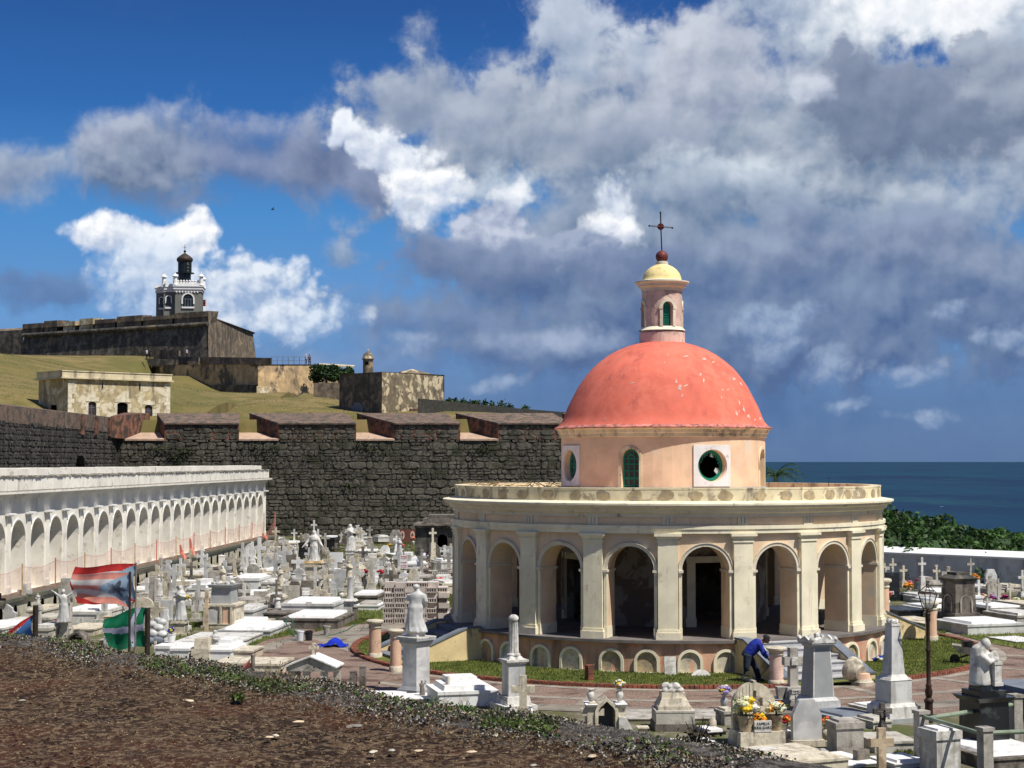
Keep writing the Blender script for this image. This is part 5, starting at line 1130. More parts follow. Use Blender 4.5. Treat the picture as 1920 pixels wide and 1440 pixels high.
def robed(pose='stand', folds=11, h=1.0):
    """draped standing figure, height 1"""
    m_ = M(); prof = [(0, .165, .135), (.03, .17, .14), (.12, .15, .12), (.28, .125, .105), (.42, .115, .095), (.52, .118, .095), (.60, .098, .080), (.66, .105, .078), (.74, .122, .080), (.79, .118, .072), (.825, .075, .055), (.85, .040, .040), (.88, .038, .038)]
    seg = 44; vs = []; sway = (lambda z: .02 * sin(z * 5.0))
    for z, rx, ry in prof:
        for i in range(seg):
            a = 2 * pi * i / seg; amp = .11 * max(0, 1 - z / .62)
            q_ = 1 + amp * (sin(folds * a + 3 * sin(z * 4)) * .6 + sin((folds + 6) * a + z * 9) * .4) + .03 * sin(5 * a + z * 25) * (z < .8)
            vs.append((rx * q_ * cos(a) + sway(z), ry * q_ * sin(a), z))
    n = len(prof); fs = [(j * seg + i, j * seg + (i + 1) % seg, (j + 1) * seg + (i + 1) % seg, (j + 1) * seg + i) for j in range(n - 1) for i in range(seg)] + [tuple(reversed(range(seg))), tuple(range((n - 1) * seg, n * seg))]
    m_.add(vs, fs)
    m_.ball((.005, -.012, .93), .056, 14, 10, (.84, .92, 1.2)); m_.ball((.005, -.062, .92), .012, 6, 5); m_.ball((.005, -.045, .895), .022, 8, 6)
    def arm(sx, pts, r0=.04):
        m_.tube([(sx * x, y, z) for x, y, z in pts], [r0, r0 * .95, r0 * .8, r0 * .52][:len(pts)], 8)
        e = Vector((sx * pts[-1][0], pts[-1][1], pts[-1][2])); e0 = Vector((sx * pts[-2][0], pts[-2][1], pts[-2][2])); d = (e - e0).normalized()
        m_.tube([e, e + d * .03, e + d * .055], [.018, .019, .010], 6); m_.tube([e + d * .012, e + d * .03 + Vector((0, -.015, .014))], [.009, .006], 5)
    if pose in ('pray', 'hands'):
        for sx in (-1, 1): arm(sx, [(.105, 0, .785), (.135, -.03, .66), (.06, -.12, .64 + (.06 if pose == 'pray' else 0)), (.012, -.145, .70 + (.04 if pose == 'pray' else -.04))])
    elif pose == 'open':
        for sx in (-1, 1): arm(sx, [(.105, 0, .785), (.15, -.02, .66), (.21, -.07, .56), (.255, -.10, .50)]); m_.tube([(sx * .12, 0, .7), (sx * .19, -.03, .52), (sx * .20, -.02, .40)], [.045, .05, .02], 8)
    elif pose == 'raised':
        arm(-1, [(.105, 0, .785), (.13, -.03, .66), (.07, -.12, .68), (.03, -.13, .74)]); arm(1, [(.105, 0, .785), (.15, -.05, .80), (.15, -.06, .92), (.15, -.05, .98)])
    elif pose == 'crucified':
        for sx in (-1, 1): arm(sx, [(.10, 0, .785), (.17, .01, .84), (.24, .02, .90), (.28, .02, .93)], .03)
    else:
        arm(-1, [(.105, 0, .785), (.145, .01, .64), (.13, -.07, .54), (.09, -.10, .50)]); arm(1, [(.105, 0, .785), (.145, -.01, .66), (.08, -.11, .66), (.02, -.13, .69)])
    if pose in ('pray', 'open', 'hands', 'veil'):      # veil over head and shoulders
        m_.lathe([(.125, .70), (.118, .78), (.075, .86), (.062, .93), (.045, .98), (.01, .995)], 20, c=(0, .022, 0))
    else:
        m_.ball((.0, .006, .945), .055, 12, 8, (.92, 1.0, 1.0), .08)
    return m_
FIG = {}
for ps in ('stand', 'pray', 'open', 'raised', 'crucified', 'veil'): FIG[ps] = robed(ps)
FIGM = {}
def figmesh(ps, mat):
    if (ps, mat) not in FIGM:
        base = next((v for (p_, q_), v in FIGM.items() if p_ == ps), None)
        if base is None: FIGM[ps, mat] = fuse(FIG[ps], .0125, mat)
        else:
            me = base.copy(); me.materials.clear(); me.materials.append(MATS[mat]); FIGM[ps, mat] = me
    return FIGM[ps, mat]
def addfig(root, ps, mat, h, loc=(0, 0, 0), rz=0.0, name='figure'):
    o = bpy.data.objects.new(name, figmesh(ps, mat)); COL.objects.link(o); o.parent = root; o.location = loc; o.scale = (h * 1.2, h * 1.2, h); o.rotation_euler.z = rz; return o
# ================================================================== GRAVES
def xarm(m_, cx, y, z0, h, arm, t, th, style='latin', mat=None):
    """standing cross outline, real thickness"""
    a = arm / 2; zc = z0 + h * .66
    if style == 'latin': P_ = [(-t, z0), (t, z0), (t, zc - t), (a, zc - t), (a, zc + t), (t, zc + t), (t, z0 + h), (-t, z0 + h), (-t, zc + t), (-a, zc + t), (-a, zc - t), (-t, zc - t)]
    elif style == 'flared': P_ = [(-t * 1.9, z0), (t * 1.9, z0), (t * 1.3, z0 + h * .12), (t, z0 + h * .28), (t, zc - t), (a, zc - t * 1.1), (a, zc + t * 1.1), (t, zc + t), (t, z0 + h), (-t, z0 + h), (-t, zc + t), (-a, zc + t * 1.1), (-a, zc - t * 1.1), (-t, zc - t), (-t, z0 + h * .28), (-t * 1.3, z0 + h * .12)]
    else:
        P_ = [(-t * 1.3, z0), (t * 1.3, z0), (t, zc - t), (a * .75, zc - t * .8), (a * .8, zc - t * 1.7), (a, zc - t), (a, zc + t), (a * .8, zc + t * 1.7), (a * .75, zc + t * .8), (t, zc + t), (t * .9, z0 + h * .90), (t * 1.7, z0 + h * .93), (t, z0 + h), (-t, z0 + h), (-t * 1.7, z0 + h * .93), (-t * .9, z0 + h * .90), (-t, zc + t), (-a * .75, zc + t * .8), (-a * .8, zc + t * 1.7), (-a, zc + t), (-a, zc - t), (-a * .8, zc - t * 1.7), (-a * .75, zc - t * .8), (-t, zc - t)]
    m_.plate([(cx + x, z) for x, z in P_], y - th / 2, y + th / 2, mat)
def place(px, py, D=.6, rz=None, z=0.0):
    p = gnd(px, py, z)
    if p.y > 112: z2 = H(p.x, p.y); p = gnd(px, py, z2); z = z2
    r_ = R(rz if rz is not None else (-6 if px < 700 else 22))
    e_ = cos(r_) * D / 2; return Vector((p.x * (1 + e_ / p.y), p.y + e_, z)), p.y, r_
def text(body, root, loc, size, mat, rot=(pi / 2, 0, 0), name='inscription', align='CENTER'):
    c = bpy.data.curves.new(name, 'FONT'); c.body = body; c.size = size; c.align_x = align; c.align_y = 'CENTER'; c.extrude = .002; c.resolution_u = 2
    c.materials.append(MATS[mat]); o = bpy.data.objects.new(name, c); COL.objects.link(o); bpy.context.view_layer.update()
    me = bpy.data.meshes.new_from_object(o.evaluated_get(bpy.context.evaluated_depsgraph_get())); bpy.data.objects.remove(o); o = bpy.data.objects.new(name, me); COL.objects.link(o); o.parent = root; o.location = loc; o.rotation_euler = rot; return o
def g_cross(px, py, w, h, lab, mat='aged_marble', b=.28, st='latin', rz=None, bm=None, bw=None, steps=2, th=None):
    lo, Y, r_ = place(px, py, .5, rz); k_ = Y / F; Wm, Hm = w * k_, h * k_
    t = thing('grave_cross', lab, 'grave cross', lo, r_, 'crosses on the graves')
    hb = Hm * b; bwm = (bw or w * .85) * k_
    if b > 0.01:
        m_ = M(); hh = hb / steps
        for i in range(steps): f = 1 - .28 * i / max(1, steps - 1) if steps > 1 else 1; m_.blk(0, 0, hh * i, bwm * f, min(.75, bwm * 1.0) * f, hh, bwm * f * .97, min(.75, bwm) * f * .97)
        m_.build('base', bm or mat, t)
    tt = max(.035, min(.12, Wm * .13)) if th is None else th
    m_ = M(); xarm(m_, 0, 0, hb, Hm - hb, Wm, tt, tt * 1.5, st); m_.build('cross', mat, t); return t, Hm
def g_slab(px, py, w, h, lab, mat='aged_marble', D=2.0, lid=None, rz=None, tiers=1, lm=None, head=None, name='tomb'):
    lo, Y, r_ = place(px, py, D, rz); k_ = Y / F; Wm, Hm = w * k_, h * k_
    t = thing(name, lab, 'tomb', lo, r_, 'tombs in the cemetery')
    m_ = M(); m_.blk(0, 0, 0, Wm, D, Hm * .8); m_.blk(0, 0, Hm * .8, Wm + .06, D + .06, Hm * .2); m_.build('chest', mat, t)
    if lid is None: lid = .08
    if lid:
        m_ = M(); m_.blk(0, 0, Hm, Wm * .8, D * .86, lid, Wm * .76, D * .83); m_.build('lid', lm or mat, t)
    if tiers > 1:
        m_ = M(); m_.blk(0, D * .18, Hm + lid, Wm * .5, D * .5, Hm * .35); m_.build('tier', mat, t)
    if head: # headboard
        m_ = M(); m_.blk(-Wm / 2 + .2, 0, Hm, .22, D * .8, Hm * head); m_.build('headboard', mat, t)
    return t
def g_statue(px, py, hp_, hs, lab, mat='white_marble', pw=16, ps='stand', pm=None, rz=None, frz=0.0, wings=False):
    lo, Y, r_ = place(px, py, .5, rz); k_ = Y / F
    t = thing('grave_statue', lab, 'statue', lo, r_, 'statues on the graves')
    a = hp_ * k_; W_ = pw * k_
    if hp_ > 1:
        m_ = M(); m_.blk(0, 0, 0, W_ * 1.15, W_ * 1.1, a * .15); m_.blk(0, 0, a * .15, W_ * .88, W_ * .85, a * .67); m_.blk(0, 0, a * .82, W_ * 1.05, W_, a * .10); m_.blk(0, 0, a * .92, W_ * .8, W_ * .78, a * .08); m_.build('pedestal', pm or mat, t)
    f = addfig(t, ps, mat, hs * k_, (0, 0, a), frz)
    if wings:
        m_ = M(); q_ = hs * k_
        for s_ in (-1, 1): m_.plate([(s_ * .02 * q_, a + .55 * q_), (s_ * .16 * q_, a + .40 * q_), (s_ * .22 * q_, a + .70 * q_), (s_ * .14 * q_, a + .86 * q_), (s_ * .03 * q_, a + .78 * q_)], .09 * q_, .12 * q_)
        m_.build('wing', mat, t)
    return t, a, k_
URN = {'urn': [(.5, 0), (.5, .06), (.2, .10), (.16, .18), (.42, .34), (.5, .55), (.42, .74), (.26, .82), (.36, .90), (.40, .95), (.34, 1.0)],
       'pot': [(.34, 0), (.36, .05), (.46, .85), (.5, .88), (.5, 1.0), (.42, 1.0), (.40, .9)],
       'egg': [(.22, 0), (.26, .04), (.42, .22), (.5, .48), (.44, .74), (.26, .94), (.12, 1.0)],
       'vase': [(.30, 0), (.32, .05), (.24, .12), (.42, .35), (.5, .55), (.42, .72), (.22, .84), (.30, .93), (.44, 1.0)],
       'bell': [(.5, 0), (.46, .2), (.34, .6), (.22, .8), (.34, .88), (.30, .95), (.08, 1.0)]}
def g_vase(px, py, w, h, lab, mat='white_marble', kind='urn', z=0.0, bloom=None, fh=None, fw=None, rz=None, Y=None, nb=None, loc=None):
    if loc is None:
        if Y is None: lo, Y, r_ = place(px, py, 0, rz, z)
        else: lo = at(px, py, Y)
    else: lo = loc; Y = loc.y
    k_ = Y / F; Wm, Hm = w * k_, h * k_
    t = thing('flower_vase' if bloom else 'urn', lab, 'vase' if bloom else 'urn', lo, random.uniform(0, 6), 'vases and urns on the graves')
    m_ = M(); m_.lathe([(r * Wm, z_ * Hm) for r, z_ in URN[kind]], 16, cap=True); m_.build('body', mat, t, smooth=45)
    if bloom: bouquet(t, (fw or w * 1.3) * k_, (fh or h) * k_, Hm, bloom, nb)
    return t
def bouquet(t, Wf, Hf, z0, blooms, nb=None):
    m_ = M(); rs = Wf * .16
    for i in range(16):
        a = random.uniform(0, 2 * pi); r = random.uniform(.1, .55) * Wf; z = z0 + random.uniform(-.05, .6) * Hf
        p = Vector((r * cos(a), r * sin(a), z)); q_ = p + Vector((cos(a) * rs * 1.6, sin(a) * rs * 1.6, rs * random.uniform(.2, 1.6))); s_ = Vector((-sin(a), cos(a), .2)) * rs * .5
        m_.add([p, (p + q_) / 2 + s_, q_, (p + q_) / 2 - s_], [(0, 1, 2, 3)])
    m_.tube([(0, 0, z0 - .05), (0, 0, z0 + Hf * .5)], Wf * .05, 4); m_.build('leaves', 'leaf_green', t)
    n = nb or 9; cols = blooms.split('+')
    for i in range(n):
        a = i * 2.4 + random.random(); rr = sqrt((i + .5) / n) * Wf * .42; z = z0 + Hf * (.05 + .72 * (1 - (rr / (Wf * .5)) ** 2) * random.uniform(.7, 1))
        m_ = M(); R_ = rs * random.uniform(.85, 1.25)
        m_.ball((0, 0, 0), R_, 7, 5, (1, 1, .8), .5)
        for p_ in range(6):
            an = p_ * pi / 3; c_ = Vector((cos(an), sin(an), .15)) * R_ * .75; m_.ball(tuple(c_), R_ * .5, 5, 4, (1, 1, .7), .3)
        m_.build('blossom', 'bloom_' + cols[i % len(cols)], t, (rr * cos(a), rr * sin(a), z), a)
def g_head(px, py, w, h, lab, mat='white_marble', shape='round', rz=None, D=.14, b=.12, bm=None):
    lo, Y, r_ = place(px, py, .3, rz); k_ = Y / F; Wm, Hm = w * k_, h * k_; t = thing('headstone', lab, 'headstone', lo, r_, 'headstones in the cemetery')
    m_ = M(); m_.blk(0, 0, 0, Wm * 1.15, .32, Hm * b); m_.build('base', bm or mat, t); z0 = Hm * b; hh = Hm - z0; a = Wm / 2
    if shape == 'round': P_ = [(-a, z0), (a, z0), (a, Hm - a * .8)] + [(a * cos(pi * i / 10), Hm - a * .8 + a * .8 * sin(pi * i / 10)) for i in range(1, 10)] + [(-a, Hm - a * .8)]
    elif shape == 'oct': P_ = [(-a, z0), (a, z0), (a, z0 + hh * .62), (a * .55, Hm - hh * .03), (a * .45, Hm), (-a * .45, Hm), (-a * .55, Hm - hh * .03), (-a, z0 + hh * .62)]
    elif shape == 'scroll': P_ = [(-a, z0), (a, z0), (a, z0 + hh * .5), (a * .8, z0 + hh * .6), (a * .75, z0 + hh * .75), (a * .4, z0 + hh * .9), (0, Hm), (-a * .4, z0 + hh * .9), (-a * .75, z0 + hh * .75), (-a * .8, z0 + hh * .6), (-a, z0 + hh * .5)]
    else: P_ = [(-a, z0), (a, z0), (a, Hm), (-a, Hm)]
    m_ = M(); m_.plate(P_, -D / 2, D / 2); m_.build('stone', mat, t); return t, Hm, Wm
def g_post(px, py, w, h, lab, mat='concrete', rz=None, cap=True, name='stone_post', cat='post'):
    lo, Y, r_ = place(px, py, .1, rz); k_ = Y / F; Wm, Hm = w * k_, h * k_; t = thing(name, lab, cat, lo, r_, 'short posts and blocks among the graves')
    m_ = M(); m_.blk(0, 0, 0, Wm, Wm, Hm * .92); m_.build('shaft', mat, t); m_ = M(); m_.blk(0, 0, Hm * .92, Wm * 1.12, Wm * 1.12, Hm * .05); m_.blk(0, 0, Hm * .97, Wm * 1.0, Wm * 1.0, Hm * .03, Wm * .5, Wm * .5); m_.build('cap', mat, t); return t
random.seed(77)
HAND_PLACED = []
def rec(l): HAND_PLACED.append(l)
# ------------------------------------------------------------- far rows under the rampart
for a in ((517, 1026, 15, 38, 'tan stone cross nearest the end of the arcade', 'cream_stone', .3), (597, 998, 15, 33, 'slim white cross rising highest against the dark rampart', 'clean_white', .25),
          (586, 1012, 26, 36, 'big pale grey cross behind the veiled marble lady', 'aged_marble', .12), (610, 1038, 16, 38, 'grey cross on white base beside the veiled marble lady', 'concrete', .28),
          (630, 1048, 16, 29, 'small dark grey cross right of the veiled marble lady', 'dark_concrete', .1), (540, 1046, 14, 26, 'short cream cross below the tan cross', 'cream_stone', .2), (528, 1050, 11, 28, 'thin grey cross tapering from a dark base', 'dark_concrete', .25),
          (564, 1040, 13, 38, 'grey flared cross with white plaque at its centre', 'dark_concrete', .2), (538, 1106, 21, 50, 'tall tan cross in the middle of the left rows', 'cream_stone', .28),
          (670, 1030, 18, 45, 'white cross on stepped white base near the rampart', 'clean_white', .45), (693, 1022, 12, 35, 'small grey cross on white block before rampart grass', 'concrete', .42),
          (743, 1037, 14, 32, 'pure white cross on white block flanked by flowers', 'clean_white', .4), (759, 1097, 19, 26, 'white cross standing behind the stacked blocks', 'clean_white', .1), (780, 1098, 20, 34, 'taller white cross standing behind the stacked blocks', 'white_marble', .05),
          (698, 1110, 14, 64, 'slim white cross on grey pedestal between two urns of red flowers', 'white_marble', .48), (811, 1068, 15, 77, 'slender white cross on tall cream pedestal before the dark mausoleum', 'cream_stone', .65),
          (486, 1075, 24, 66, 'great white flared cross near the arcade end', 'clean_white', .12), (431, 1074, 13, 33, 'grey cross in front of the little plinth arches', 'concrete', .15), (458, 1140, 23, 44, 'white cross with blunt arms right of the carved sarcophagus', 'white_marble', .1),
          (357, 1076, 19, 44, 'cream cross above a double slab between flower vases', 'cream_stone', .24), (46, 1160, 27, 64, 'pale grey cross on pedestal beneath the orange netting', 'veined_marble', .33), (291, 1236, 13, 32, 'tiny cream cross by the grey boulders', 'cream_stone', .2),
          (574, 1065, 10, 22, 'little cream cross in the crowded middle rows', 'cream_stone', .2), (500, 1062, 12, 22, 'little white cross near the arcade corner', 'white_marble', .2), (655, 1078, 10, 20, 'little white cross among the middle rows', 'white_marble', .2), (640, 1018, 10, 20, 'little white cross in the far row', 'white_marble', .2)):
    px, py, w_, h_, lab, mt, b = a; g_cross(px, py, w_, h_, lab, mt, b, st='flared' if 'flared' in lab else ('fancy' if random.random() < .15 else 'latin'), steps=1 if b < .2 else 2); rec((px, py))
for a in ((588, 1098, 42, 61, 'veiled marble lady with open arms on rust stained pedestal', 'white_marble', 30, 'open', 'cream_stone'), (656, 1062, 28, 51, 'tall slim marble figure with hands joined before the rampart', 'white_marble', 14, 'pray', 'white_marble'),
          (553, 1070, 18, 30, 'thin white angel on a little pillar left of the veiled lady', 'white_marble', 8, 'raised', 'white_marble'), (601, 1116, 7, 36, 'small white figure standing below the rust stained pedestal', 'white_marble', 12, 'stand', 'cream_stone'),
          (711, 1075, 4, 40, 'robed marble figure with dark shaded face behind red flowers', 'cream_stone', 14, 'open', 'cream_stone'), (459, 1044, 2, 22, 'tiny white figure before the plinth arches', 'clean_white', 6, 'stand', 'clean_white'),
          (297, 1162, 43, 40, 'small angel on a pillar near the yellow flower urns', 'white_marble', 15, 'raised', 'white_marble'), (337, 1192, 27, 66, 'praying marble statue lifting joined hands on a square pedestal', 'veined_marble', 28, 'pray', 'cream_stone'),
          (402.5, 1236, 1, 52, 'veiled pale stone woman standing beside two stacked blocks', 'veined_marble', 12, 'veil', 'aged_marble'), (70, 1196, 62, 20, 'small angel bust on a tall white pillar at left edge', 'white_marble', 13, 'stand', 'white_marble')):
    px, py, hp2, hs2, lab, mt, pw, ps, pm = a; t_, a_, k_ = g_statue(px, py, hp2, hs2, lab, mt, pw, ps, pm, wings='angel' in lab); rec((px, py))
    if 'rust' in lab:
        m_ = M(); m_.blk(0, 0, a_ * .995, 36 * k_, 26 * k_, 4 * k_, 30 * k_, 22 * k_); m_.build('stained_cap', 'rust_stain', t_)
# crucified figure before a heavy cross
t_, Hm = g_cross(124, 1200, 27, 114, 'heavy stone cross with robed figure raising both arms at left', 'aged_marble', .28, bw=24, steps=3, th=.17); k_ = gnd(124, 1200).y / F
addfig(t_, 'crucified', 'veined_marble', 62 * k_, (0, -.32, 33 * k_)); rec((124, 1200))
# tomb chests: (px centre, py front base, w, h, D, lab, mat, lid mat)
for a in ((690, 1042, 40, 9, 1.6, 'white ledger tomb in the row under the rampart', 'white_marble', 'clean_white', 2), (622, 1066, 50, 12, 1.8, 'long white chest tomb right of the veiled lady', 'white_marble', 'clean_white', 1), (702, 1062, 52, 14, 1.8, 'rounded white chest tomb behind red flowers', 'white_marble', 'white_marble', 2),
          (624, 1094, 40, 20, 2.2, 'white tomb with dark rim in the middle rows', 'white_marble', 'clean_white', 1), (620, 1034, 24, 26, 1.6, 'polished black tomb with white tablet near the rampart', 'black_granite', 'clean_white', 1), (578, 1048, 26, 30, 1.5, 'polished black tomb behind the veiled marble lady', 'black_granite', 'black_granite', 0),
          (548, 1030, 28, 12, 1.8, 'cream chest tomb near the arcade end', 'cream_stone', 'clean_white', 1), (520, 1030, 14, 10, 1.2, 'small tan tomb by the arcade end', 'tan_stone', 'cream_stone', 1), (516, 1082, 36, 12, 2.0, 'white basin tomb with round hollow in its top', 'white_marble', 'clean_white', 1),
          (472, 1110, 50, 26, 2.2, 'large white tomb block under the great white cross', 'clean_white', 'clean_white', 1), (353, 1092, 80, 13, 2.4, 'double cream slab under the cream cross', 'cream_stone', 'clean_white', 0), (330, 1108, 72, 12, 2.2, 'dark lichened slab stack with white lid', 'lichen_stone', 'clean_white', 1),
          (268, 1122, 26, 16, 2.0, 'plain white tomb just right of the flag poles', 'white_marble', 'clean_white', 0), (375, 1135, 56, 14, 2.4, 'low grey broken tomb heaped with rubble', 'concrete', 'aged_marble', 0), (300, 1145, 30, 12, 2.0, 'pale low tomb beside small angel pillar', 'aged_marble', 'white_marble', 0),
          (395, 1120, 34, 18, 1.6, 'weathered dark chest left of the carved sarcophagus', 'dark_concrete', 'concrete', 0), (478, 1130, 40, 14, 2.4, 'white slab tomb behind the blunt white cross', 'white_marble', 'clean_white', 0), (470, 1164, 36, 20, 2.2, 'white sloping sarcophagus right of carved sarcophagus', 'veined_marble', 'white_marble', 1),
          (410, 1090, 44, 14, 1.8, 'blackened low tomb under the ornate urn', 'lichen_stone', 'dark_concrete', 0), (440, 1060, 40, 12, 2.0, 'dark flat tomb by the plinth arches', 'dark_concrete', 'dark_concrete', 0), (456, 1078, 30, 8, 2.0, 'dark ledger left of the great white cross', 'dark_concrete', 'concrete', 0),
          (173, 1174, 78, 27, 2.6, 'broad white tomb behind the fluttering striped flag', 'white_marble', 'clean_white', 1), (166, 1192, 60, 13, 2.2, 'cream step slab before broad white tomb', 'cream_stone', 'cream_stone', 0), (93, 1204, 30, 26, 1.6, 'white box tomb with red flowers at left', 'aged_marble', 'white_marble', 0),
          (3, 1196, 56, 18, 2.4, 'white slab tomb at the left picture edge', 'white_marble', 'clean_white', 0), (84, 1160, 34, 16, 2.0, 'pale tomb under the little shell niches', 'aged_marble', 'cream_stone', 0), (35, 1182, 30, 18, 1.6, 'veined white tomb behind the left flag', 'white_marble', 'white_marble', 0),
          (412, 1216, 122, 13, 3.0, 'very long low white tomb with flat lid', 'white_marble', 'white_marble', 0), (478, 1195, 100, 13, 3.0, 'long marble clad slab beside the green hose', 'veined_marble', 'clean_white', 0), (455, 1178, 96, 8, 2.2, 'long cream ledger behind the marble clad slab', 'cream_stone', 'clean_white', 0),
          (540, 1162, 66, 12, 2.4, 'dark stepped tomb base left of the pale twin tomb', 'dark_concrete', 'dark_concrete', 0), (590, 1156, 100, 24, 2.6, 'pale marble twin tomb with tilted white lids', 'veined_marble', 'clean_white', 1), (596, 1180, 110, 20, 3.0, 'broad dark stone tomb with single white lid', 'dark_concrete', 'clean_white', 1),
          (692, 1134, 50, 17, 2.4, 'black rimmed tomb with white cap near stacked blocks', 'dark_concrete', 'clean_white', 1), (560, 1112, 34, 12, 1.4, 'cream rolled tomb beside egg shaped urns', 'cream_stone', 'white_marble', 1), (835, 1116, 40, 22, 2.0, 'cream tomb with dark end beside the chapel', 'cream_stone', 'white_marble', 0),
          (834, 1072, 34, 20, 1.6, 'white marble tomb right of slender cross', 'white_marble', 'clean_white', 0), (825, 1084, 60, 9, 1.6, 'low reddish kerb tomb with iron fence', 'brown_granite', 'concrete', 0), (746, 1044, 34, 5, 1.6, 'thin white ledger below the pure white cross', 'clean_white', 'clean_white', 0), (715, 1016, 22, 10, 1.2, 'white tomb with candles before rampart', 'white_marble', 'white_marble', 1),
          (423, 1238, 52, 20, 2.0, 'bright white stepped tomb by the veiled stone woman', 'clean_white', 'clean_white', 2), (345, 1238, 50, 22, 1.8, 'bright white low tomb behind two stacked blocks', 'clean_white', 'clean_white', 0), (315, 1238, 26, 27, 1.2, 'bright white cube tomb under the white flowerpot', 'clean_white', 'clean_white', 0),
          (462, 1236, 44, 16, 1.4, 'cream broken step block by the round plaza', 'cream_stone', 'cream_stone', 0), (476, 1264, 128, 20, 1.6, 'long cream ledger tomb nearest the brown bank', 'cream_stone', 'cream_stone', 0), (225, 1210, 40, 10, 2.0, 'grey sunken tomb frame around grass patch', 'concrete', 'concrete', 0)):
    px, py, w_, h_, D, lab, mt, lm, tr = a; g_slab(px, py, w_, h_, lab, mt, D, lid=(0 if lm == mt and tr == 0 else .09), lm=lm, tiers=tr); rec((px, py)); rec((px + w_ / 3, py - 4)); rec((px - w_ / 3, py - 4))
# the twin brown granite tablets, orange tablet
lo, Y, r_ = place(764, 1016, .3, 0); k_ = Y / F; t = thing('granite_tablet', 'reddish brown granite tablet with two cross carved ovals under the rampart', 'headstone', lo, r_)
m_ = M(); m_.blk(0, 0, 0, 24 * k_, .25, 3 * k_); m_.blk(0, 0, 3 * k_, 30 * k_, .16, 20 * k_); m_.build('tablet', 'brown_granite', t)
for e in (-1, 1):
    m_ = M(); m_.plate([(e * 9.5 * k_ + 4.2 * k_ * cos(2 * pi * i / 16), 12 * k_ + 8 * k_ * sin(2 * pi * i / 16)) for i in range(16)], -.12, -.07); o = m_.build('oval', 'pink_stone', t); m_ = M(); xarm(m_, e * 9.5 * k_, -.13, 6 * k_, 11 * k_, 5 * k_, .03, .03); m_.build('carved_cross', 'brown_granite', o)
g_head(739, 1064, 8, 20, 'leaning bright orange tablet beside the notice board', 'rust_stain', 'plain', rz=10)
# urns and bouquets in the back rows
for a in ((684, 1108, 9, 30, 'stone urn of red flowers left of the slim white cross', 'concrete', 'urn', 'red'), (713, 1108, 9, 30, 'stone urn of red flowers right of the slim white cross', 'concrete', 'urn', 'red'), (335, 1076, 8, 14, 'white vase of white flowers left of cream cross', 'white_marble', 'pot', 'white'), (377, 1076, 8, 14, 'white vase with green wreath right of cream cross', 'white_marble', 'pot', 'creamy'),
          (288, 1094, 8, 12, 'pot of yellow flowers just right of the flag poles', 'cream_stone', 'pot', 'yellow+orange'), (307, 1097, 8, 12, 'dark pot of yellow flowers beside the arcade ledge', 'dark_concrete', 'pot', 'yellow'), (730, 1036, 6, 10, 'vase of orange flowers left of the pure white cross', 'white_marble', 'vase', 'orange+yellow'), (754, 1036, 6, 10, 'vase of coral flowers right of the pure white cross', 'white_marble', 'vase', 'coral+pink'),
          (707, 1006, 5, 8, 'vase of yellow flowers by the white candle tomb', 'white_marble', 'vase', 'yellow'), (728, 1008, 5, 8, 'vase of yellow flowers on rampart grass', 'white_marble', 'vase', 'yellow'), (608, 1002, 6, 8, 'pot of coral flowers high against the dark rampart', 'dark_concrete', 'vase', 'coral+pink'), (544, 1010, 6, 8, 'vase of white flowers on the grass bank', 'white_marble', 'vase', 'white'), (565, 1012, 6, 8, 'vase of pale flowers over the grey flared cross', 'white_marble', 'vase', 'creamy'),
          (525, 1024, 8, 8, 'spray of white flowers beside tan cross', 'white_marble', 'pot', 'white'), (728, 1090, 7, 8, 'vase of coral flowers beside red flower urns', 'white_marble', 'pot', 'coral+orange'), (786, 1096, 7, 9, 'white pot of pale flowers by taller white cross', 'white_marble', 'pot', 'creamy'), (827, 1094, 6, 8, 'small vase of pink flowers beside the chapel', 'cream_stone', 'vase', 'pink'), (749, 1018, 6, 7, 'small vase of green and coral flowers near the mausoleum', 'white_marble', 'vase', 'coral+creamy'), (775, 1020, 6, 7, 'small vase of orange flowers near the mausoleum', 'white_marble', 'vase', 'orange+pink'),
          (101, 1180, 8, 8, 'pot of red flowers on the white box tomb', 'cream_stone', 'pot', 'red+coral'), (670, 1060, 7, 9, 'clay pot of green and yellow flowers', 'tan_stone', 'pot', 'yellow')):
    px, py, w_, h_, lab, mt, kd, bl = a; g_vase(px, py, w_, h_, lab, mt, kd, bloom=bl, fw=w_ * 1.7, fh=w_ * 1.5, nb=7); rec((px, py))
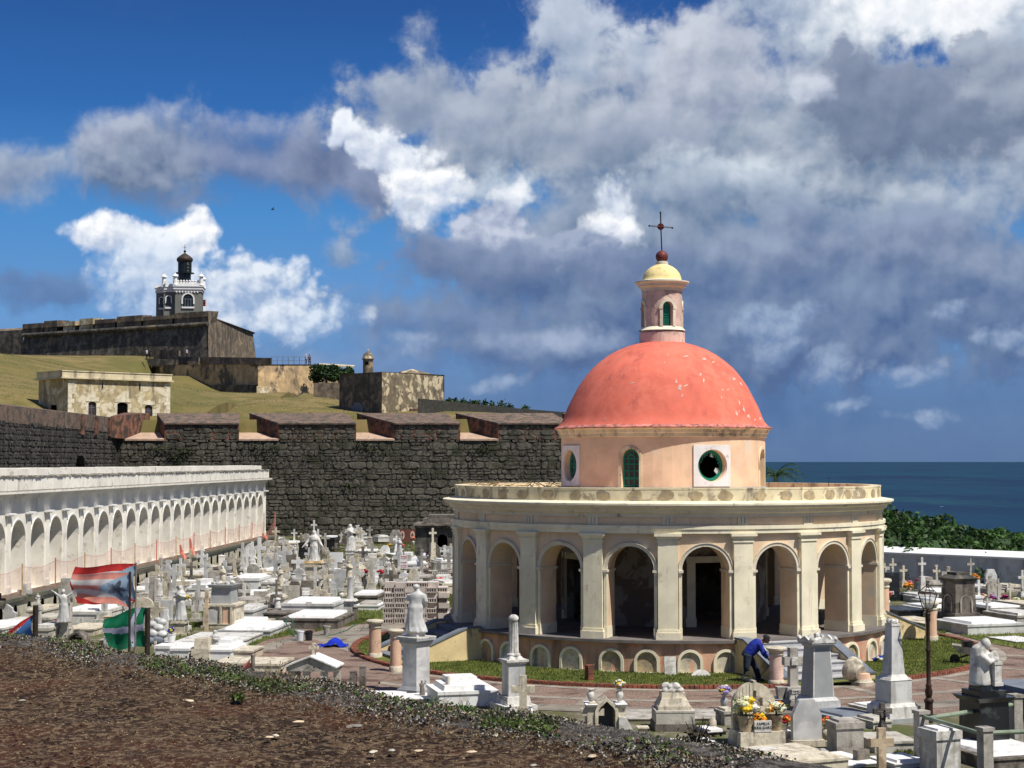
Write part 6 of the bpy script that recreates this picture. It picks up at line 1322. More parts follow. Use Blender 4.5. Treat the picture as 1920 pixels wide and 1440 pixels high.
for a in ((27, 1170, 12, 22, 'ribbed white urn at left edge', 'white_marble', 'pot'), (28, 1152, 10, 12, 'round white urn beneath grey cross', 'white_marble', 'urn'), (160, 1188, 9, 13, 'egg shaped white urn before the broad white tomb', 'clean_white', 'egg'), (174, 1189, 9, 13, 'egg shaped tan urn before the broad white tomb', 'tan_stone', 'egg'), (347, 1164, 8, 18, 'tall egg shaped urn beside praying statue', 'cream_stone', 'egg'),
          (419, 1086, 14, 25, 'ornate garlanded stone urn above the carved sarcophagus', 'aged_marble', 'urn'), (412, 1176, 9, 14, 'white flower cup on long marble slab', 'veined_marble', 'pot'), (452, 1082, 7, 9, 'small round white urn', 'white_marble', 'egg'), (478, 1086, 8, 9, 'small round cream urn', 'cream_stone', 'egg'), (503, 1118, 11, 20, 'tall cream bell shaped vase left of dark stepped tomb', 'cream_stone', 'bell'),
          (560, 1120, 8, 12, 'white vase with lip beside rolled tomb', 'white_marble', 'vase'), (524, 1116, 6, 10, 'white egg urn beside rolled tomb', 'white_marble', 'egg'), (640, 1124, 11, 16, 'white pitcher urn near the round column', 'white_marble', 'vase'), (632, 1106, 12, 14, 'wide cream urn near the round column', 'cream_stone', 'urn'), (218, 1160, 12, 16, 'stone urn behind green flag', 'white_marble', 'egg'), (232, 1158, 9, 12, 'smaller stone urn behind green flag', 'white_marble', 'egg'),
          (468, 1160, 7, 12, 'white urn at foot of sloping sarcophagus', 'white_marble', 'bell'), (396, 1138, 10, 14, 'cream ring urn left shoulder of carved monument', 'cream_stone', 'urn')):
    px, py, w_, h_, lab, mt, kd = a; g_vase(px, py, w_, h_, lab, mt, kd); rec((px, py))
# pot and cross on bright white cube
p = gnd(315, 1236); tp_ = Vector((p.x, p.y + .5, 27 * p.y / F + .01)); g_vase(0, 0, 18, 17, 'round white flowerpot with blue and yellow flowers on bright white cube', 'clean_white', 'pot', bloom='blue+yellow+blue', fw=15, fh=14, nb=7, loc=tp_)
g_cross(311, 1206, 10, 62, 'narrow bright white cross behind the white flowerpot', 'clean_white', .2, th=.07, bw=8)
# carved sarcophagus monument
lo, Y, r_ = place(420, 1178, 1.6, -8); k_ = Y / F; t = thing('carved_sarcophagus', 'carved marble sarcophagus monument raised on arched panelled plinth', 'monument', lo, r_)
m_ = M(); m_.blk(0, 0, 0, 66 * k_, 1.5, 4 * k_); m_.blk(0, 0, 4 * k_, 58 * k_, 1.3, 36 * k_); m_.blk(0, 0, 40 * k_, 64 * k_, 1.45, 4 * k_); m_.build('plinth', 'cream_stone', t)
m_ = M(); m_.blk(0, 0, 44 * k_, 40 * k_, .9, 30 * k_, 36 * k_, .8); m_.blk(0, 0, 74 * k_, 44 * k_, 1.0, 5 * k_, 50 * k_, 1.1); m_.build('coffer', 'grey_marble', t)
m_ = M()
for i in range(7): m_.ball((-20 * k_ + i * 6.6 * k_, -.1 + .2 * (i % 2), 81 * k_), (4 + (i % 3)) * k_, 8, 6, (1.1, 1, .8), .35)
m_.build('carved_crest', 'white_marble', t)
m_ = M(); P_ = [(-22 * k_, 5 * k_), (-2 * k_, 5 * k_), (-2 * k_, 26 * k_)] + [(-12 * k_ + 10 * k_ * cos(pi * i / 8), 26 * k_ + 9 * k_ * sin(pi * i / 8)) for i in range(1, 8)] + [(-22 * k_, 26 * k_)]; m_.plate(P_, -.69, -.64); m_.build('arched_panel', 'veined_marble', t)
m_ = M(); m_.box(9 * k_, -.68, 6 * k_, 21 * k_, -.64, 36 * k_); m_.build('side_panel', 'pink_stucco', t)
for x in (-27, 5, 25): m_ = M(); m_.box((x - 2) * k_, -.74, 4 * k_, (x + 2) * k_, -.64, 39 * k_); m_.build('pilaster', 'cream_stone', t)
rec((420, 1178)); rec((400, 1172)); rec((440, 1172))
# stele with tablet, grotto boulders, blocks, thin cross
g_head(286, 1166, 10, 84, 'tall dark sided stone stele behind the wooden post', 'concrete', 'plain', D=.3); g_head(306, 1166, 34, 40, 'broad pale marble board beside the dark stele', 'veined_marble', 'plain', D=.2)
lo, Y, r_ = place(293, 1213, .8, 0); k_ = Y / F; t = thing('boulder_grotto', 'pile of smooth blue grey boulders right of green flag', 'grotto', lo, 0)
for i, (x, z, r) in enumerate(((-12, 8, 10), (2, 9, 11), (10, 20, 9), (-8, 22, 10), (1, 32, 9), (-11, 38, 8), (7, 42, 8), (-2, 46, 6))):
    m_ = M(); m_.ball((x * k_, .05 * i, z * k_), r * k_, 12, 8, (1.15, 1, .85), .25); m_.build('boulder', 'grey_slate' if i < 2 else 'veined_marble', t, smooth=60)
lo, Y, r_ = place(380, 1239, .8, -4); k_ = Y / F; t = thing('stacked_blocks', 'two stacked cream stone blocks beside the veiled stone woman', 'pedestal', lo, r_)
m_ = M(); m_.blk(0, 0, 0, 34 * k_, .7, 21 * k_); m_.build('lower_block', 'cream_stone', t); m_ = M(); m_.blk(1 * k_, 0, 21.5 * k_, 27 * k_, .6, 19 * k_, 25 * k_, .52); m_.build('upper_block', 'cream_stone', t)
g_cross(387, 1196, 9, 88, 'tall narrow wooden looking cross above the long low tomb', 'tan_stone', .0, th=.06, st='latin')
# shell niches and dark arch
def g_niche(px, py, w, h, lab, mat, inner='black_void', rz=-6, D=.5, egg=False):
    lo, Y, r_ = place(px, py, D, rz); k_ = Y / F; t = thing('arched_niche', lab, 'shrine', lo, r_); a = w * k_ / 2; zs = h * k_ - a
    m_ = M(); mpw = lambda s_, z, d: (s_, -D / 2 + d, z)
    band(m_, 0, a * .78, a, zs, lambda s_, z, d: (s_, -D / 2 + d, z), 0, D, legs=zs, n=12); m_.build('arch', mat, t)
    m_ = M(); P_ = [(-a * .78, 0)] + [(-a * .78 * cos(pi * i / 10), zs + a * .78 * sin(pi * i / 10)) for i in range(11)] + [(a * .78, 0)]; m_.plate(P_, D / 2 - .06, D / 2 - .02); m_.build('back', inner, t)
    if egg:
        m_ = M(); m_.ball((0, -.05, h * k_ * .3), w * k_ * .14, 12, 8, (1, 1, 1.3)); m_.build('stone_egg', 'cream_stone', t); m_ = M(); m_.blk(0, 0, h * k_ * .66, w * k_ * .28, .06, h * k_ * .07); m_.build('bar', 'clean_white', t)
        for e in (-1, 1): m_ = M(); m_.blk(e * w * k_ * .2, -.05, 0, w * k_ * .12, .15, h * k_ * .22); m_.build('side_block', 'concrete', t)
    return t
g_niche(86, 1146, 16, 26, 'cream shell niche left of the pair under the netting', 'cream_stone'); g_niche(105, 1143, 14, 26, 'cream shell niche beside heavy stone cross', 'cream_stone'); g_niche(147, 1216, 36, 30, 'dark stone arch niche with egg and white bar inside', 'dark_concrete', 'lichen_stone', egg=True)
g_head(8, 1172, 42, 40, 'rounded white headstone with black cross at left edge', 'veined_marble', 'scroll')
lo, Y, r_ = place(2, 1171, .2, -6); m_ = M(); xarm(m_, 0, -.12, .35, .75, .5, .07, .03); THINGS[-1]
o = m_.build('black_cross', 'black_granite', bpy.data.objects[[x.name for x in THINGS if x['label'].startswith('rounded white headstone')][0]]); o.location = (-.15, 0, .1)
g_post(200, 1218, 9, 25, 'square white post behind the green flag', 'veined_marble'); g_post(202, 1177, 13, 22, 'short tan pillar with black cap by the striped flag', 'tan_stone')
g_post(580, 1155, 10, 26, 'dark square post before the pale twin tomb', 'dark_concrete'); g_post(666, 1165, 9, 27, 'dark square post beside small round column base', 'dark_concrete'); g_post(572, 1113, 11, 18, 'short capped pillar in middle rows', 'concrete'); g_post(617, 1113, 11, 18, 'short capped pillar right of small white figure', 'concrete'); g_post(589, 1092, 12, 22, 'cream pillar under rust stained pedestal', 'cream_stone')
# dark stepped cross
t_, Hm = g_cross(518, 1150, 13, 62, 'small dark cross on grey block above dark steps', 'dark_concrete', .55, st='fancy', bw=27, steps=2); k_ = gnd(518, 1150).y / F
m_ = M(); m_.blk(2 * k_, -.35, 16 * k_, 8 * k_, .05, 12 * k_); m_.build('plaque', 'white_marble', t_)
m_ = M(); m_.blk(0, -.1, 0, 44 * k_, 1.3, 10 * k_); m_.build('dark_step', 'dark_concrete', t_)
lo, Y, r_ = place(497, 1143, .5, 0); m_ = M(); m_.ball((0, 0, .25), .34, 10, 8, (1.2, .8, .8), .4); o = m_.build('boulder', 'lichen_stone', loc=lo, smooth=70); tag(o, 'dark mossy boulder left of the dark stepped cross', 'boulder')
# round column on square base
lo, Y, r_ = place(656, 1164, .6, -6); k_ = Y / F; t = thing('memorial_column', 'smooth round marble column on square base before the stacked blocks', 'column', lo, r_)
m_ = M(); m_.blk(0, 0, 0, 26 * k_, .5, 12 * k_); m_.blk(0, 0, 12 * k_, 20 * k_, .4, 24 * k_); m_.blk(0, 0, 36 * k_, 27 * k_, .55, 4 * k_, 20 * k_, .42); m_.build('base', 'white_marble', t); m_ = M(); m_.lathe([(7.5 * k_, 40 * k_), (7 * k_, 43 * k_), (5.6 * k_, 46 * k_), (5.2 * k_, 79 * k_), (6 * k_, 80 * k_)], 20); m_.build('shaft', 'veined_marble', t, smooth=40)
# white open book like tomb top
g_slab(656, 1094, 32, 10, 'white slab with upright curved headboard near the round column', 'cream_stone', 1.4, lid=.05, lm='clean_white', head=2.0)
# notice board
lo, Y, r_ = place(757, 1096, 0, 0); k_ = Y / F; t = thing('notice_board', 'white notice board with three panels of red lettering on a pole', 'sign', lo, 0)
m_ = M(); m_.tube([(0, 0, 0), (0, 0, 72 * k_)], .03, 6); m_.build('pole', 'faded_wood', t)
for i in range(3):
    m_ = M(); z0 = (30 + i * 8.3) * k_; m_.box(-7 * k_, -.05, z0, 7 * k_, -.02, z0 + 7.6 * k_); pn = m_.build('panel', 'clean_white', t)
    for j in range(2 if i != 1 else 1):
        m_ = M()
        for s_ in range(6): m_.box((-5.6 + s_ * 1.9) * k_, -.053, z0 + (1.8 + j * 2.8) * k_, (-4.2 + s_ * 1.9 + random.uniform(-.2, .3)) * k_, -.05, z0 + (3.4 + j * 2.8) * k_)
        m_.build('lettering', 'bloom_red', pn)
# dark mausoleum
lo, Y, r_ = place(820, 1048, 4, 0); k_ = Y / F; t = thing('mausoleum', 'blackened stone mausoleum with arched opening beside the chapel', 'mausoleum', lo, 0)
Wm = 78 * k_; m_ = M(); holed_wall(m_, -Wm / 2, Wm / 2, 0, 58 * k_, [(12 * k_, 9.5 * k_, lambda s_: 22 * k_, lambda s_: 36 * k_ + sqrt(max(0, (9.5 * k_) ** 2 - (s_ - 12 * k_) ** 2)))], lambda s_, z, d: (s_, -2 + d * .4, z), ds=5, n=10); m_.build('front_wall', 'lichen_stone', t)
m_ = M(); m_.box(-Wm / 2, -1.6, 0, -Wm / 2 + .3, 2, 58 * k_); m_.box(Wm / 2 - .3, -1.6, 0, Wm / 2, 2, 58 * k_); m_.box(-Wm / 2, 1.8, 0, Wm / 2, 2, 58 * k_); m_.build('side_walls', 'lichen_stone', t)
m_ = M(); m_.blk(0, 0, 58 * k_, Wm + 2 * k_, 4.3, 4 * k_); m_.blk(0, 0, 62 * k_, Wm + 6 * k_, 4.6, 3 * k_); m_.build('cornice', 'dark_concrete', t)
m_ = M(); m_.blk(6 * k_, 0, 65 * k_, Wm - 16 * k_, 3.2, 9 * k_); m_.blk(8 * k_, 0, 74 * k_, Wm - 30 * k_, 2.4, 7 * k_); m_.build('stepped_roof', 'dark_concrete', t)
m_ = M(); m_.blk(12 * k_, -2.08, 19 * k_, 22 * k_, .3, 2.5 * k_); m_.build('sill', 'concrete', t); m_ = M(); m_.box(-Wm / 2 + .4, -.5, 0, Wm / 2 - .4, -.4, 55 * k_); m_.build('dark_interior', 'black_void', t)
# iron fence by the mausoleum
fn = thing('iron_fence', 'thin iron fence round the kerb tomb beside the chapel', 'fence', place(825, 1086, 0, 0)[0], 0); k_ = gnd(825, 1086).y / F
for i in range(14): m_ = M(); x = (-28 + i * 4.1) * k_; m_.tube([(x, 0, 0), (x, 0, 15 * k_)], .012, 4); m_.build('bar', 'dark_iron', fn)
for z in (3, 14): m_ = M(); m_.tube([(-28 * k_, 0, z * k_), (26 * k_, 0, z * k_)], .014, 4); m_.build('rail', 'dark_iron', fn)
# ------------------------------------------------------------- stack of hollow concrete blocks
mb = M(); L, Hb, Db = .39, .19, .38
mb.box(-L / 2, -Db / 2, 0, L / 2, Db / 2, .032); mb.box(-L / 2, -Db / 2, Hb - .032, L / 2, Db / 2, Hb)
for i in range(5): x = -L / 2 + i * (L - .03) / 4; mb.box(x, -Db / 2 + .004, .032, x + .03, Db / 2 - .004, Hb - .032)
mb.box(-L / 2 + .03, -.02, .032, L / 2 - .03, .02, Hb - .032)
bme = mb.mesh('hollow_block', 'block_concrete'); ms = M(); ms.box(-L / 2, -Db / 2, 0, L / 2, Db / 2, Hb); bms = ms.mesh('hollow_block', 'block_concrete')
p0 = gnd(718, 1171); random.seed(4)
for row in range(8):
    for col in range(6):
        for dep in range(2):
            if row > 5 and dep == 1 and col < 2: continue
            if col == 5 and row > 6: continue
            x = p0.x + .2 + col * .41 + random.uniform(-.012, .012) + (.05 if row % 2 else 0); y = p0.y + .2 + dep * .40 + (.12 * ((col + row) % 2) if col > 3 else 0) + random.uniform(-.015, .015) + (.25 if (row > 5 and col < 1) else 0)
            o = bpy.data.objects.new('hollow_block', bme if (row + col // 2) % 2 == 0 or col < 2 and row < 6 else bms); COL.objects.link(o); o.location = (x, y, row * .196 + .03); o.rotation_euler.z = random.uniform(-.03, .03)
            OW = ('first', 'second', 'third', 'fourth', 'fifth', 'sixth', 'seventh', 'eighth')
            tag(o, 'pale hollow block, %s from the left in %s course up, stack by the path' % (OW[col], OW[row]) if dep == 0 else 'pale hollow block in the rear row of the stack by the path', 'concrete block', 'hollow concrete blocks stacked by the path')
            if dep: o['same'] = 1
m_ = M()
for i in range(6): m_.box(p0.x - .1, p0.y + i * .14, .0, p0.x + 2.65, p0.y + i * .14 + .09, .03)
o = m_.build('wooden_pallet', 'faded_wood'); tag(o, 'grey wooden pallet under the stack of concrete blocks', 'pallet')
# ================================================================== PLAZA FURNITURE AND NEAR GRAVES
def stump(px, py, w, h, lab, rz=0, mat='pink_stucco'):
    lo, Y, r_ = place(px, py, .4, rz); k_ = Y / F; r = w * k_ / 2; t = thing('round_column', lab, 'column', lo, 0, 'round plastered columns beside the chapel steps')
    m_ = M(); m_.lathe([(r * 1.05, 0), (r * 1.08, h * k_ * .12), (r * .98, h * k_ * .15)], 28); m_.build('foot', 'cream_stone', t, smooth=40)
    m_ = M(); m_.lathe([(r * .90, h * k_ * .14), (r * .86, h * k_ * .80)], 28, cap=False); m_.build('shaft', mat, t, smooth=40)
    m_ = M(); m_.lathe([(r * .90, h * k_ * .78), (r * .98, h * k_ * .80), (r * .98, h * k_ * .82), (r * .9, h * k_ * .83), (r * .9, h * k_ * .88), (r * 1.25, h * k_ * .93), (r * 1.28, h * k_ * .97), (r * 1.1, h * k_)], 28); m_.build('capital', 'cream_stone', t, smooth=40)
stump(703, 1236, 26, 72, 'pink round column with cream cap left of marble statue'); stump(742, 1262, 24, 80, 'pink round column half hidden behind the marble statue pedestal'); stump(1746, 1205, 24, 76, 'grey pink round column behind the lamp post'); stump(1656, 1166, 26, 80, 'pink round column at right edge of chapel')
stump(1456, 1287, 30, 72, 'flaking pink round column beside the chapel steps', mat='pink_stone')
# fallen column
lo, Y, r_ = place(1614, 1288, .5, 10); k_ = Y / F; t = thing('fallen_column', 'broken pink and cream column lying at foot of the steps', 'column', lo, r_)
m_ = M(); m_.lathe([(.30, 0), (.31, .12), (.27, .14), (.25, .2)], 24, c=(.05, 0, 0)); m_.build('drum', 'cream_stone', t, smooth=40); m_ = M(); m_.lathe([(.24, .2), (.22, .34), (.12, .36)], 20, c=(.03, 0, 0)); m_.build('broken_shaft', 'pink_stucco', t, smooth=40)
m_ = M(); m_.lathe([(.30, -.12), (.34, -.08), (.34, .08), (.28, .14), (.20, .3)], 24, mat=Matrix.Translation((-.2, .1, .45)) @ Matrix.Rotation(1.9, 4, 'X') @ Matrix.Rotation(.5, 4, 'Y')); m_.build('capital', 'cream_stone', t, smooth=40)
# pedestal with draped statue seen from behind
lo, Y, r_ = place(780, 1302, 1.0, 50); k_ = Y / F; t = thing('statue_monument', 'draped white statue seen from behind on tall grey marble pedestal', 'statue', lo, R(50))
W_ = 40 * k_
m_ = M(); m_.blk(0, 0, 0, W_ * 1.25, W_ * 1.25, 8 * k_); m_.blk(0, 0, 8 * k_, W_ * 1.1, W_ * 1.1, 6 * k_, W_ * .95, W_ * .95); m_.build('foot', 'grey_marble', t)
m_ = M(); m_.blk(0, 0, 14 * k_, W_ * .9, W_ * .9, 74 * k_); m_.build('die', 'veined_marble', t)
for i in range(4):
    m_ = M(); mt_ = Matrix.Rotation(i * pi / 2, 4, 'Z'); m_.box(-W_ * .36, -W_ * .455, 20 * k_, W_ * .36, -W_ * .448, 82 * k_, mat=mt_); m_.build('panel', 'veined_marble', t)
m_ = M(); m_.blk(0, 0, 88 * k_, W_ * .92, W_ * .92, 6 * k_, W_ * 1.1, W_ * 1.1); m_.blk(0, 0, 94 * k_, W_ * 1.12, W_ * 1.12, 5 * k_); m_.blk(0, 0, 99 * k_, W_ * 1.32, W_ * 1.32, 4 * k_); m_.build('cornice', 'grey_marble', t)
m_ = M(); m_.blk(0, 0, 103 * k_, W_ * 1.34, W_ * 1.34, 2.5 * k_); m_.blk(0, 0, 105.5 * k_, W_ * .62, W_ * .62, 8 * k_); m_.build('cap', 'white_marble', t)
f = addfig(t, 'stand', 'veined_marble', 90 * k_, (0, 0, 113 * k_), R(120)); f.scale.x *= 1.2; f.scale.y *= 1.2
# white tomb right of it, thin cross, dark figure
g_slab(866, 1326, 112, 30, 'bright white tomb with black drips below the marble statue', 'clean_white', 1.5, lid=.12, lm='clean_white', rz=14, tiers=2)
g_cross(839, 1324, 13, 54, 'thin peeling white cross before bright white tomb', 'aged_marble', 0, th=.05, rz=60)
lo, Y, r_ = place(791, 1312, .1, 0); t, a_, k_ = g_statue(791, 1312, 2, 32, 'small dark weathered figure at foot of marble pedestal', 'dark_concrete', 8, 'raised', 'rust_stain')
# fluted broken column
lo, Y, r_ = place(963, 1336, .8, 22); k_ = Y / F; t = thing('broken_column_monument', 'broken fluted white column on a square marble pedestal', 'column', lo, r_)
m_ = M(); m_.blk(0, 0, 0, 66 * k_, 1.0, 13 * k_); m_.build('step', 'white_marble', t); m_ = M(); m_.blk(0, 0, 13 * k_, 50 * k_, .75, 15 * k_, 44 * k_, .68); m_.build('foot', 'white_marble', t)
m_ = M(); m_.blk(0, 0, 28 * k_, 34 * k_, 34 * k_, 60 * k_); m_.build('die', 'veined_marble', t); m_ = M(); m_.blk(0, 0, 88 * k_, 36 * k_, 36 * k_, 4 * k_, 42 * k_, 42 * k_); m_.blk(0, 0, 92 * k_, 44 * k_, 44 * k_, 4 * k_); m_.blk(0, 0, 96 * k_, 32 * k_, 32 * k_, 6 * k_, 22 * k_, 22 * k_); m_.build('cap', 'white_marble', t)
m_ = M(); vs = []; seg = 48; pr_ = [(13, 102), (13, 105), (10.5, 107), (9.6, 112), (8.6, 164), (9.4, 166)]
for r, z in pr_:
    for i in range(seg): a = 2 * pi * i / seg; q_ = 1 - (.10 * max(0, sin(12 * a)) if 110 < z < 166 else 0); vs.append((r * q_ * k_ * cos(a), r * q_ * k_ * sin(a), z * k_))
m_.add(vs, [(j * seg + i, j * seg + (i + 1) % seg, (j + 1) * seg + (i + 1) % seg, (j + 1) * seg + i) for j in range(5) for i in range(seg)]); m_.build('fluted_shaft', 'white_marble', t, smooth=30)
m_ = M(); m_.ball((0, 0, 171 * k_), 9.5 * k_, 14, 8, (1, 1, .85), .12); m_.build('draped_top', 'white_marble', t, smooth=60)
g_cross(981, 1346, 43, 76, 'pitted cream travertine cross before broken column', 'cream_stone', 0, th=6.5 * gnd(981, 1346).y / F, rz=4)
g_vase(994, 1346, 12, 22, 'white vase at foot of travertine cross', 'clean_white', 'vase')
# shrine with two urns and travertine cross
lo, Y, r_ = place(1135, 1372, .6, 4); k_ = Y / F; t = thing('arched_shrine', 'pointed arch shrine with urn on each shoulder and blue grey niche', 'shrine', lo, r_)
mpw = lambda s_, z, d: (s_, -.3 + d, z)
m_ = M(); band(m_, 0, 16 * k_, 22 * k_, 34 * k_, lambda s_, z, d: (s_, -.3 + d, z + max(0, .09 - abs(s_)) * .8), 0, .6, legs=34 * k_, n=14); m_.build('arch', 'cream_stone', t)
m_ = M(); P_ = [(-16 * k_, 0)] + [(-16 * k_ * cos(pi * i / 10), 34 * k_ + 18 * k_ * sin(pi * i / 10)) for i in range(11)] + [(16 * k_, 0)]; m_.plate(P_, .2, .28); m_.build('niche_back', 'grey_slate', t)
for e in (-1, 1):
    m_ = M(); m_.box(*(sorted((e * 20 * k_, e * 36 * k_))[:1] + [-.25, 0] + sorted((e * 20 * k_, e * 36 * k_))[1:] + [.3, 46 * k_])); m_.build('pier', 'cream_stone', t)
    m_ = M(); m_.blk(e * 28 * k_, 0, 46 * k_, 19 * k_, .6, 4 * k_, 22 * k_, .66); m_.build('pier_cap', 'clean_white', t)
    m_ = M(); m_.lathe([(r * 15 * k_, 50 * k_ + z * 26 * k_) for r, z in URN['vase']], 16, c=(e * 27 * k_, 0, 0)); m_.build('urn', 'white_marble', t, smooth=45)
m_ = M(); m_.plate([(22 * k_, 0), (50 * k_, 0), (36 * k_, 26 * k_), (22 * k_, 28 * k_)], -.36, -.2); m_.build('buttress', 'white_marble', t)
p = lo + Vector((28 * k_, 0, 74 * k_)); g_vase(0, 0, 6, 4, 'bunch of white and yellow flowers in right urn of arched shrine', 'white_marble', 'pot', bloom='white+yellow+creamy+white', fw=22, fh=18, nb=10, loc=Vector((lo.x + 27 * k_, lo.y, 75 * k_)))
g_vase(1120, 1370, 6, 5, 'small pink flowers inside the arched shrine', 'dark_concrete', 'pot', bloom='pink+red', fw=13, fh=10, nb=6)
g_cross(1111, 1374, 43, 54, 'wide pitted travertine cross before arched shrine', 'cream_stone', 0, th=6.5 * gnd(1111, 1374).y / F, rz=4)
# long low ledger and rock topped tomb
g_slab(1262, 1352, 205, 5, 'long low grey ledger running beside the gravel plaza', 'concrete', 1.5, lid=0, rz=3)
lo, Y, r_ = place(1262, 1372, .9, 2); k_ = Y / F; t = thing('rock_topped_tomb', 'mouldy stepped tomb crowned with carved white rock', 'tomb', lo, r_)
m_ = M(); m_.blk(0, 0, 0, 76 * k_, .95, 14 * k_); m_.build('plinth', 'dark_concrete', t); m_ = M(); m_.blk(0, 0, 14 * k_, 72 * k_, .9, 21 * k_); m_.blk(0, 0, 35 * k_, 74 * k_, .92, 3 * k_); m_.build('chest', 'aged_marble', t)
m_ = M(); m_.blk(0, .05, 38 * k_, 62 * k_, .75, 7 * k_); m_.blk(0, .05, 45 * k_, 60 * k_, .72, 14 * k_, 46 * k_, .55); m_.build('upper_chest', 'cream_stone', t)
m_ = M(); m_.blk(0, .1, 59 * k_, 46 * k_, .5, 9 * k_, 44 * k_, .46); m_.build('cap', 'cream_stone', t)
m_ = M()
for i in range(9): m_.ball(((-14 + (i % 5) * 7) * k_, .08 * (i % 2), (72 + (i // 5) * 7) * k_), (7 + i % 3) * k_, 8, 6, (1, 1, .8), .5)
o = bpy.data.objects.new('carved_rock', fuse(m_, .02, 'white_marble', 'carved_rock', 1)); COL.objects.link(o); o.parent = t
g_slab(1205, 1376, 17, 12, 'little cream stone block near mouldy stepped tomb', 'cream_stone', .25, lid=0, rz=3, name='stone_block')
g_slab(1295, 1400, 90, 3, 'flat white marble sheet lying beside the bank', 'clean_white', .9, lid=0, rz=12)
g_vase(1336, 1371, 16, 26, 'stained egg shaped urn with flat lid before fan shrine', 'cream_stone', 'egg'); g_slab(1330, 1378, 40, 5, 'black and white stepped slab left of the fan shrine', 'black_granite', .7, lid=.06, lm='clean_white', rz=20)
g_slab(1362, 1360, 26, 26, 'grey box pedestal left of the fan shrine', 'concrete', .5, lid=.05, lm='cream_stone', rz=18, name='pedestal'); g_vase(1358, 1332, 15, 30, 'grey vase of yellow and violet flowers on plaza edge', 'grey_marble', 'vase', bloom='yellow+white+purple+purple', fw=28, fh=24, nb=12)
# fan shrine with cross shaped opening
lo, Y, r_ = place(1416, 1402, 1.0, 14); k_ = Y / F; t = thing('fan_shrine', 'cream fan shaped shrine pierced by a cross above flower pots', 'shrine', lo, r_)
m_ = M(); m_.blk(0, -.1, 0, 92 * k_, .75, 28 * k_, 88 * k_, .7); m_.build('base', 'cream_stone', t)
def ftop(x): return (62 + 52 * sqrt(max(0, 1 - (x / 46) ** 2))) * k_
for i in range(13):                     # stepped upright ribs, leaving a cross clear through the middle
    x0, x1 = (i - 6.5) * 6.6, (i - 5.5) * 6.6; xm = abs(i - 6) * 6.6; dy = .22 - .02 * abs(i - 6); tp = (118 * k_,) * 2 if i == 6 else (ftop(x0), ftop(x1))
    zz_ = [(28, 46), (100, 0)] if i == 6 else ([(28, 70), (86, 0)] if abs(i - 6) <= 2 else [(28, 0)])
    m_ = M()
    for q0_, q1_ in zz_: m_.plate([(x0 * k_, q0_ * k_), (x1 * k_ - .006, q0_ * k_), (x1 * k_ - .006, q1_ * k_ if q1_ else tp[1]), (x0 * k_, q1_ * k_ if q1_ else tp[0])], .1 - dy * .5, .1 + dy * .5)
    m_.build('rib', 'cream_stone', t)
m_ = M(); m_.box(-17 * k_, -.46, 28.2 * k_, 17 * k_, -.40, 49 * k_); pq = m_.build('plaque', 'white_marble', t); text('FAMILIA\nSERRA GARCIA', pq, (0, -.468, 40 * k_), .085, 'black_granite')
def atz(lo_, r2, x, y, z): return Vector((lo_.x + cos(r2) * x - sin(r2) * y, lo_.y + sin(r2) * x + cos(r2) * y, z))
g_vase(0, 0, 31, 30, 'tall cream pot of white and cream lilies left of family plaque', 'tan_stone', 'pot', bloom='white+creamy+white+creamy+yellow', fw=44, fh=42, nb=22, loc=atz(lo, r_, -28 * k_, -.28, 28 * k_)); g_vase(0, 0, 24, 28, 'cream pot of white and apricot lilies right of family plaque', 'tan_stone', 'pot', bloom='white+creamy+orange+creamy', fw=38, fh=34, nb=20, loc=atz(lo, r_, 33 * k_, -.28, 28 * k_))
g_vase(0, 0, 24, 12, 'low trough of orange flowers behind family plaque', 'tan_stone', 'pot', bloom='orange+yellow+orange', fw=32, fh=24, nb=16, loc=atz(lo, r_, 1 * k_, -.22, 28 * k_))
o = g_slab(1478, 1448, 150, 22, 'broad cream slab tomb running down before the fan shrine', 'cream_stone', 1.9, lid=.04, lm='cream_stone', rz=24); m_ = M(); m_.blk(-.35, .35, 22 * gnd(1478, 1448).y / F + .042, .5, .3, .012); m_.build('inlay', 'white_marble', o)
g_vase(1477, 1391, 17, 30, 'white ringed vase of red and orange flowers', 'clean_white', 'vase', bloom='red+orange+coral', fw=26, fh=24, nb=8)
g_head(1512, 1400, 56, 86, 'broad clipped corner marble headstone near the bank', 'veined_marble', 'oct', rz=10, D=.16, b=.13, bm='cream_stone')
g_vase(1549, 1391, 18, 30, 'stained cream vase of orange and coral flowers', 'cream_stone', 'vase', bloom='coral+orange+yellow+orange', fw=22, fh=20, nb=8)
# grey cross monument with family plaque
lo, Y, r_ = place(1487, 1324, .8, 12); k_ = Y / F; t = thing('family_cross_monument', 'grey stone cross over family plaque between two flared pots', 'monument', lo, r_)
m_ = M(); m_.blk(0, 0, 0, 92 * k_, .8, 11 * k_); m_.build('step', 'concrete', t); m_ = M(); m_.blk(0, 0, 11 * k_, 38 * k_, .5, 22 * k_, 34 * k_, .46); m_.build('block', 'concrete', t)
m_ = M(); xarm(m_, 0, 0, 33 * k_, 72 * k_, 38 * k_, 8 * k_, .2, 'latin'); cr2 = m_.build('cross', 'concrete', t); m_ = M(); m_.blk(0, -.12, 33 * k_ + 72 * k_ * .66 - 7 * k_, 12 * k_, .05, 14 * k_); pc = m_.build('cross_plate', 'white_marble', cr2)
m_ = M(); m_.box(-16 * k_, -.30, 12 * k_, 16 * k_, -.255, 30 * k_); pq = m_.build('plaque', 'white_marble', t); text('† FAMILIA †\nMARTINEZ\nR.I.P.', pq, (0, -.305, 21 * k_), .068, 'black_granite')
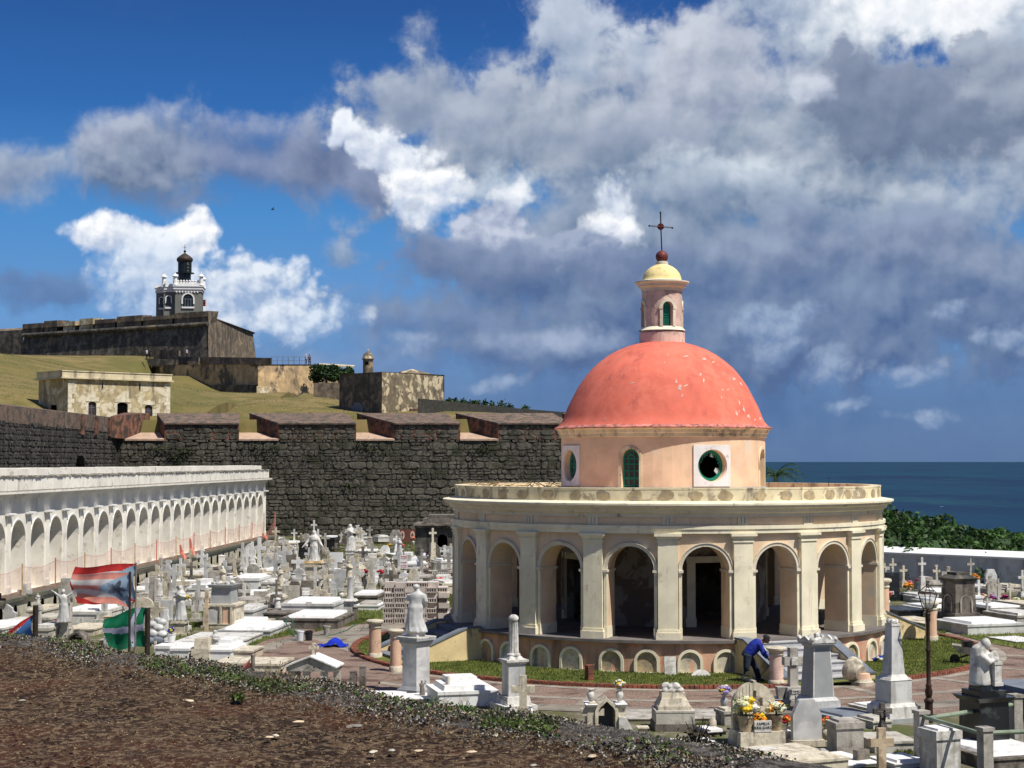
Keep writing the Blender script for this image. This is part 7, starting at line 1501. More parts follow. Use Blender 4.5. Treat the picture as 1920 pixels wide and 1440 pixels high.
for e in (-1, 1): m_ = M(); m_.blk(e * 27 * k_, -.05, 11 * k_, 9 * k_, .13, 20 * k_, 15 * k_, .21); m_.blk(e * 27 * k_, -.05, 31 * k_, 16 * k_, .22, 3 * k_); m_.build('flared_pot', 'concrete', t)
# tapered pedestal monument with pediment
lo, Y, r_ = place(1533, 1340, 1.0, 20); k_ = Y / F; t = thing('tapered_monument', 'tall tapered grey marble monument with carved pediment top', 'monument', lo, r_)
m_ = M(); m_.blk(0, 0, 0, 62 * k_, 62 * k_, 24 * k_); m_.blk(0, 0, 24 * k_, 58 * k_, 58 * k_, 6 * k_, 50 * k_, 50 * k_); m_.build('foot', 'veined_marble', t)
m_ = M(); m_.blk(0, 0, 30 * k_, 46 * k_, 46 * k_, 92 * k_, 36 * k_, 36 * k_); m_.build('shaft', 'grey_marble', t)
m_ = M(); 
for e in (-1, 1): m_.add([(e * 22.5 * k_, -23.2 * k_, 31 * k_), (e * 20 * k_, -23.2 * k_, 31 * k_), (e * 15.5 * k_, -18.3 * k_, 121 * k_), (e * 18 * k_, -18.3 * k_, 121 * k_)], [(0, 1, 2, 3)])
m_.build('edge_moulding', 'white_marble', t)
m_ = M(); m_.blk(0, 0, 122 * k_, 38 * k_, 38 * k_, 6 * k_, 46 * k_, 46 * k_); m_.blk(0, 0, 128 * k_, 52 * k_, 52 * k_, 3 * k_); m_.build('cornice', 'grey_marble', t)
m_ = M(); a_ = 27 * k_
for q_ in range(4):
    mt_ = Matrix.Rotation(q_ * pi / 2, 4, 'Z'); m_.plate([(-a_, 131 * k_), (a_, 131 * k_), (a_, 137 * k_), (a_ * .82, 141 * k_), (a_ * .6, 136 * k_), (0, 143 * k_), (-a_ * .6, 136 * k_), (-a_ * .82, 141 * k_), (-a_, 137 * k_)], -a_, -a_ + .06, mt_)
for x in (-1, 1):
    for y in (-1, 1): m_.ball((x * a_ * .9, y * a_ * .9, 138 * k_), 5 * k_, 8, 6)
m_.ball((0, 0, 143 * k_), 6 * k_, 8, 6); m_.blk(0, 0, 131 * k_, 50 * k_, 50 * k_, 9 * k_, 8 * k_, 8 * k_); m_.build('pediment', 'white_marble', t)
# obelisk
lo, Y, r_ = place(1676, 1356, 1.0, 24); k_ = Y / F; t = thing('obelisk', 'white veined marble obelisk with flower crown on stepped base', 'obelisk', lo, r_)
m_ = M(); m_.blk(0, 0, 0, 84 * k_, 84 * k_, 9 * k_); m_.build('plinth', 'grey_marble', t); m_ = M(); m_.blk(0, 0, 9 * k_, 72 * k_, 72 * k_, 20 * k_, 70 * k_, 70 * k_); m_.blk(0, 0, 29 * k_, 64 * k_, 64 * k_, 6 * k_, 56 * k_, 56 * k_); m_.build('foot', 'white_marble', t)
m_ = M(); m_.blk(0, 0, 35 * k_, 48 * k_, 48 * k_, 42 * k_); m_.build('die', 'veined_marble', t); m_ = M(); m_.blk(0, 0, 77 * k_, 50 * k_, 50 * k_, 5 * k_, 42 * k_, 42 * k_); m_.blk(0, 0, 82 * k_, 38 * k_, 38 * k_, 5 * k_, 32 * k_, 32 * k_); m_.build('moulding', 'white_marble', t)
m_ = M(); m_.blk(0, 0, 87 * k_, 30 * k_, 30 * k_, 90 * k_, 19 * k_, 19 * k_); m_.build('shaft', 'veined_marble', t); m_ = M(); m_.blk(0, 0, 177 * k_, 21 * k_, 21 * k_, 4 * k_)
for i in range(6): m_.ball((7 * k_ * cos(i), 7 * k_ * sin(i), 185 * k_), 5 * k_, 7, 5, (1, 1, 1), .3)
m_.build('flower_crown', 'white_marble', t)
# slabs round there
g_slab(1585, 1412, 54, 56, 'plain grey concrete block tomb right of clipped headstone', 'concrete', .5, lid=.05, lm='concrete', rz=14); g_slab(1578, 1352, 90, 8, 'smooth grey ledger tomb below the tapered monument', 'grey_marble', 1.5, lid=.05, lm='grey_slate', rz=26); g_slab(1640, 1336, 52, 6, 'white flat slab between tapered monument and obelisk', 'white_marble', 1.2, lid=.04, lm='clean_white', rz=24)
g_slab(1660, 1412, 80, 22, 'rough stained step slab in front of obelisk', 'aged_marble', 1.2, lid=0, rz=8); g_slab(1560, 1440, 130, 6, 'bright white slab near the bottom beside bank', 'clean_white', 1.4, lid=0, rz=24); g_slab(1688, 1440, 76, 10, 'low white tomb at bottom right near weathered cross', 'clean_white', .9, lid=.05, lm='clean_white', rz=20)
g_slab(1636, 1366, 40, 14, 'layered grey slabs left of obelisk', 'aged_marble', .8, lid=.06, rz=22)
t_, Hm = g_cross(1655, 1384, 36, 62, 'grey cross with dark crucified figure before the obelisk', 'dark_concrete', .28, rz=10, bw=30, st='flared'); k_ = gnd(1655, 1384).y / F
m_ = M(); m_.tube([(0, -.12, 30 * k_), (0, -.14, 40 * k_), (0, -.12, 46 * k_)], [.02, .03, .025], 6); m_.ball((0, -.13, 49 * k_), .03, 8, 6); m_.tube([(-.17, -.11, 48 * k_), (0, -.12, 45 * k_), (.17, -.11, 48 * k_)], .014, 5); m_.build('crucifix_figure', 'dark_iron', t_)
g_cross(1653, 1448, 46, 78, 'rough lichened sandstone cross nearest the bottom edge', 'tan_stone', 0, th=.08, rz=10); g_cross(1542, 1434, 22, 26, 'little pale marble cross poking up at bottom edge', 'veined_marble', 0, th=.06, rz=24)
g_head(1615, 1432, 30, 24, 'small dark tilted tablet with two plates at bottom', 'dark_concrete', 'plain', rz=30)
g_slab(1763, 1452, 52, 80, 'plain white marble block pedestal at bottom right', 'white_marble', .6, lid=.04, lm='clean_white', rz=20, name='pedestal')
# black pedestal with hunched marble mourner
lo, Y, r_ = place(1846, 1416, 1.0, 20); k_ = Y / F; t = thing('mourner_monument', 'hunched white mourner statue leaning on a block atop black pedestal', 'statue', lo, r_)
m_ = M(); m_.blk(0, 0, 0, 78 * k_, 78 * k_, 12 * k_); m_.blk(0, 0, 12 * k_, 66 * k_, 66 * k_, 84 * k_, 64 * k_, 64 * k_); m_.blk(0, 0, 96 * k_, 70 * k_, 70 * k_, 9 * k_, 84 * k_, 84 * k_); m_.blk(0, 0, 105 * k_, 58 * k_, 58 * k_, 11 * k_); m_.blk(0, 0, 116 * k_, 40 * k_, 40 * k_, 8 * k_, 38 * k_, 38 * k_); m_.build('pedestal', 'black_granite', t)
m_ = M(); z0 = 124 * k_
m_.lathe([(.24, 0), (.245, .06), (.22, .3), (.21, .5), (.20, .66), (.17, .80), (.10, .86)], 20, c=(-.05, .05, z0))
m_.ball((.03, -.05, z0 + .88), .115, 14, 10, (.95, 1, 1.15)); m_.ball((0, .02, z0 + .80), .15, 12, 8, (1, .9, .8))
m_.tube([(.05, -.12, z0 + .68), (.14, -.20, z0 + .52), (.22, -.18, z0 + .60), (.16, -.15, z0 + .74)], [.08, .07, .055, .04], 10); m_.tube([(-.15, -.1, z0 + .66), (.0, -.24, z0 + .50), (.16, -.2, z0 + .56)], [.08, .06, .045], 10)
m_.ball((.2, -.18, z0 + .55), .07, 10, 8)
o = bpy.data.objects.new('mourner', fuse(m_, .02, 'white_marble', 'mourner')); COL.objects.link(o); o.parent = t
m_ = M(); m_.blk(.2, -.16, z0, .22, .22, .07); m_.blk(.2, -.16, z0 + .07, .17, .17, .38); m_.blk(.2, -.16, z0 + .45, .20, .20, .06); m_.build('prop_block', 'white_marble', t)
o = g_slab(1870, 1440, 170, 22, 'white topped dark ledge beneath the black pedestal', 'dark_concrete', 2.2, lid=.05, lm='clean_white', rz=18)
g_slab(1930, 1352, 110, 46, 'large polished black tomb cut by the right picture edge', 'black_granite', 2.6, lid=.10, lm='grey_slate', rz=18)
# post and pipe railing
rlg = thing('pipe_railing', 'green pipe railing with grey square posts at bottom right', 'railing', (0, 0, 0)); P3 = [gnd(1728, 1432), gnd(1848, 1470), gnd(1990, 1460)]; P3.append(gnd(1905, 1395))
for i, p in enumerate(P3):
    m_ = M(); m_.blk(0, 0, 0, .22, .22, 1.02); m_.blk(0, 0, 1.02, .27, .27, .07); m_.build('post', 'concrete', rlg, (p.x, p.y, 0), R(20))
for a, b in ((0, 1), (1, 2), (0, 3)):
    m_ = M(); z = 1.02 if (a, b) != (0, 3) else .95; m_.tube([P3[a] + Vector((0, 0, z - .05)), P3[b] + Vector((0, 0, z - .08))], .045, 8); m_.build('pipe', 'green_pipe', rlg, smooth=40)
# street lamp
lo, Y, r_ = place(1742, 1356, .2, 0); k_ = Y / F; t = thing('street_lamp', 'rusty iron street lamp with four sided glass lantern on plaza', 'street lamp', lo, R(15))
m_ = M(); m_.lathe([(9 * k_, 0), (8.6 * k_, 36 * k_), (10.5 * k_, 38 * k_), (10.5 * k_, 42 * k_), (6 * k_, 46 * k_), (7.4 * k_, 50 * k_), (8.6 * k_, 57 * k_), (6 * k_, 65 * k_), (7 * k_, 68 * k_), (6.5 * k_, 70 * k_), (5 * k_, 72 * k_), (4.6 * k_, 130 * k_), (5.6 * k_, 132 * k_), (5.6 * k_, 135 * k_), (4.4 * k_, 137 * k_), (4 * k_, 186 * k_), (6 * k_, 190 * k_), (5 * k_, 196 * k_), (6.5 * k_, 202 * k_), (3 * k_, 207 * k_)], 16); m_.v = [(a_ * .84, b_ * .84, c_) for a_, b_, c_ in m_.v]; m_.build('post', 'rust_iron', t, smooth=35)
z0, z1 = 212 * k_, 240 * k_; r0, r1 = 9.5 * k_, 18 * k_
m_ = M(); C4 = [(cos(a + pi / 4), sin(a + pi / 4)) for a in (0, pi / 2, pi, 3 * pi / 2)]
for i in range(4):
    a, b = C4[i], C4[(i + 1) % 4]; m_.tube([(a[0] * r0, a[1] * r0, z0), (a[0] * r1, a[1] * r1, z1)], 1.0 * k_, 5); m_.tube([(a[0] * r0, a[1] * r0, z0), (b[0] * r0, b[1] * r0, z0)], .9 * k_, 5); m_.tube([(a[0] * r1, a[1] * r1, z1), (b[0] * r1, b[1] * r1, z1)], 1.2 * k_, 5)
    m_.tube([(a[0] * r1, a[1] * r1, z1), (a[0] * 5 * k_, a[1] * 5 * k_, z1 + 12 * k_)], .8 * k_, 5); m_.tube([(0, 0, 204 * k_), (a[0] * r0 * .8, a[1] * r0 * .8, 209 * k_), (a[0] * r0, a[1] * r0, z0)], .8 * k_, 5)
m_.lathe([(5.5 * k_, z1 + 12 * k_), (3 * k_, z1 + 15 * k_), (1 * k_, z1 + 19 * k_)], 8); m_.tube([(0, 0, 200 * k_), (0, 0, z0 + 3 * k_)], 1.5 * k_, 6); lf = m_.build('lantern_frame', 'rust_iron', t)
MATS['lamp_glass_clear'] = surf('lamp_glass_clear', (.5, .55, .55), rough=.1, var=.05, bump=0, alpha=.28, spec=.6)
for i in range(4):
    a, b = C4[i], C4[(i + 1) % 4]; m_ = M(); m_.add([(a[0] * r0 * .96, a[1] * r0 * .96, z0), (b[0] * r0 * .96, b[1] * r0 * .96, z0), (b[0] * r1 * .96, b[1] * r1 * .96, z1), (a[0] * r1 * .96, a[1] * r1 * .96, z1)], [(0, 1, 2, 3)]); m_.build('pane', 'lamp_glass_clear', lf)
# ------------------------------------------------------------- wheelbarrow with bucket
lo, Y, r_ = place(1813, 1247, .3, 0); k_ = Y / F; t = thing('wheelbarrow', 'dark wheelbarrow tipped up beside the brick lawn edging', 'wheelbarrow', lo, R(-15))
m_ = M(); m_.add([(-.30, -.25, .42), (.28, -.25, .36), (.28, .25, .36), (-.30, .25, .42), (-.50, -.33, .72), (.36, -.33, .60), (.36, .33, .60), (-.50, .33, .72)], [(0, 1, 2, 3), (0, 1, 5, 4), (1, 2, 6, 5), (2, 3, 7, 6), (3, 0, 4, 7)]); m_.build('tray', 'concrete', t); t.scale = (.85, .85, .85)
m_ = M(); m_.lathe([(.16, -.04), (.18, -.03), (.18, .03), (.16, .04)], 16, cap=True, mat=Matrix.Translation((-.42, 0, .18)) @ Matrix.Rotation(pi / 2, 4, 'X')); m_.build('wheel', 'black_plastic', t)
for e in (-1, 1): m_ = M(); m_.tube([(-.42, e * .07, .18), (.2, e * .2, .40), (.85, e * .28, .50)], .02, 6); m_.tube([(.2, e * .2, .38), (.25, e * .22, .0), (.36, e * .22, .0)], .018, 6); m_.build('handle', 'dark_iron', t)
m_ = M(); m_.lathe([(.15, .37), (.19, .66), (.20, .68), (.17, .66)], 18, c=(0, 0, 0)); o = m_.build('bucket', 'black_plastic'); o.location = (lo.x + .02, lo.y, .03); tag(o, 'black bucket sitting inside the wheelbarrow', 'bucket')
def bucket(px, py, w, h, lab, mat):
    lo, Y, r_ = place(px, py, .3, 0); k_ = Y / F; t = thing('bucket', lab, 'bucket', lo); m_ = M(); r = w * k_ / 2; hh = h * k_
    m_.lathe([(r * .82, 0), (r * .97, hh * .85), (r * 1.04, hh * .86), (r * 1.04, hh * .90), (r, hh * .91), (r, hh), (r * .93, hh), (r * .9, hh * .5), (.01, hh * .5)], 20); m_.build('body', mat, t, smooth=30); m_ = M(); m_.tube([(r * 1.03 * cos(a * pi / 8), -r * .5 * sin(a * pi / 8) - .02, hh * .85 - r * .9 * sin(a * pi / 8)) for a in range(9)], .008, 4); m_.build('handle', 'dark_iron', t)
bucket(563, 1203, 15, 20, 'white plastic bucket on the plaza edge', 'white_plastic'); bucket(579, 1203, 15, 19, 'black plastic bucket beside the white bucket', 'black_plastic'); bucket(613, 1192, 14, 18, 'grey concrete splashed bucket behind the others', 'concrete')
# blue tarp
lo, Y, r_ = place(622, 1214, .5, 0); k_ = Y / F; m_ = M(); vs = []
for j in range(9):
    for i in range(17):
        x = (-28 + 56 * i / 16) * k_; y = (j / 8 - .5) * .9; z = .03 + max(0, .28 * math.exp(-((i - 9.5) / 3.6) ** 2)) * (1 - abs(j - 4) / 6) + .03 * sin(i * 1.3 + j); vs.append((x + .06 * sin(j * 2.0), y + .1 * sin(i * .8), z))
m_.add(vs, [(j * 17 + i, j * 17 + i + 1, (j + 1) * 17 + i + 1, (j + 1) * 17 + i) for j in range(8) for i in range(16)]); o = m_.build('blue_tarp', 'blue_tarp', loc=lo, smooth=80); tag(o, 'crumpled bright blue tarp on the gravel plaza', 'tarp')
# hose
hp_ = [gnd(x, y) + Vector((0, 0, z)) for x, y, z in ((670, 1170, .02), (650, 1184, .03), (612, 1195, .02), (560, 1190, .03), (552, 1188, .1), (548, 1186, .42), (540, 1185, .55), (536, 1187, .35), (545, 1190, .1), (552, 1194, .02))]
m_ = M(); m_.tube(hp_, .022, 6); o = m_.build('garden_hose', 'hose_green', smooth=60); tag(o, 'green garden hose trailing over slab corner to the grass', 'hose')
def heap(px, py, w, h, lab, mat):
    lo, Y, r_ = place(px, py, .6, 0); k_ = Y / F; m_ = M(); vs = []; n = 18
    for j in range(7):
        for i in range(n):
            a = 2 * pi * i / n; r = j / 6; q_ = random.uniform(.85, 1.1); vs.append((w * k_ / 2 * r * cos(a) * q_, .5 * r * sin(a) * q_ * max(.6, w * k_ / 3), h * k_ * (1 - r ** 1.4) * random.uniform(.8, 1.1)))
    m_.add(vs, [(j * n + i, j * n + (i + 1) % n, (j + 1) * n + (i + 1) % n, (j + 1) * n + i) for j in range(6) for i in range(n)]); o = m_.build('heap', mat, loc=lo, smooth=70); tag(o, lab, 'heap')
heap(652, 1204, 40, 6, 'low heap of dark damp sand behind the blue tarp', 'dark_concrete'); heap(750, 1222, 74, 34, 'pile of blue grey gravel beside the chapel steps', 'grey_slate')
# slabs leaning by the podium, brick stump
lo, Y, r_ = place(1257, 1269, .1, 8); k_ = Y / F; m_ = M(); m_.blk(0, 0, 0, 22 * k_, .06, 37 * k_); o = m_.build('stone_tablet', 'white_marble', loc=lo, rz=r_); o.rotation_euler.x = -.12; tag(o, 'white rectangular tablet leaning by the chapel podium niche', 'tablet')
lo, Y, r_ = place(1314, 1271, .1, 8); m_ = M(); m_.plate([(19 * k_ * cos(pi * i / 14), 15 * k_ * sin(pi * i / 14)) for i in range(15)], -.03, .03); o = m_.build('stone_tablet', 'white_marble', loc=lo, rz=r_); o.rotation_euler.x = -.3; tag(o, 'white half round tablet leaning on lawn by the podium', 'tablet')
lo, Y, r_ = place(1105, 1279, .2, 30); k_ = Y / F; t = thing('brick_stump', 'short reddish brick stump standing on the chapel lawn', 'post', lo, r_); m_ = M(); m_.blk(0, 0, 0, 12 * k_, 12 * k_, 31 * k_); m_.build('core', 'brick', t)
for i in range(6):
    for q_ in range(4): m_ = M(); m_.box(-6.2 * k_, -6.4 * k_, 0, 6.2 * k_, -5.9 * k_, 4.6 * k_, mat=Matrix.Rotation(q_ * pi / 2, 4, 'Z')); m_.build('brick', 'brick', t, (0, 0, (.3 + i * 5.1) * k_))
g_vase(1648, 1244, 4, 3, 'bunch of blue flowers lying by right podium niche', 'white_marble', 'pot', bloom='blue+blue+white', fw=22, fh=14, nb=10)
# house shaped aedicule
lo, Y, r_ = place(588, 1296, .8, -8); k_ = Y / F; t = thing('gabled_grave_canopy', 'white gabled grave canopy on piers topped by a flared cross', 'canopy', lo, r_)
m_ = M(); a_ = 47 * k_; m_.plate([(-a_, 36 * k_), (a_, 36 * k_), (a_, 43 * k_), (0, 62 * k_), (-a_, 43 * k_)], -.32, .42); m_.build('gable', 'concrete', t)
m_ = M(); 
for e in (-1, 1): m_.add([(0, -.38, 62.5 * k_), (0, .5, 62.5 * k_), (e * (a_ + .05), .5, 43 * k_), (e * (a_ + .05), -.38, 43 * k_), (0, -.38, 65 * k_), (0, .5, 65 * k_), (e * (a_ + .05), .5, 45.5 * k_), (e * (a_ + .05), -.38, 45.5 * k_)], [(4, 5, 6, 7), (0, 3, 7, 4), (3, 2, 6, 7), (2, 1, 5, 6)])
m_.build('roof_slab', 'clean_white', t)
for x, y in ((-38, -.2), (-10, -.2), (24, -.2), (40, .3), (-38, .3)): m_ = M(); m_.blk(x * k_, y, 0, 12 * k_, .16, 36 * k_); m_.build('pier', 'aged_marble', t)
m_ = M(); m_.blk(0, 0, 0, 100 * k_, 1.0, 5 * k_); m_.build('step', 'white_marble', t); m_ = M(); xarm(m_, 0, 0, 60 * k_, 26 * k_, 18 * k_, 2 * k_, .12, 'fancy'); m_.blk(0, 0, 60 * k_, 12 * k_, .15, 8 * k_, 3 * k_, .12); m_.build('cross', 'cream_stone', t)
g_post(662, 1294, 11, 36, 'shorter of two grey posts right of gabled canopy', 'dark_concrete'); g_post(680, 1294, 11, 46, 'taller of two grey posts right of gabled canopy', 'dark_concrete'); g_post(632, 1290, 9, 40, 'grey post touching the gabled canopy', 'concrete'); g_post(656, 1294, 14, 14, 'small white cup block beside grey posts', 'white_marble')
g_slab(700, 1306, 120, 4, 'flat white kerb slab left of marble statue pedestal', 'clean_white', .7, lid=0, rz=0)
g_slab(768, 1316, 90, 6, 'white slabs with blue shadow at foot of statue', 'clean_white', 1.0, lid=0, rz=8)
# ================================================================== RIGHT BURIAL GROUND
for a in ((1674, 1100, 15, 52, 'cream cross over black block by the chapel right side', 'cream_stone', .34), (1694, 1102, 16, 41, 'shorter cream cross beside black block', 'cream_stone', .3), (1729, 1118, 16, 72, 'tall white cross with dark red wreath behind lamp post', 'white_marble', .5), (1756, 1104, 15, 44, 'ornate cream cross left of dark carved tower', 'cream_stone', .22),
          (1820, 1100, 16, 52, 'grey crucifix above orange flowers', 'aged_marble', .4), (1835, 1130, 18, 42, 'pure white cross right of dark carved tower', 'clean_white', .3), (1872, 1134, 14, 48, 'grey cross between two pink bouquets', 'aged_marble', .25), (1894, 1138, 14, 44, 'small grey cross beside right edge', 'aged_marble', .25), (1917, 1120, 18, 50, 'white cross touching right picture edge', 'white_marble', .2), (1851, 1156, 14, 34, 'white cross with flared foot lying back on slab', 'white_marble', .3),
          (1715, 1090, 10, 22, 'small white cross below the shaded boundary wall', 'white_marble', .2), (1780, 1098, 10, 20, 'small cream cross below the boundary wall', 'cream_stone', .2)):
    px, py, w_, h_, lab, mt, b = a; g_cross(px, py, w_, h_, lab, mt, b, rz=16, st='fancy' if 'ornate' in lab else 'latin'); rec((px, py))
lo, Y, r_ = place(1662, 1126, .8, 14); k_ = Y / F; t = thing('black_granite_tomb', 'polished black granite block tomb with vases on top', 'tomb', lo, r_); m_ = M(); m_.blk(0, 0, 0, 60 * k_, 1.4, 12 * k_); m_.build('step', 'black_granite', t); m_ = M(); m_.blk(-3 * k_, .1, 12 * k_, 46 * k_, .9, 40 * k_); m_.build('block', 'black_granite', t)
for x in (-16, -2, 12): m_ = M(); m_.lathe([(r * 6 * k_, 52 * k_ + z * 8 * k_) for r, z in URN['pot']], 12, c=(x * k_, 0, 0)); m_.build('vase', 'white_marble', t)
g_slab(1684, 1160, 52, 16, 'low dark granite slab below the black block tomb', 'black_granite', 2.0, lid=0, rz=16)
lo, Y, r_ = place(1798, 1165, 1.2, 20); k_ = Y / F; t = thing('carved_dark_tower', 'dark weathered tower monument with arched panels and moulded cap', 'monument', lo, r_)
m_ = M(); m_.blk(0, 0, 0, 56 * k_, 56 * k_, 15 * k_); m_.build('foot', 'dark_concrete', t); m_ = M(); m_.blk(0, 0, 15 * k_, 46 * k_, 46 * k_, 58 * k_, 42 * k_, 42 * k_); m_.build('shaft', 'dark_concrete', t)
m_ = M(); m_.blk(0, 0, 73 * k_, 44 * k_, 44 * k_, 6 * k_, 54 * k_, 54 * k_); m_.blk(0, 0, 79 * k_, 54 * k_, 54 * k_, 6 * k_, 34 * k_, 34 * k_); m_.blk(0, 0, 85 * k_, 30 * k_, 30 * k_, 5 * k_); m_.build('cap', 'lichen_stone', t)
for q_ in range(4):
    mt_ = Matrix.Rotation(q_ * pi / 2, 4, 'Z'); y = -23.6 * k_; m_ = M()
    pts = [(cos(pi * i / 10), sin(pi * i / 10)) for i in range(11)]; vs = []
    for c_, s_ in pts: vs += [(11 * k_ * c_, y, (36 + 11 * s_) * k_), (13.5 * k_ * c_, y - .02, (36 + 13.5 * s_) * k_)]
    m_.add(vs, [(2 * i, 2 * i + 1, 2 * i + 3, 2 * i + 2) for i in range(10)], mt_); m_.box(-13.5 * k_, y - .03, 16 * k_, -11 * k_, y, 36 * k_, mt_); m_.box(11 * k_, y - .03, 16 * k_, 13.5 * k_, y, 36 * k_, mt_); m_.build('arched_panel', 'concrete', t)
rec((1798, 1165)); rec((1780, 1160)); rec((1820, 1160))
for a in ((1835, 1190, 122, 20, 2.2, 'long veined marble double tomb on the grass', 'veined_marble', 'clean_white', 1), (1738, 1152, 60, 12, 1.8, 'white slab tomb behind the lamp post', 'white_marble', 'clean_white', 0), (1757, 1120, 60, 10, 1.6, 'pale slab row left of dark carved tower', 'aged_marble', 'clean_white', 0), (1720, 1130, 44, 12, 1.6, 'white tomb under dark red wreath cross', 'white_marble', 'white_marble', 1), (1862, 1152, 80, 12, 2.0, 'dark rimmed white slab right of tower', 'dark_concrete', 'clean_white', 0), (1905, 1172, 70, 18, 2.2, 'grey marble tomb at right edge', 'concrete', 'white_marble', 0),
          (1915, 1146, 50, 14, 2.0, 'cream ledger tomb near right edge', 'cream_stone', 'cream_stone', 0), (1760, 1176, 90, 6, 2.0, 'low cream kerb slab before dark carved tower', 'cream_stone', 'cream_stone', 0), (1905, 1206, 60, 4, 1.6, 'small white slab lying in grass at right', 'clean_white', 'clean_white', 0), (1850, 1112, 40, 9, 1.4, 'pale tomb near the boundary wall', 'aged_marble', 'cream_stone', 0), (1888, 1110, 40, 10, 1.4, 'second pale tomb near the boundary wall', 'concrete', 'cream_stone', 0),
          (1706, 1170, 60, 8, 1.4, 'stained cream kerb by chapel right side', 'cream_stone', 'cream_stone', 0), (1745, 1138, 40, 10, 1.6, 'white roll topped tomb behind lamp post', 'white_marble', 'clean_white', 1), (1818, 1140, 30, 22, 1.0, 'tilted white tablet tomb right of tower', 'clean_white', 'clean_white', 0)):
    px, py, w_, h_, D, lab, mt, lm, tr = a; g_slab(px, py, w_, h_, lab, mt, D, lid=(0 if lm == mt and tr == 0 else .08), lm=lm, rz=18, tiers=tr); rec((px, py)); rec((px + w_ / 3, py)); rec((px - w_ / 3, py))
for a in ((1722, 1106, 7, 12, 'vase of dark red flowers left of tall white cross', 'white_marble', 'vase', 'magenta+red'), (1738, 1106, 7, 12, 'vase of dark red and white flowers right of tall white cross', 'white_marble', 'vase', 'magenta+white'), (1705, 1110, 8, 11, 'vase of soft pink flowers near black block tomb', 'pink_stone', 'vase', 'pink'), (1829, 1106, 10, 18, 'tall vase of bright orange flowers below grey crucifix', 'cream_stone', 'vase', 'orange'), (1748, 1108, 6, 7, 'small vase of orange flowers by ornate cross', 'cream_stone', 'vase', 'orange'),
          (1845, 1134, 9, 10, 'vase of pink flowers right of pure white cross', 'white_marble', 'vase', 'pink+creamy'), (1862, 1136, 9, 10, 'vase of magenta and violet flowers', 'white_marble', 'vase', 'magenta+purple+pink'), (1884, 1136, 9, 10, 'vase of bright pink flowers beside small grey cross', 'cream_stone', 'vase', 'magenta+pink'), (1905, 1138, 8, 9, 'vase of pale green flowers at right', 'cream_stone', 'vase', 'creamy')):
    px, py, w_, h_, lab, mt, kd, bl = a; g_vase(px, py, w_, h_, lab, mt, kd, bloom=bl, fw=w_ * 1.9, fh=w_ * 1.6, nb=8, rz=0); rec((px, py))
g_vase(1702, 1124, 7, 10, 'cream cup on pale tomb by black block', 'cream_stone', 'pot'); g_vase(1762, 1136, 8, 10, 'red clay flowerpot left of dark carved tower', 'brick', 'pot'); g_vase(1911, 1146, 9, 11, 'cream urn by right picture edge', 'cream_stone', 'urn')
# ------------------------------------------------------------- smaller graves filling the rows
random.seed(101)
taken = [gnd(x, y) for x, y in HAND_PLACED]
def free(p, d=.72): return all((p.x - q_.x) ** 2 + (p.y - q_.y) ** 2 < 1e9 and math.hypot(p.x - q_.x, (p.y - q_.y) * .8) > d for q_ in taken)
cols_ = {'white_marble': 'white', 'clean_white': 'bright white', 'aged_marble': 'weathered grey white', 'cream_stone': 'cream', 'concrete': 'grey', 'dark_concrete': 'dark grey', 'veined_marble': 'pale veined'}
mk = list(cols_); cnt = 0
zones = []
Yv = 60.0
while Yv < 123:
    xa = -23.1 + .045 * Yv + 1.6; xb = min(CX - 8.6, (850 - 960) / F * Yv) if Yv > 62 else -9.5
    x = xa + random.uniform(0, .8)
    while x < xb:
        zones.append((x, Yv + random.uniform(-.7, .7), 'left')); x += random.uniform(.65, 1.4) * (1.0 if Yv < 90 else 1.15)
    Yv += 1.5 if Yv < 90 else 1.9
Yv = 63
while Yv < 83:
    x = 14.8
    while x < 27:
        if (x - WA[0]) * wn.x + (Yv - WA[1]) * wn.y < -1.5: zones.append((x, Yv + random.uniform(-.4, .4), 'right'))
        x += random.uniform(1.2, 2.2)
    Yv += 2.6
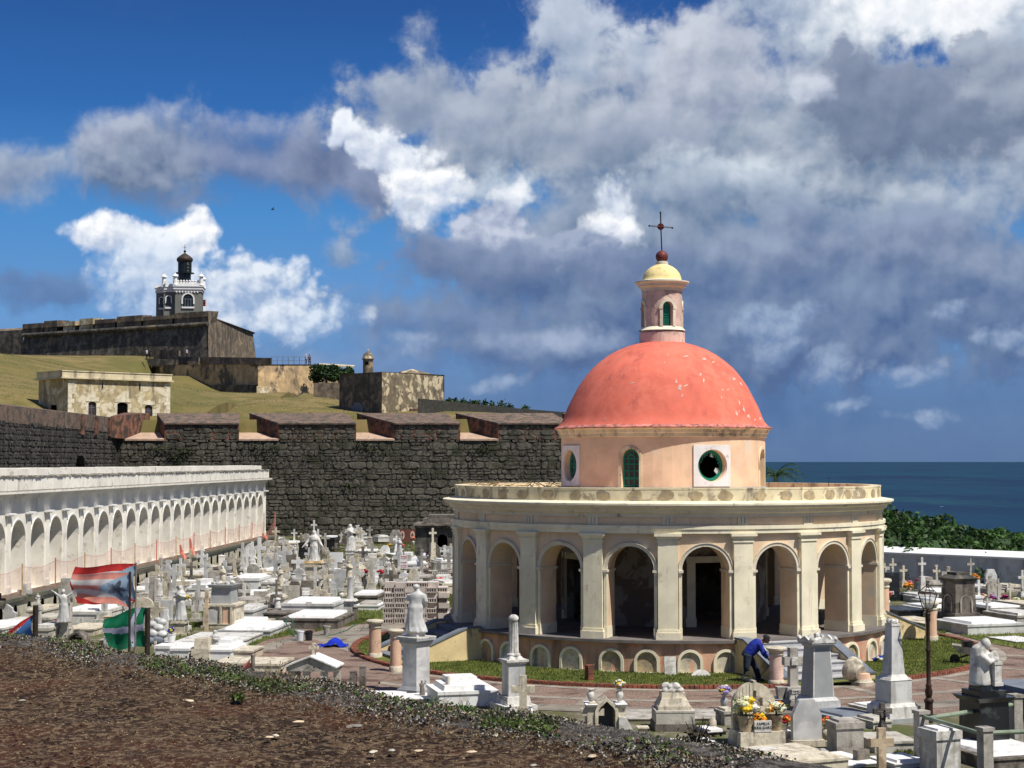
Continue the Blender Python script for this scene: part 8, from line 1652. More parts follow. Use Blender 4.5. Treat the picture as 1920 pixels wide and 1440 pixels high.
for x, y, side in zones:
    p = Vector((x, y, 0))
    if math.hypot(x - CX, y - CY) < 15.3 or not free(p): continue
    px = 960 + F * x / y; py = 865 + F * (CAMZ - H(x, y)) / y
    if px < -10 or px > 1930: continue
    if any(min(q_[0] for q_ in gg) - .2 < x < max(q_[0] for q_ in gg) + .2 and min(q_[1] for q_ in gg) < y < max(q_[1] for q_ in gg) for gg in GRASS) and random.random() < .8: continue
    if side == 'left' and p0.x - .8 < x < p0.x + 3.4 and p0.y - 1 < y < p0.y + 2: continue
    if side == 'left' and x > -12 and y < 66: continue
    taken.append(p); mt = random.choice(mk); cn = cols_[mt]; S_ = F / y; r = random.random()
    where = ('close under the rampart' if y > 108 else 'beside the white arcade' if x < -23.1 + .045 * y + 4.5 else 'in the middle left rows' if y > 84 else 'in the nearer left rows') if side == 'left' else 'in the right burial ground'
    rzz = (-6 if side == 'left' else 18) + random.uniform(-5, 5)
    if r < .22:
        g_slab(px, py, random.uniform(.7, 1.1) * S_, random.uniform(.2, .55) * S_, 'low %s tomb %s' % (cn, where), mt, random.uniform(1.3, 1.9), lid=random.choice((0, .08, .12)), lm=random.choice(('concrete', 'white_marble', mt, mt)), rz=rzz, tiers=random.choice((1, 1, 2)))
    elif r < .58: g_cross(px, py, random.uniform(.42, .75) * S_, random.uniform(.9, 1.75) * S_, 'small %s cross %s' % (cn, where), mt, random.uniform(.18, .42), st=random.choice(('latin', 'flared', 'fancy', 'latin')), rz=rzz)
    elif r < .76: g_head(px, py, random.uniform(.5, .8) * S_, random.uniform(.6, 1.1) * S_, '%s headstone %s' % (cn, where), mt, random.choice(('round', 'scroll', 'plain', 'oct')), rz=rzz)
    elif r < .88: g_vase(px, py, random.uniform(.26, .4) * S_, random.uniform(.4, .65) * S_, 'small %s urn %s' % (cn, where), mt, random.choice(list(URN)), rz=0)
    elif r < .94: g_vase(px, py, .24 * S_, .35 * S_, 'small %s vase of flowers %s' % (cn, where), mt, 'vase', bloom=random.choice(('yellow', 'white', 'coral+pink', 'red', 'creamy+white', 'orange')), fw=.5 * S_, fh=.35 * S_, nb=6, rz=0)
    elif r < .975: g_post(px, py, .3 * S_, random.uniform(.5, .9) * S_, 'short %s pillar %s' % (cn, where), mt, rz=rzz)
    else: g_statue(px, py, .6 * S_, random.uniform(.8, 1.1) * S_, 'little %s statue %s' % (cn, where), mt, .4 * S_, random.choice(('stand', 'pray', 'raised', 'open')), rz=rzz)
    cnt += 1
print('filler', cnt)
# ================================================================== PEOPLE
def worker():
    """man bending forward to the right, body one continuous mesh with shirt, jeans and cap over it"""
    lo = gnd(1400, 1281); t = thing('person', 'bending man in blue shirt, jeans and pale cap working by the steps', 'person', lo, 0)
    hipL, hipR = (.02, -.09, .80), (.02, .09, .80); kL, kR = (-.02, -.12, .44), (.26, .10, .45); aL, aR = (-.14, -.12, .09), (.36, .12, .09)
    sh = (.36, 0, 1.10); nk = (.46, 0, 1.16); hd = (.56, -.01, 1.22)
    b = M(); b.tube([(.0, 0, .78), (.08, 0, .86), (.22, 0, 1.0), (.36, 0, 1.10), (.43, 0, 1.14)], [.13, .14, .16, .15, .07], 12)
    for h_, k_, a_ in ((hipL, kL, aL), (hipR, kR, aR)): b.tube([h_, k_, a_], [.095, .065, .042], 10); b.tube([(a_[0] - .04, a_[1], .05), (a_[0] + .08, a_[1], .04), (a_[0] + .17, a_[1], .025)], [.045, .045, .03], 8)
    b.tube([sh, nk, hd], [.08, .055, .06], 10); b.ball(hd, .098, 16, 12, (1.0, .82, 1.12)); b.ball((.655, -.01, 1.19), .018, 6, 5); b.ball((.60, -.01, 1.14), .04, 8, 6); b.ball((.55, -.085, 1.21), .022, 6, 5, (.6, .5, 1)); b.ball((.55, .07, 1.21), .022, 6, 5, (.6, .5, 1))
    arms = (((.36, -.17, 1.08), (.44, -.21, .84), (.60, -.14, .68)), ((.36, .17, 1.08), (.52, .19, .86), (.66, .10, .64)))
    for s0, e0, w0 in arms:
        b.tube([s0, e0, w0], [.058, .042, .029], 10); d = Vector(w0) - Vector(e0); hand(b, w0, d, (0, -1 if s0[1] > 0 else 1, .2))
    o = bpy.data.objects.new('body', fuse(b, .016, 'skin', 'body', 2)); COL.objects.link(o); o.parent = t
    s = M(); s.tube([(.02, 0, .80), (.09, 0, .87), (.22, 0, 1.01), (.35, 0, 1.11), (.42, 0, 1.145)], [.155, .165, .185, .175, .09], 14)
    for s0, e0, w0 in arms: w1 = Vector(e0).lerp(Vector(w0), .72); s.tube([(s0[0] - .03, s0[1] * .6, s0[2]), s0, e0, w1], [.09, .08, .062, .05], 10)
    for i in range(9): a = i * .7; s.ball((.03 + .02 * i, .14 * cos(a), .86 + .025 * i), .05, 6, 5, (1.5, 1, .6))
    o = bpy.data.objects.new('shirt', fuse(s, .018, 'blue_shirt', 'shirt', 1)); COL.objects.link(o); o.parent = t
    j = M(); j.tube([(-.04, 0, .72), (.03, 0, .82), (.08, 0, .88)], [.14, .16, .14], 12)
    for h_, k_, a_ in ((hipL, kL, aL), (hipR, kR, aR)): j.tube([h_, k_, (a_[0], a_[1], .12)], [.125, .092, .075], 12); j.ball((k_[0] + .02, k_[1], k_[2] - .05), .085, 8, 6, (1, 1, .5))
    o = bpy.data.objects.new('jeans', fuse(j, .018, 'jeans', 'jeans', 1)); COL.objects.link(o); o.parent = t
    for a_ in (aL, aR): q_ = M(); q_.ball((a_[0] + .06, a_[1], .045), .075, 12, 8, (1.9, .75, .62)); q_.build('boot', 'dark_cloth', t, smooth=60)
    c = M(); c.lathe([(.108, 0), (.11, .03), (.095, .075), (.05, .10), (.01, .105)], 18, mat=Matrix.Translation((.55, -.01, 1.245)) @ Matrix.Rotation(.5, 4, 'Y')); c.build('cap', 'dark_cloth', t, smooth=60)
    c = M(); c.plate([(.0, 0), (.13, -.02), (.13, -.03), (.0, -.01)], -.08, .08, Matrix.Translation((.62, -.01, 1.24)) @ Matrix.Rotation(.35, 4, 'Y')); c.build('cap_peak', 'cap_grey', t)
    # tool he holds, and bits at his feet
    m_ = M(); m_.tube([(.70, .0, .60), (.80, .0, .52)], .035, 8); m_.tube([(.76, 0, .55), (.90, .0, .50)], .015, 6); m_.tube([(.72, 0, .60), (.5, .1, .3), (.3, .3, .05), (-.3, .4, .02)], .01, 5); o = m_.build('power_tool', 'dark_iron', loc=lo); tag(o, 'small dark power tool with cord held by the bending man', 'tool')
    for x, y in ((.18, -.3), (.30, -.22), (.02, -.2)):
        m_ = M(); m_.ball((0, 0, .06), .10, 8, 6, (1.2, .8, .7), .3); o = m_.build('tool_bag', 'dark_cloth', loc=(lo.x + x, lo.y + y, .05)); tag(o, 'dark tool bundle on the lawn at the bending man feet', 'tool bag')
worker()
def stander(loc, h, lab, shirt, legs, rz=0, bend=0.0, cap=None):
    t = thing('person', lab, 'person', loc, rz); s_ = h / 1.72; t.scale = (s_, s_, s_)
    def bz(p):
        x, y, z = p
        if z > .9 and bend: q_ = z - .9; return (x, y - q_ * sin(bend), .9 + q_ * cos(bend))
        return p
    b = M(); b.tube([bz(p) for p in ((0, 0, .85), (0, 0, 1.0), (0, 0, 1.2), (0, 0, 1.40), (0, 0, 1.47))], [.14, .13, .15, .15, .06], 10)
    for e in (-1, 1):
        b.tube([(e * .09, 0, .88), (e * .11, -.03, .48), (e * .12, .02, .07)], [.09, .06, .04], 8); b.tube([(e * .12, .02, .04), (e * .12, -.12, .03)], [.045, .03], 6)
        w_ = bz((e * .24, -.12, .92)) if not bend else (e * .22, -.55, .62)
        b.tube([bz((e * .18, 0, 1.42)), bz((e * .25, 0, 1.15)), w_], [.055, .04, .028], 8); hand(b, w_, Vector(w_) - Vector(bz((e * .25, 0, 1.15))), (-e, 0, 0))
    hc = bz((0, -.01, 1.62)); b.tube([bz((0, 0, 1.45)), hc], .05, 8); b.ball(hc, .095, 12, 10, (.85, 1, 1.2)); b.ball((hc[0], hc[1] - .1, hc[2]), .018, 6, 5)
    o = bpy.data.objects.new('body', fuse(b, .022, 'skin', 'body', 1)); COL.objects.link(o); o.parent = t
    s = M(); s.tube([bz(p) for p in ((0, 0, .92), (0, 0, 1.0), (0, 0, 1.2), (0, 0, 1.41), (0, 0, 1.46))], [.16, .155, .175, .17, .08], 10)
    for e in (-1, 1): s.tube([bz((e * .14, 0, 1.42)), bz((e * .2, 0, 1.38)), bz((e * .25, 0, 1.16))], [.08, .075, .06], 8)
    o = bpy.data.objects.new('shirt', fuse(s, .025, shirt, 'shirt', 1)); COL.objects.link(o); o.parent = t
    j = M(); j.tube([(0, 0, .80), (0, 0, .95)], [.15, .16], 10)
    for e in (-1, 1): j.tube([(e * .08, 0, .88), (e * .11, -.03, .48), (e * .12, .02, .10)], [.11, .08, .06], 8)
    o = bpy.data.objects.new('trousers', fuse(j, .025, legs, 'trousers', 1)); COL.objects.link(o); o.parent = t
    m_ = M(); m_.ball((hc[0], hc[1] + .015, hc[2] + .035), .102, 10, 8, (.9, 1, 1.0)); m_.build('hair' if cap is None else 'hat', cap or 'dark_cloth', t, smooth=60)
    if cap: pass
    return t
p = gnd(786, 1082); stander((p.x, p.y, 0), 1.7, 'person in pale shirt bending among graves beside the dark mausoleum', 'white_cloth', 'white_cloth', R(60), R(55), 'dark_cloth')
for px, py, Y, lab, sh_, lg, cp in ((275, 673, 279, 'far walker in white top below the fort bastion', 'white_cloth', 'dark_cloth', None), (281, 673, 279, 'far walker in dark clothes below the fort bastion', 'dark_cloth', 'dark_cloth', None), (350, 672, 284, 'far lone figure near the corner of the fort bastion', 'white_cloth', 'dark_cloth', None), (574, 684, 266, 'far visitor in pale top standing at the rampart railing', 'white_cloth', 'jeans', 'bright_white'), (580, 684, 268, 'far visitor in dark clothes at the rampart railing end', 'brown_granite', 'dark_cloth', None), (163, 697, 178, 'tiny figure standing behind the guardhouse roof', 'dark_cloth', 'dark_cloth', None)):
    if px == 163: continue
    q_ = at(px, py, Y)
    stander((q_.x, q_.y, max(q_.z, H(q_.x, q_.y) + .02) if px < 300 else q_.z), 1.7, lab, sh_, lg, random.uniform(0, 6), 0, cp)
# bird
p = at(511, 393, 160); t = thing('bird', 'tiny dark seabird gliding in open blue sky left of clouds', 'bird', p, .4); t.scale = (.6, .6, .6)
m_ = M(); m_.tube([(-.35, 0, 0), (-.1, 0, .02), (.2, 0, 0), (.4, 0, -.02)], [.02, .09, .07, .01], 6); m_.build('body', 'dark_iron', t)
for e in (-1, 1): m_ = M(); m_.add([(-.1, 0, .03), (.12, 0, .03), (.15, e * .35, .22), (-.05, e * .8, .30), (-.12, e * .75, .29), (-.02, e * .33, .2)], [(0, 1, 2, 5), (5, 2, 3, 4)]); m_.build('wing', 'dark_iron', t)
# ================================================================== FLAGS
def cloth(w, h, n, fun, amp=.12):
    """grid of points (u,v) in 0..1 bent into waves; fun(u,v) gives the colour key"""
    G = {}
    for j in range(n + 1):
        for i in range(n * 2 + 1):
            u, v = i / (2 * n), j / n; G[i, j] = (-u * w + .03 * w * sin(v * 5 + 2), amp * u * sin(u * 9 + v * 3) + .03 * sin(v * 8), v * h - .10 * h * u * u + .05 * h * sin(u * 7) * u)
    F_ = {}
    for j in range(n):
        for i in range(2 * n): F_.setdefault(fun((i + .5) / (2 * n), (j + .5) / n), []).append(((i, j), (i + 1, j), (i + 1, j + 1), (i, j + 1)))
    return G, F_
def flag(name, lab, px, ptop, pbot, Y, w, h, fun, pole_mat, pr=.02, pz=None, n=30, amp=.12, top_gap=.02, shape=None, rz=0.0):
    b = at(px, pbot, Y); tp2 = at(px, ptop, Y); t = thing(name, lab, 'flag', (b.x, Y, 0), rz, 'flags on poles along the bank')
    Hp = tp2.z
    m_ = M(); m_.tube([(0, 0, 0), (0, 0, Hp)], pr, 8); m_.build('pole', pole_mat, t, smooth=40)
    G, F_ = cloth(w, h, n, fun, amp)
    if shape: G = {k_: shape(v, k_[0] / (2 * n), k_[1] / n) for k_, v in G.items()}
    for key, quads in F_.items():
        m_ = M(); ids = {}
        for qd in quads:
            f_ = []
            for c_ in qd:
                if c_ not in ids: ids[c_] = len(m_.v); m_.v.append((G[c_][0] - pr, G[c_][1], G[c_][2] + Hp - h - top_gap))
                f_.append(ids[c_])
            m_.f.append(tuple(f_))
        m_.build({'flag_faded_red': 'red_stripe', 'flag_red': 'red_stripe', 'flag_white': 'white_stripe', 'flag_green': 'green_field', 'flag_lilac': 'pale_cross', 'flag_pale_blue': 'blue_triangle', 'flag_blue': 'blue_triangle', 'flag_smudge': 'dark_emblem'}.get(key, 'cloth'), key, t, smooth=80)
    return t
def star(u, v, cu, cv, r, asp):
    x, y = (u - cu) * asp, v - cv; d = math.hypot(x, y); a = (atan2(y, x) - pi + 2 * pi) % (2 * pi / 5); a = abs(a - pi / 5) ; 
    return d < r * (.42 + .58 * (a / (pi / 5)) ** 1.6)
def pr_flag(red, blue, emb=None):
    def f(u, v):
        if u < .58 * (1 - abs(v - .5) * 2):
            if emb and star(u, v, .20, .5, .30, 1.4): return emb
            return blue
        return red if int(v * 5) % 2 == 0 else 'flag_white'
    return f
flag('striped_flag', 'faded red and white striped flag with pale blue triangle, flying left', 243, 1072, 1160, 30, .98, .62, pr_flag('flag_faded_red', 'flag_pale_blue', 'flag_smudge'), 'dark_wood', .022, n=34, amp=.2, shape=lambda p, u, v: (p[0] + .05 * sin(v * 4) * u, p[1], p[2] * (1 - .3 * u) + .2 * u))
flag('striped_flag', 'red and white striped flag with blue hoist, half hidden behind the first flag', 254, 1055, 1160, 31, 1.12, .70, pr_flag('flag_red', 'flag_pale_blue'), 'faded_wood', .016, n=26, amp=.2)
flag('green_flag', 'green flag crossed by pale lilac bands hanging from dark post', 276, 1140, 1235, 34, .84, .80, lambda u, v: 'flag_lilac' if (abs(v - .50 + .04 * sin(u * 4)) < .085 or abs(u - (.30 - .10 * (v - .5) * (v > .5) * 3 + .02)) < .055) else 'flag_green', 'dark_wood', .055, n=32, amp=.10, shape=lambda p, u, v: (p[0] + .08 * u * (1 - v), p[1], p[2] - .12 * max(0, v - .5) * u * u * 3 + .03))
flag('striped_flag', 'low drooping striped flag with blue triangle on short dark post at left', 66, 1135, 1200, 30, .72, .50, pr_flag('flag_red', 'flag_blue'), 'dark_wood', .05, n=24, amp=.12, top_gap=.16, shape=lambda p, u, v: (p[0], p[1], p[2] - .42 * u))
flag('red_pennant', 'small faded red cloth slanting down from a stubby wooden stake', 474, 1228, 1265, 24, .30, .12, lambda u, v: 'flag_faded_red', 'faded_wood', .03, n=8, amp=.05, top_gap=.04, shape=lambda p, u, v: (p[0], p[1], p[2] - .30 * u))
# ================================================================== SEASIDE BUSHES, PALM, TREES
def leaf_mass(name, pts, size, mat, flat=.6):
    n = len(pts); P_ = np.array(pts); rs = np.random.RandomState(5); A = rs.normal(size=(n, 3)); A[:, 2] *= flat; A /= np.linalg.norm(A, axis=1)[:, None] + 1e-9
    B = np.cross(A, rs.normal(size=(n, 3))); B /= np.linalg.norm(B, axis=1)[:, None] + 1e-9; s_ = (size * rs.uniform(.6, 1.3, n))[:, None]
    V = np.stack([P_ - A * s_, P_ + B * s_ * .7, P_ + A * s_, P_ - B * s_ * .7], 1).reshape(-1, 3)
    me = bpy.data.meshes.new(name); me.vertices.add(4 * n); me.vertices.foreach_set('co', V.ravel()); me.loops.add(4 * n); me.loops.foreach_set('vertex_index', np.arange(4 * n)); me.polygons.add(n); me.polygons.foreach_set('loop_start', np.arange(0, 4 * n, 4)); me.polygons.foreach_set('loop_total', np.full(n, 4)); me.update(); me.validate()
    me.materials.append(MATS[mat]); o = bpy.data.objects.new(name, me); COL.objects.link(o); return o
rs = np.random.RandomState(8)
surf('moss_dark', (.045, .055, .02), var=.5, scale=3, bump=0)
def wallside(s_, d): return (WA[0] + wd.x * s_ + wn.x * d, WA[1] + wd.y * s_ + wn.y * d)
# one clump of bush after another along the wall, each a thing
k_ = 0
for d0 in (2.2, 5.5, 9.0):
    for s0 in np.arange(-9, 18, 2.6):
        s_ = s0 + rs.uniform(-.8, .8); d = d0 + rs.uniform(-.8, .8); x, y = wallside(s_, d); zb = H(x, y)
        px = 960 + F * x / y
        if px < 1560 or px > 2010: continue
        top_py = np.interp(px, [1560, 1645, 1700, 1800, 1920, 2100], [925, 945, 958, 978, 1002, 1035]) + (24 if d0 < 3 else 8 if d0 < 6 else 0)
        zt = CAMZ - (top_py - 865) * y / F; hh = max(.6, zt - zb); R0 = rs.uniform(1.5, 2.1)
        t = thing('sea_grape_bush', 'green bush %s the boundary wall' % ('just behind' if d0 < 3 else 'second row beyond' if d0 < 6 else 'on the crest beyond'), 'bush', (x, y, zb), 0, 'seaside bushes beyond the boundary wall')
        n = 1500; u = rs.normal(size=(n, 3)); u /= np.linalg.norm(u, axis=1)[:, None]; u[:, 2] = np.abs(u[:, 2]); rad = rs.uniform(.78, 1.0, n)[:, None]
        q_ = u * rad * np.array([R0 * 1.15, R0, hh]); bump_ = 1 + .13 * np.sin(q_[:, :1] * 3.1 + k_) * np.cos(q_[:, 1:2] * 3.7) + .08 * np.sin(q_[:, 2:] * 6)
        o = leaf_mass('foliage', (q_ * bump_).tolist(), .13, 'shrub_leaf', .6); o.parent = t
        m_ = M()
        for i in range(4): a = i * 1.6; m_.tube([(0, 0, -.3), (.3 * cos(a), .3 * sin(a), hh * .4), (.9 * cos(a), .9 * sin(a), hh * .75)], [.07, .05, .02], 5)
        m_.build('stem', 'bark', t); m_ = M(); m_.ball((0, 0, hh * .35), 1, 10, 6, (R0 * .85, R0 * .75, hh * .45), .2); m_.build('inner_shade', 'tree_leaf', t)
        k_ += 1
# palm behind the chapel
p = at(1455, 905, 92); pt = thing('palm_tree', 'small wind blown palm showing behind the right of the dome drum', 'palm tree', (p.x, p.y, 0)); zt = at(1455, 888, 92).z
m_ = M(); m_.tube([(0, 0, -.5), (.1, 0, 2.5), (0, 0, zt - .1)], [.2, .15, .12], 10); m_.build('trunk', 'bark', pt)
random.seed(12)
for i in range(17):
    a = 2 * pi * i / 17 + random.uniform(-.15, .15); L = random.uniform(1.3, 1.9); up_ = random.uniform(.25, 1.25); m_ = M(); pts = []
    for j in range(9):
        t_ = j / 8; pts.append(Vector((cos(a) * L * t_, sin(a) * L * t_, zt - .1 + L * (up_ * t_ - .95 * t_ * t_))))
    m_.tube(pts, [.03 - .003 * j for j in range(9)], 4)
    for j in range(1, 9):
        for s2 in (-1, 1):
            for q_ in (0, .5):
                c_ = pts[j - 1].lerp(pts[j], q_); tg = (pts[j] - pts[j - 1]).normalized(); sd = tg.cross(Vector((0, 0, 1))).normalized() * s2; e_ = c_ + sd * .36 * (1 - .4 * j / 8) + tg * .22 - Vector((0, 0, .14)); m_.add([c_, c_ + tg * .05, e_], [(0, 1, 2)])
    m_.build('frond', 'palm_green', pt)
def crown_tree(px, py, Y, w, h, lab, seed):
    p = at(px, py, Y); k2 = Y / F; t = thing('broadleaf_tree', lab, 'tree', (p.x, p.y, p.z), 0, 'trees beside the rampart'); r2 = np.random.RandomState(seed); pts = []
    for c_ in range(9):
        cc = np.array([r2.uniform(-.42, .42) * w * k2, r2.uniform(-1, 1), r2.uniform(.45, .85) * h * k2]); u = r2.normal(size=(330, 3)); u /= np.linalg.norm(u, axis=1)[:, None]; pts += (cc + u * r2.uniform(.5, 1, (330, 1)) * np.array([.26 * w * k2, 1.1, .26 * h * k2])).tolist()
    o = leaf_mass('crown', pts, .20, 'tree_leaf', .7); o.parent = t; m_ = M(); m_.tube([(0, 0, -2), (0, 0, h * k2 * .6)], [.3, .15], 6)
    for i in range(4): m_.tube([(0, 0, h * k2 * .3), (random.uniform(-.3, .3) * w * k2, random.uniform(-.6, .6), h * k2 * .7)], [.12, .05], 5)
    m_.build('trunk', 'bark', t)
crown_tree(612, 728, 262, 52, 44, 'dense dark tree directly right of sandy rampart', 2); crown_tree(636, 726, 256, 44, 40, 'dense dark tree just left of the powder house', 3); crown_tree(652, 716, 250, 18, 22, 'small tree against powder house corner', 4)
def scrub(px, py, Y, w, h, lab, seed):
    p = at(px, py, Y); k2 = Y / F; r2 = np.random.RandomState(seed); t = thing('scrub_plant', lab, 'plant', tuple(p), 0, 'plants along the sea wall'); pts = (r2.normal(size=(120, 3)) * np.array([w * k2 * .3, .4, h * k2 * .3]) + np.array([0, 0, h * k2 * .45])).tolist(); o = leaf_mass('foliage', pts, .16, 'tree_leaf', .8); o.parent = t
    m_ = M(); 
    for i in range(3): m_.tube([(0, 0, -.5), (random.uniform(-.3, .3) * w * k2, 0, h * k2 * .8)], .04, 4)
    m_.build('stem', 'bark', t)
random.seed(31)
for i, px in enumerate((842, 852, 868, 884, 893, 908, 922, 940, 955, 985)):
    Y = float(np.interp(px, [783, 860, 960, 1060], [171, 185, 205, 227])) + 2; py = float(np.interp(px, [783, 860, 960, 1060], [748, 756, 766, 774])); scrub(px, py + 2, Y, random.uniform(9, 16), random.uniform(8, 15), 'dark scrubby plant sprouting behind the low sea wall', i)
for i, (px, z) in enumerate(((478, 7.4), (510, 7.2), (685, 7.5), (700, 7.0), (905, 7.3), (560 + 340, 7.1), (300, 7.2), (330, 6.6), (350, 7.0), (655, 4.3), (500, 6.6))):
    Xw = (px - 960) / F * 128; r2 = np.random.RandomState(40 + i); t = thing('wall_weed', 'ragged weed tuft rooted high in the dark rampart face', 'plant', (Xw, 127.95, z), 0, 'weeds in the rampart'); o = leaf_mass('foliage', (r2.normal(size=(70, 3)) * np.array([.5, .08, .16])).tolist(), .07, 'moss_dark', .8); o.parent = t
# ================================================================== NEAR BANK OF BROWN CRUST
Ed = [(-600, 1040), (-300, 1130), (-100, 1180), (0, 1203), (130, 1210), (270, 1234), (400, 1254), (520, 1272), (640, 1294), (760, 1316), (900, 1340), (1000, 1352), (1100, 1366), (1200, 1384), (1300, 1400), (1400, 1420), (1560, 1446), (1800, 1500), (2300, 1640)]
ZE = 4.9; E3 = [gnd(x, y, ZE) for x, y in Ed]
cum = [0]
for a, b in zip(E3, E3[1:]): cum.append(cum[-1] + (b - a).length)
def epos(s_): 
    x = float(np.interp(s_, cum, [p.x for p in E3])); y = float(np.interp(s_, cum, [p.y for p in E3])); return x, y
EN = Vector((-.72, -.70, 0))          # away from the graves, toward the viewer
ns, nw = 420, 170; LW = 13.0; vs = []
for j in range(nw + 1):
    wv_ = LW * (j / nw) ** 1.7
    for i in range(ns + 1):
        s_ = cum[-1] * i / ns; x, y = epos(s_); x += EN.x * wv_; y += EN.y * wv_
        nz_ = mnoise.fractal(Vector((x * 2.6, y * 2.6, 0)), 1.0, 2.0, 6) * .022 + mnoise.fractal(Vector((x * .7, y * .7, 3)), 1, 2, 3) * .03
        lip = .05 * math.exp(-((wv_ - .25) / .28) ** 2)
        vs.append((x, y, ZE + nz_ + lip - .02 * wv_ * (wv_ < 2) - .04 * (wv_ >= 2) - (.12 if j == 0 else 0)))
n1_ = ns + 1; fc = [(j * n1_ + i, j * n1_ + i + 1, (j + 1) * n1_ + i + 1, (j + 1) * n1_ + i) for j in range(nw) for i in range(ns)]
jcut = next(j for j in range(nw) if LW * (j / nw) ** 1.7 > .42)
m_ = M(); m_.v = vs; m_.f = fc[jcut * ns:]; setting(m_.build('embankment', 'brown_crust', smooth=60)); m_ = M(); m_.v = vs; m_.f = fc[:jcut * ns]; setting(m_.build('embankment_edge', 'ash_soil', smooth=60))
m_ = M(); 
for i in range(61): x, y = epos(cum[-1] * i / 60); m_.v += [(x, y, ZE - .1), (x - .15, y - .15, -1)]
m_.f = [(2 * i, 2 * i + 2, 2 * i + 3, 2 * i + 1) for i in range(60)]; setting(m_.build('embankment_wall', 'lichen_stone'))
def bank(s_, w_):
    x, y = epos(s_); x += EN.x * w_; y += EN.y * w_
    return x, y, ZE + mnoise.fractal(Vector((x * 2.6, y * 2.6, 0)), 1.0, 2.0, 6) * .022 + mnoise.fractal(Vector((x * .7, y * .7, 3)), 1, 2, 3) * .03 + .05 * math.exp(-((w_ - .25) / .28) ** 2) - .02 * w_ * (w_ < 2)
# stones one can pick out
random.seed(14)
for px, py, sz, mt, lab in ((355, 1316, .045, 'tan_stone', 'flat tan stone lying on brown bank below the striped flags'), (668, 1363, .05, 'concrete', 'grey lump of rubble on the brown bank'), (560, 1355, .04, 'tan_stone', 'tan flat stone in the middle of the brown bank'), (505, 1384, .03, 'tan_stone', 'pale pebble left of a pair on the bank'), (517, 1381, .035, 'cream_stone', 'pale flat pebble right of a pair on the bank'),
                            (933, 1381, .05, 'cream_stone', 'pale chip of stone on bank right of centre'), (700, 1412, .04, 'cream_stone', 'small white chip on brown bank'), (785, 1410, .035, 'tan_stone', 'small tan pebble on brown bank'), (1110, 1420, .04, 'tan_stone', 'tan pebble near the lower right of the bank'), (655, 1364, .03, 'concrete', 'small grey pebble beside rubble lump'), (490, 1298, .03, 'cream_stone', 'white pebble near bank weeds'), (735, 1409, .03, 'concrete', 'thin pale shard on brown bank'), (1000, 1437, .03, 'concrete', 'pale shard at the bottom picture edge'), (885, 1412, .035, 'tan_stone', 'rounded tan pebble on lower bank'), (42, 1315, .03, 'cream_stone', 'cream pebble at left of the brown bank')):
    p = gnd(px, py, ZE); m_ = M(); m_.ball((0, 0, 0), sz * .55, 9, 6, (1.3, .8, .32), .4); o = m_.build('loose_stone', mt, loc=(p.x, p.y, ZE + .005), smooth=50, rz=random.uniform(0, 3)); tag(o, lab, 'stone')
# gravel crumbs, ash litter, weeds, dry stalks
rs = np.random.RandomState(3)
def chips(name, n, wlo, whi, slo, shi, mat, smin, smax, flat=.5, zoff=0.0):
    V = []; Fc = []
    for i in range(n):
        s_ = rs.uniform(slo, shi) * cum[-1]; w_ = wlo + (whi - wlo) * rs.uniform() ** 1.5; x, y, z = bank(s_, w_); r = rs.uniform(smin, smax) ; a = rs.uniform(0, 6.3, 5); b = len(V)
        for q_ in range(4): V.append((x + r * cos(q_ * 1.57 + a[0]) * (.7 + .3 * sin(a[q_])), y + r * sin(q_ * 1.57 + a[0]), z + zoff + r * .1 * sin(a[q_ + 1])))
        V.append((x, y, z + zoff + r * flat)); Fc += [(b, b + 1, b + 4), (b + 1, b + 2, b + 4), (b + 2, b + 3, b + 4), (b + 3, b, b + 4)]
    m_ = M(); m_.v = V; m_.f = Fc; return setting(m_.build(name, mat), 'stuff')
chips('soil_crumbs', 26000, .3, 7.0, .05, .9, 'brown_crust', .006, .020, .7); chips('dry_litter', 13000, .3, 6.5, .05, .9, 'dry_leaf', .003, .011, .3); chips('pale_grit', 900, .3, 6.5, .05, .9, 'tan_stone', .003, .008, .5); chips('ash_gravel', 6000, .0, .5, .05, .9, 'dark_concrete', .003, .012, .8); chips('ash_gravel', 15000, .0, .6, .05, .9, 'lichen_stone', .004, .012, .9)
chips('red_crumbs', 900, .5, 6, .05, .9, 'fort_brick', .006, .018, .5)
def weeds(name, patches, mat, size, hgt):
    pts = []
    for s0, s1, w0, w1, n in patches:
        for i in range(n):
            s_ = rs.uniform(s0, s1) * cum[-1]; w_ = rs.uniform(w0, w1); cl = mnoise.noise(Vector((s_ * 1.7, w_ * 3, 7)))
            if cl < -.15: continue
            x, y, z = bank(s_, w_); pts.append((x, y, z + rs.uniform(0, hgt) * (1 + cl)))
    o = leaf_mass(name, pts, size, mat, .7); return setting(o, 'stuff')
def sfrac(px): return float(np.interp(px, [e[0] for e in Ed], cum)) / cum[-1]
weeds('bank_weeds', [(sfrac(-60), sfrac(90), .25, .45, 900), (sfrac(120), sfrac(290), .2, .42, 260), (sfrac(300), sfrac(380), .3, .55, 330), (sfrac(380), sfrac(480), .3, .5, 300), (sfrac(480), sfrac(700), .3, .48, 700), (sfrac(720), sfrac(980), .1, .4, 260), (sfrac(1000), sfrac(1160), .25, .42, 520), (sfrac(1200), sfrac(1380), .1, .45, 330)], 'weed_green', .011, .035)
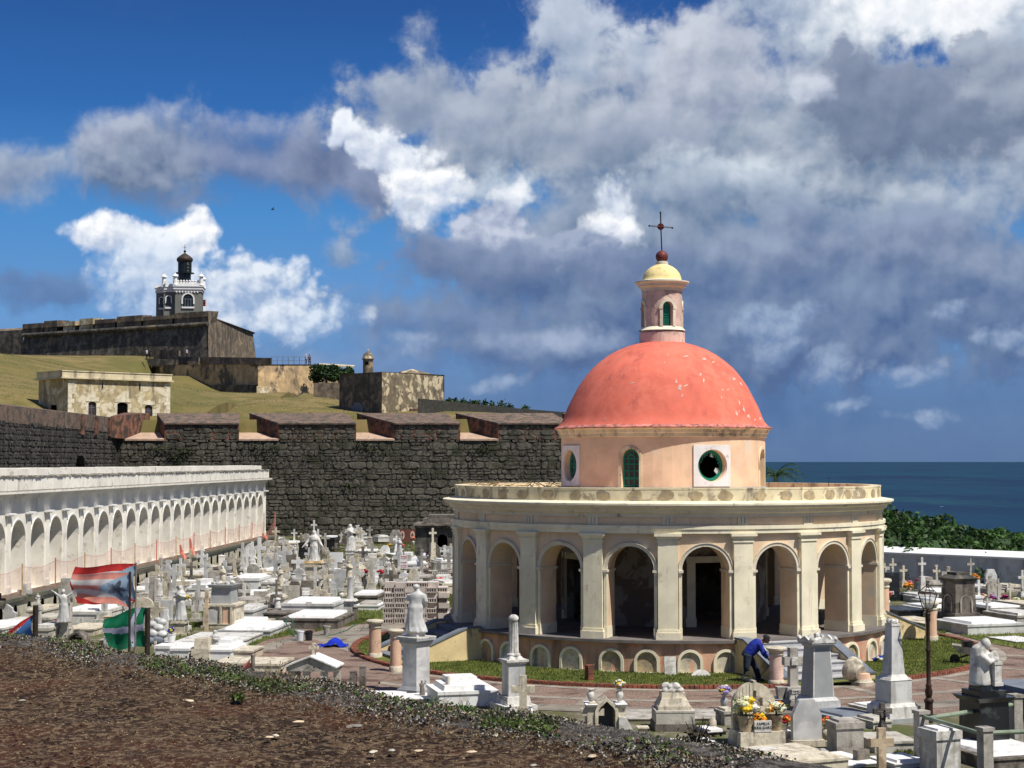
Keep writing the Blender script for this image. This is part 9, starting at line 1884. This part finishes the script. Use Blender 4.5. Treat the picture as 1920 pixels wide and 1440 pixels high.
weeds('bank_weeds', [(sfrac(-60), sfrac(1500), .1, .5, 500)], 'leaf_green', .010, .03); weeds('dead_weeds', [(sfrac(-60), sfrac(1500), .0, .6, 5000)], 'dry_leaf', .007, .022); weeds('dead_weeds', [(sfrac(-60), sfrac(1500), .0, .5, 7000)], 'dark_wood', .008, .02); weeds('dead_weeds', [(sfrac(-60), sfrac(1500), .0, .5, 6000)], 'concrete', .007, .015)
m_ = M(); random.seed(6)
for i in range(260):
    s_ = random.uniform(.1, .85) * cum[-1]; x, y, z = bank(s_, random.uniform(0, .4)); h = random.uniform(.03, .10); m_.tube([(x, y, z), (x + random.uniform(-.03, .03), y, z + h * .6), (x + random.uniform(-.07, .07), y + random.uniform(-.04, .04), z + h)], [.0018, .0015, .001], 3)
    if random.random() < .4: m_.ball((x + random.uniform(-.05, .05), y, z + h), .006, 5, 4)
setting(m_.build('dry_stalks', 'dark_wood'), 'stuff')
# a few separate plants on the bank
for i, (px, py, h, mt, lab) in enumerate(((513, 1290, .13, 'dry_leaf', 'yellow dried plant leaning on weedy bank edge'), (445, 1312, .045, 'weed_green', 'low yellow green tuft on the brown bank'), (1308, 1400, .11, 'dark_wood', 'dead brown thistle stalks on right of the bank edge'), (20, 1210, .10, 'leaf_green', 'leafy green weed at left end of the bank'), (870, 1340, .06, 'leaf_green', 'dark green weed beside the bright white tomb'))):
    p = gnd(px, py, ZE); t = thing('bank_plant', lab, 'plant', (p.x, p.y, ZE)); r2 = np.random.RandomState(i); o = leaf_mass('leaves', (r2.normal(size=(240 if h < .15 else 160, 3)) * np.array([h * .4, h * .3, h * .22]) + np.array([0, 0, h * .3])).tolist(), .010, mt, .9); o.parent = t
    m_ = M()
    for q_ in range(8): a = q_; m_.tube([(0, 0, 0), (h * .3 * cos(a), h * .2 * sin(a), h * .6), (h * .5 * cos(a), h * .3 * sin(a), h * (1.0 + .2 * sin(q_)))], .002, 4)
    m_.build('stem', mt, t)
# grass blades on the lawns
surf('hill_blade', (.19, .16, .06), var=.6, scale=.5, bump=0, trans=.2)
def blades(name, n, gen, hmin, hmax, mat='grass_blade'):
    V = np.zeros((n * 3, 3)); r2 = np.random.RandomState(17)
    for i in range(n):
        x, y, z = gen(r2); a = r2.uniform(0, 6.3); h = r2.uniform(hmin, hmax); w_ = h * .16; V[3 * i] = (x - w_ * cos(a), y - w_ * sin(a), z); V[3 * i + 1] = (x + w_ * cos(a), y + w_ * sin(a), z); V[3 * i + 2] = (x + r2.uniform(-.5, .5) * h, y + r2.uniform(-.5, .5) * h, z + h)
    me = bpy.data.meshes.new(name); me.vertices.add(3 * n); me.vertices.foreach_set('co', V.ravel()); me.loops.add(3 * n); me.loops.foreach_set('vertex_index', np.arange(3 * n)); me.polygons.add(n); me.polygons.foreach_set('loop_start', np.arange(0, 3 * n, 3)); me.polygons.foreach_set('loop_total', np.full(n, 3)); me.update(); me.materials.append(MATS[mat]); o = bpy.data.objects.new(name, me); COL.objects.link(o); return setting(o, 'stuff')
def g_ring(r2):
    while True:
        a = R(r2.uniform(-95, 112)); r = r2.uniform(7.4, 10.3); dd = min(abs((math.degrees(a) - d + 180) % 360 - 180) for d in (27.5, -62.5, 117.5))
        if dd * r < 95: continue
        b = a + AX0; return CX + r * sin(b), CY - r * cos(b), .05
blades('lawn_grass', 42000, g_ring, .03, .07)
def inpoly(x, y, P_):
    c = False; n = len(P_)
    for i in range(n):
        x1, y1 = P_[i]; x2, y2 = P_[(i + 1) % n]
        if (y1 > y) != (y2 > y) and x < (x2 - x1) * (y - y1) / (y2 - y1) + x1: c = not c
    return c
def g_patch(r2):
    while True:
        P_ = GRASS[r2.randint(len(GRASS))]; xs_ = [p[0] for p in P_]; ys_ = [p[1] for p in P_]; x, y = r2.uniform(min(xs_) - .4, max(xs_) + .4), r2.uniform(min(ys_) - .4, max(ys_) + .4)
        if inpoly(x, y, P_) or r2.uniform() < .02: return x, y, .02 if y < 112 else .42 * ss(112, 124, y)
blades('grass', 30000, g_patch, .04, .10)
def g_hill(r2):
    while True:
        y = r2.uniform(140, 292); x = r2.uniform(-.33, .01) * y; z = H(x, y)
        if z > 8 and mnoise.noise(Vector((x * .06, y * .06, 2))) > -.25: return x, y, z - .02
blades('grass', 26000, g_hill, .06, .2, 'hill_blade')
def g_field(r2):
    while True:
        y = r2.uniform(57, 126); x = r2.uniform(-23.1 + .045 * y + 1, min(8, -.035 * y))
        if math.hypot(x - CX, y - CY) < 15.2: continue
        if mnoise.noise(Vector((x * .35, y * .35, 0))) > .02 or y > 119: return x, y, .42 * ss(112, 124, y)
blades('grass', 42000, g_field, .05, .13)
def g_right(r2):
    while True:
        y = r2.uniform(52, 84); x = r2.uniform(13, 27)
        if math.hypot(x - CX, y - CY) < 15.0 or (x - WA[0]) * wn.x + (y - WA[1]) * wn.y > -.2: continue
        if mnoise.noise(Vector((x * .35, y * .35, 4))) > -.05: return x, y, .0
blades('grass', 14000, g_right, .04, .10)
# ------------------------------------------------------------------ give every repeated description its own place in words
ORD = ['first', 'second', 'third', 'fourth', 'fifth', 'sixth', 'seventh', 'eighth', 'ninth', 'tenth', 'eleventh', 'twelfth', 'thirteenth', 'fourteenth', 'fifteenth', 'sixteenth', 'seventeenth', 'eighteenth', 'nineteenth', 'twentieth']
bpy.context.view_layer.update()
by = {}
for o in THINGS:
    if o.get('same'): continue
    by.setdefault(o['label'], []).append(o)
for lab, os_ in by.items():
    if len(os_) < 2: continue
    os_.sort(key=lambda o: o.matrix_world.translation.x / max(1, o.matrix_world.translation.y))
    for i, o in enumerate(os_):
        n_ = len(os_)
        if i == 0: suf = 'leftmost of its kind'
        elif i == n_ - 1: suf = 'rightmost of its kind'
        else: suf = (ORD[i] if i < 20 else ORD[19]) + ' from the left' if i <= n_ // 2 else (ORD[n_ - 1 - i] if n_ - 1 - i < 20 else ORD[19]) + ' from the right'
        o['label'] = lab + ', ' + suf
for o in THINGS:
    if 'same' in o: del o['same']
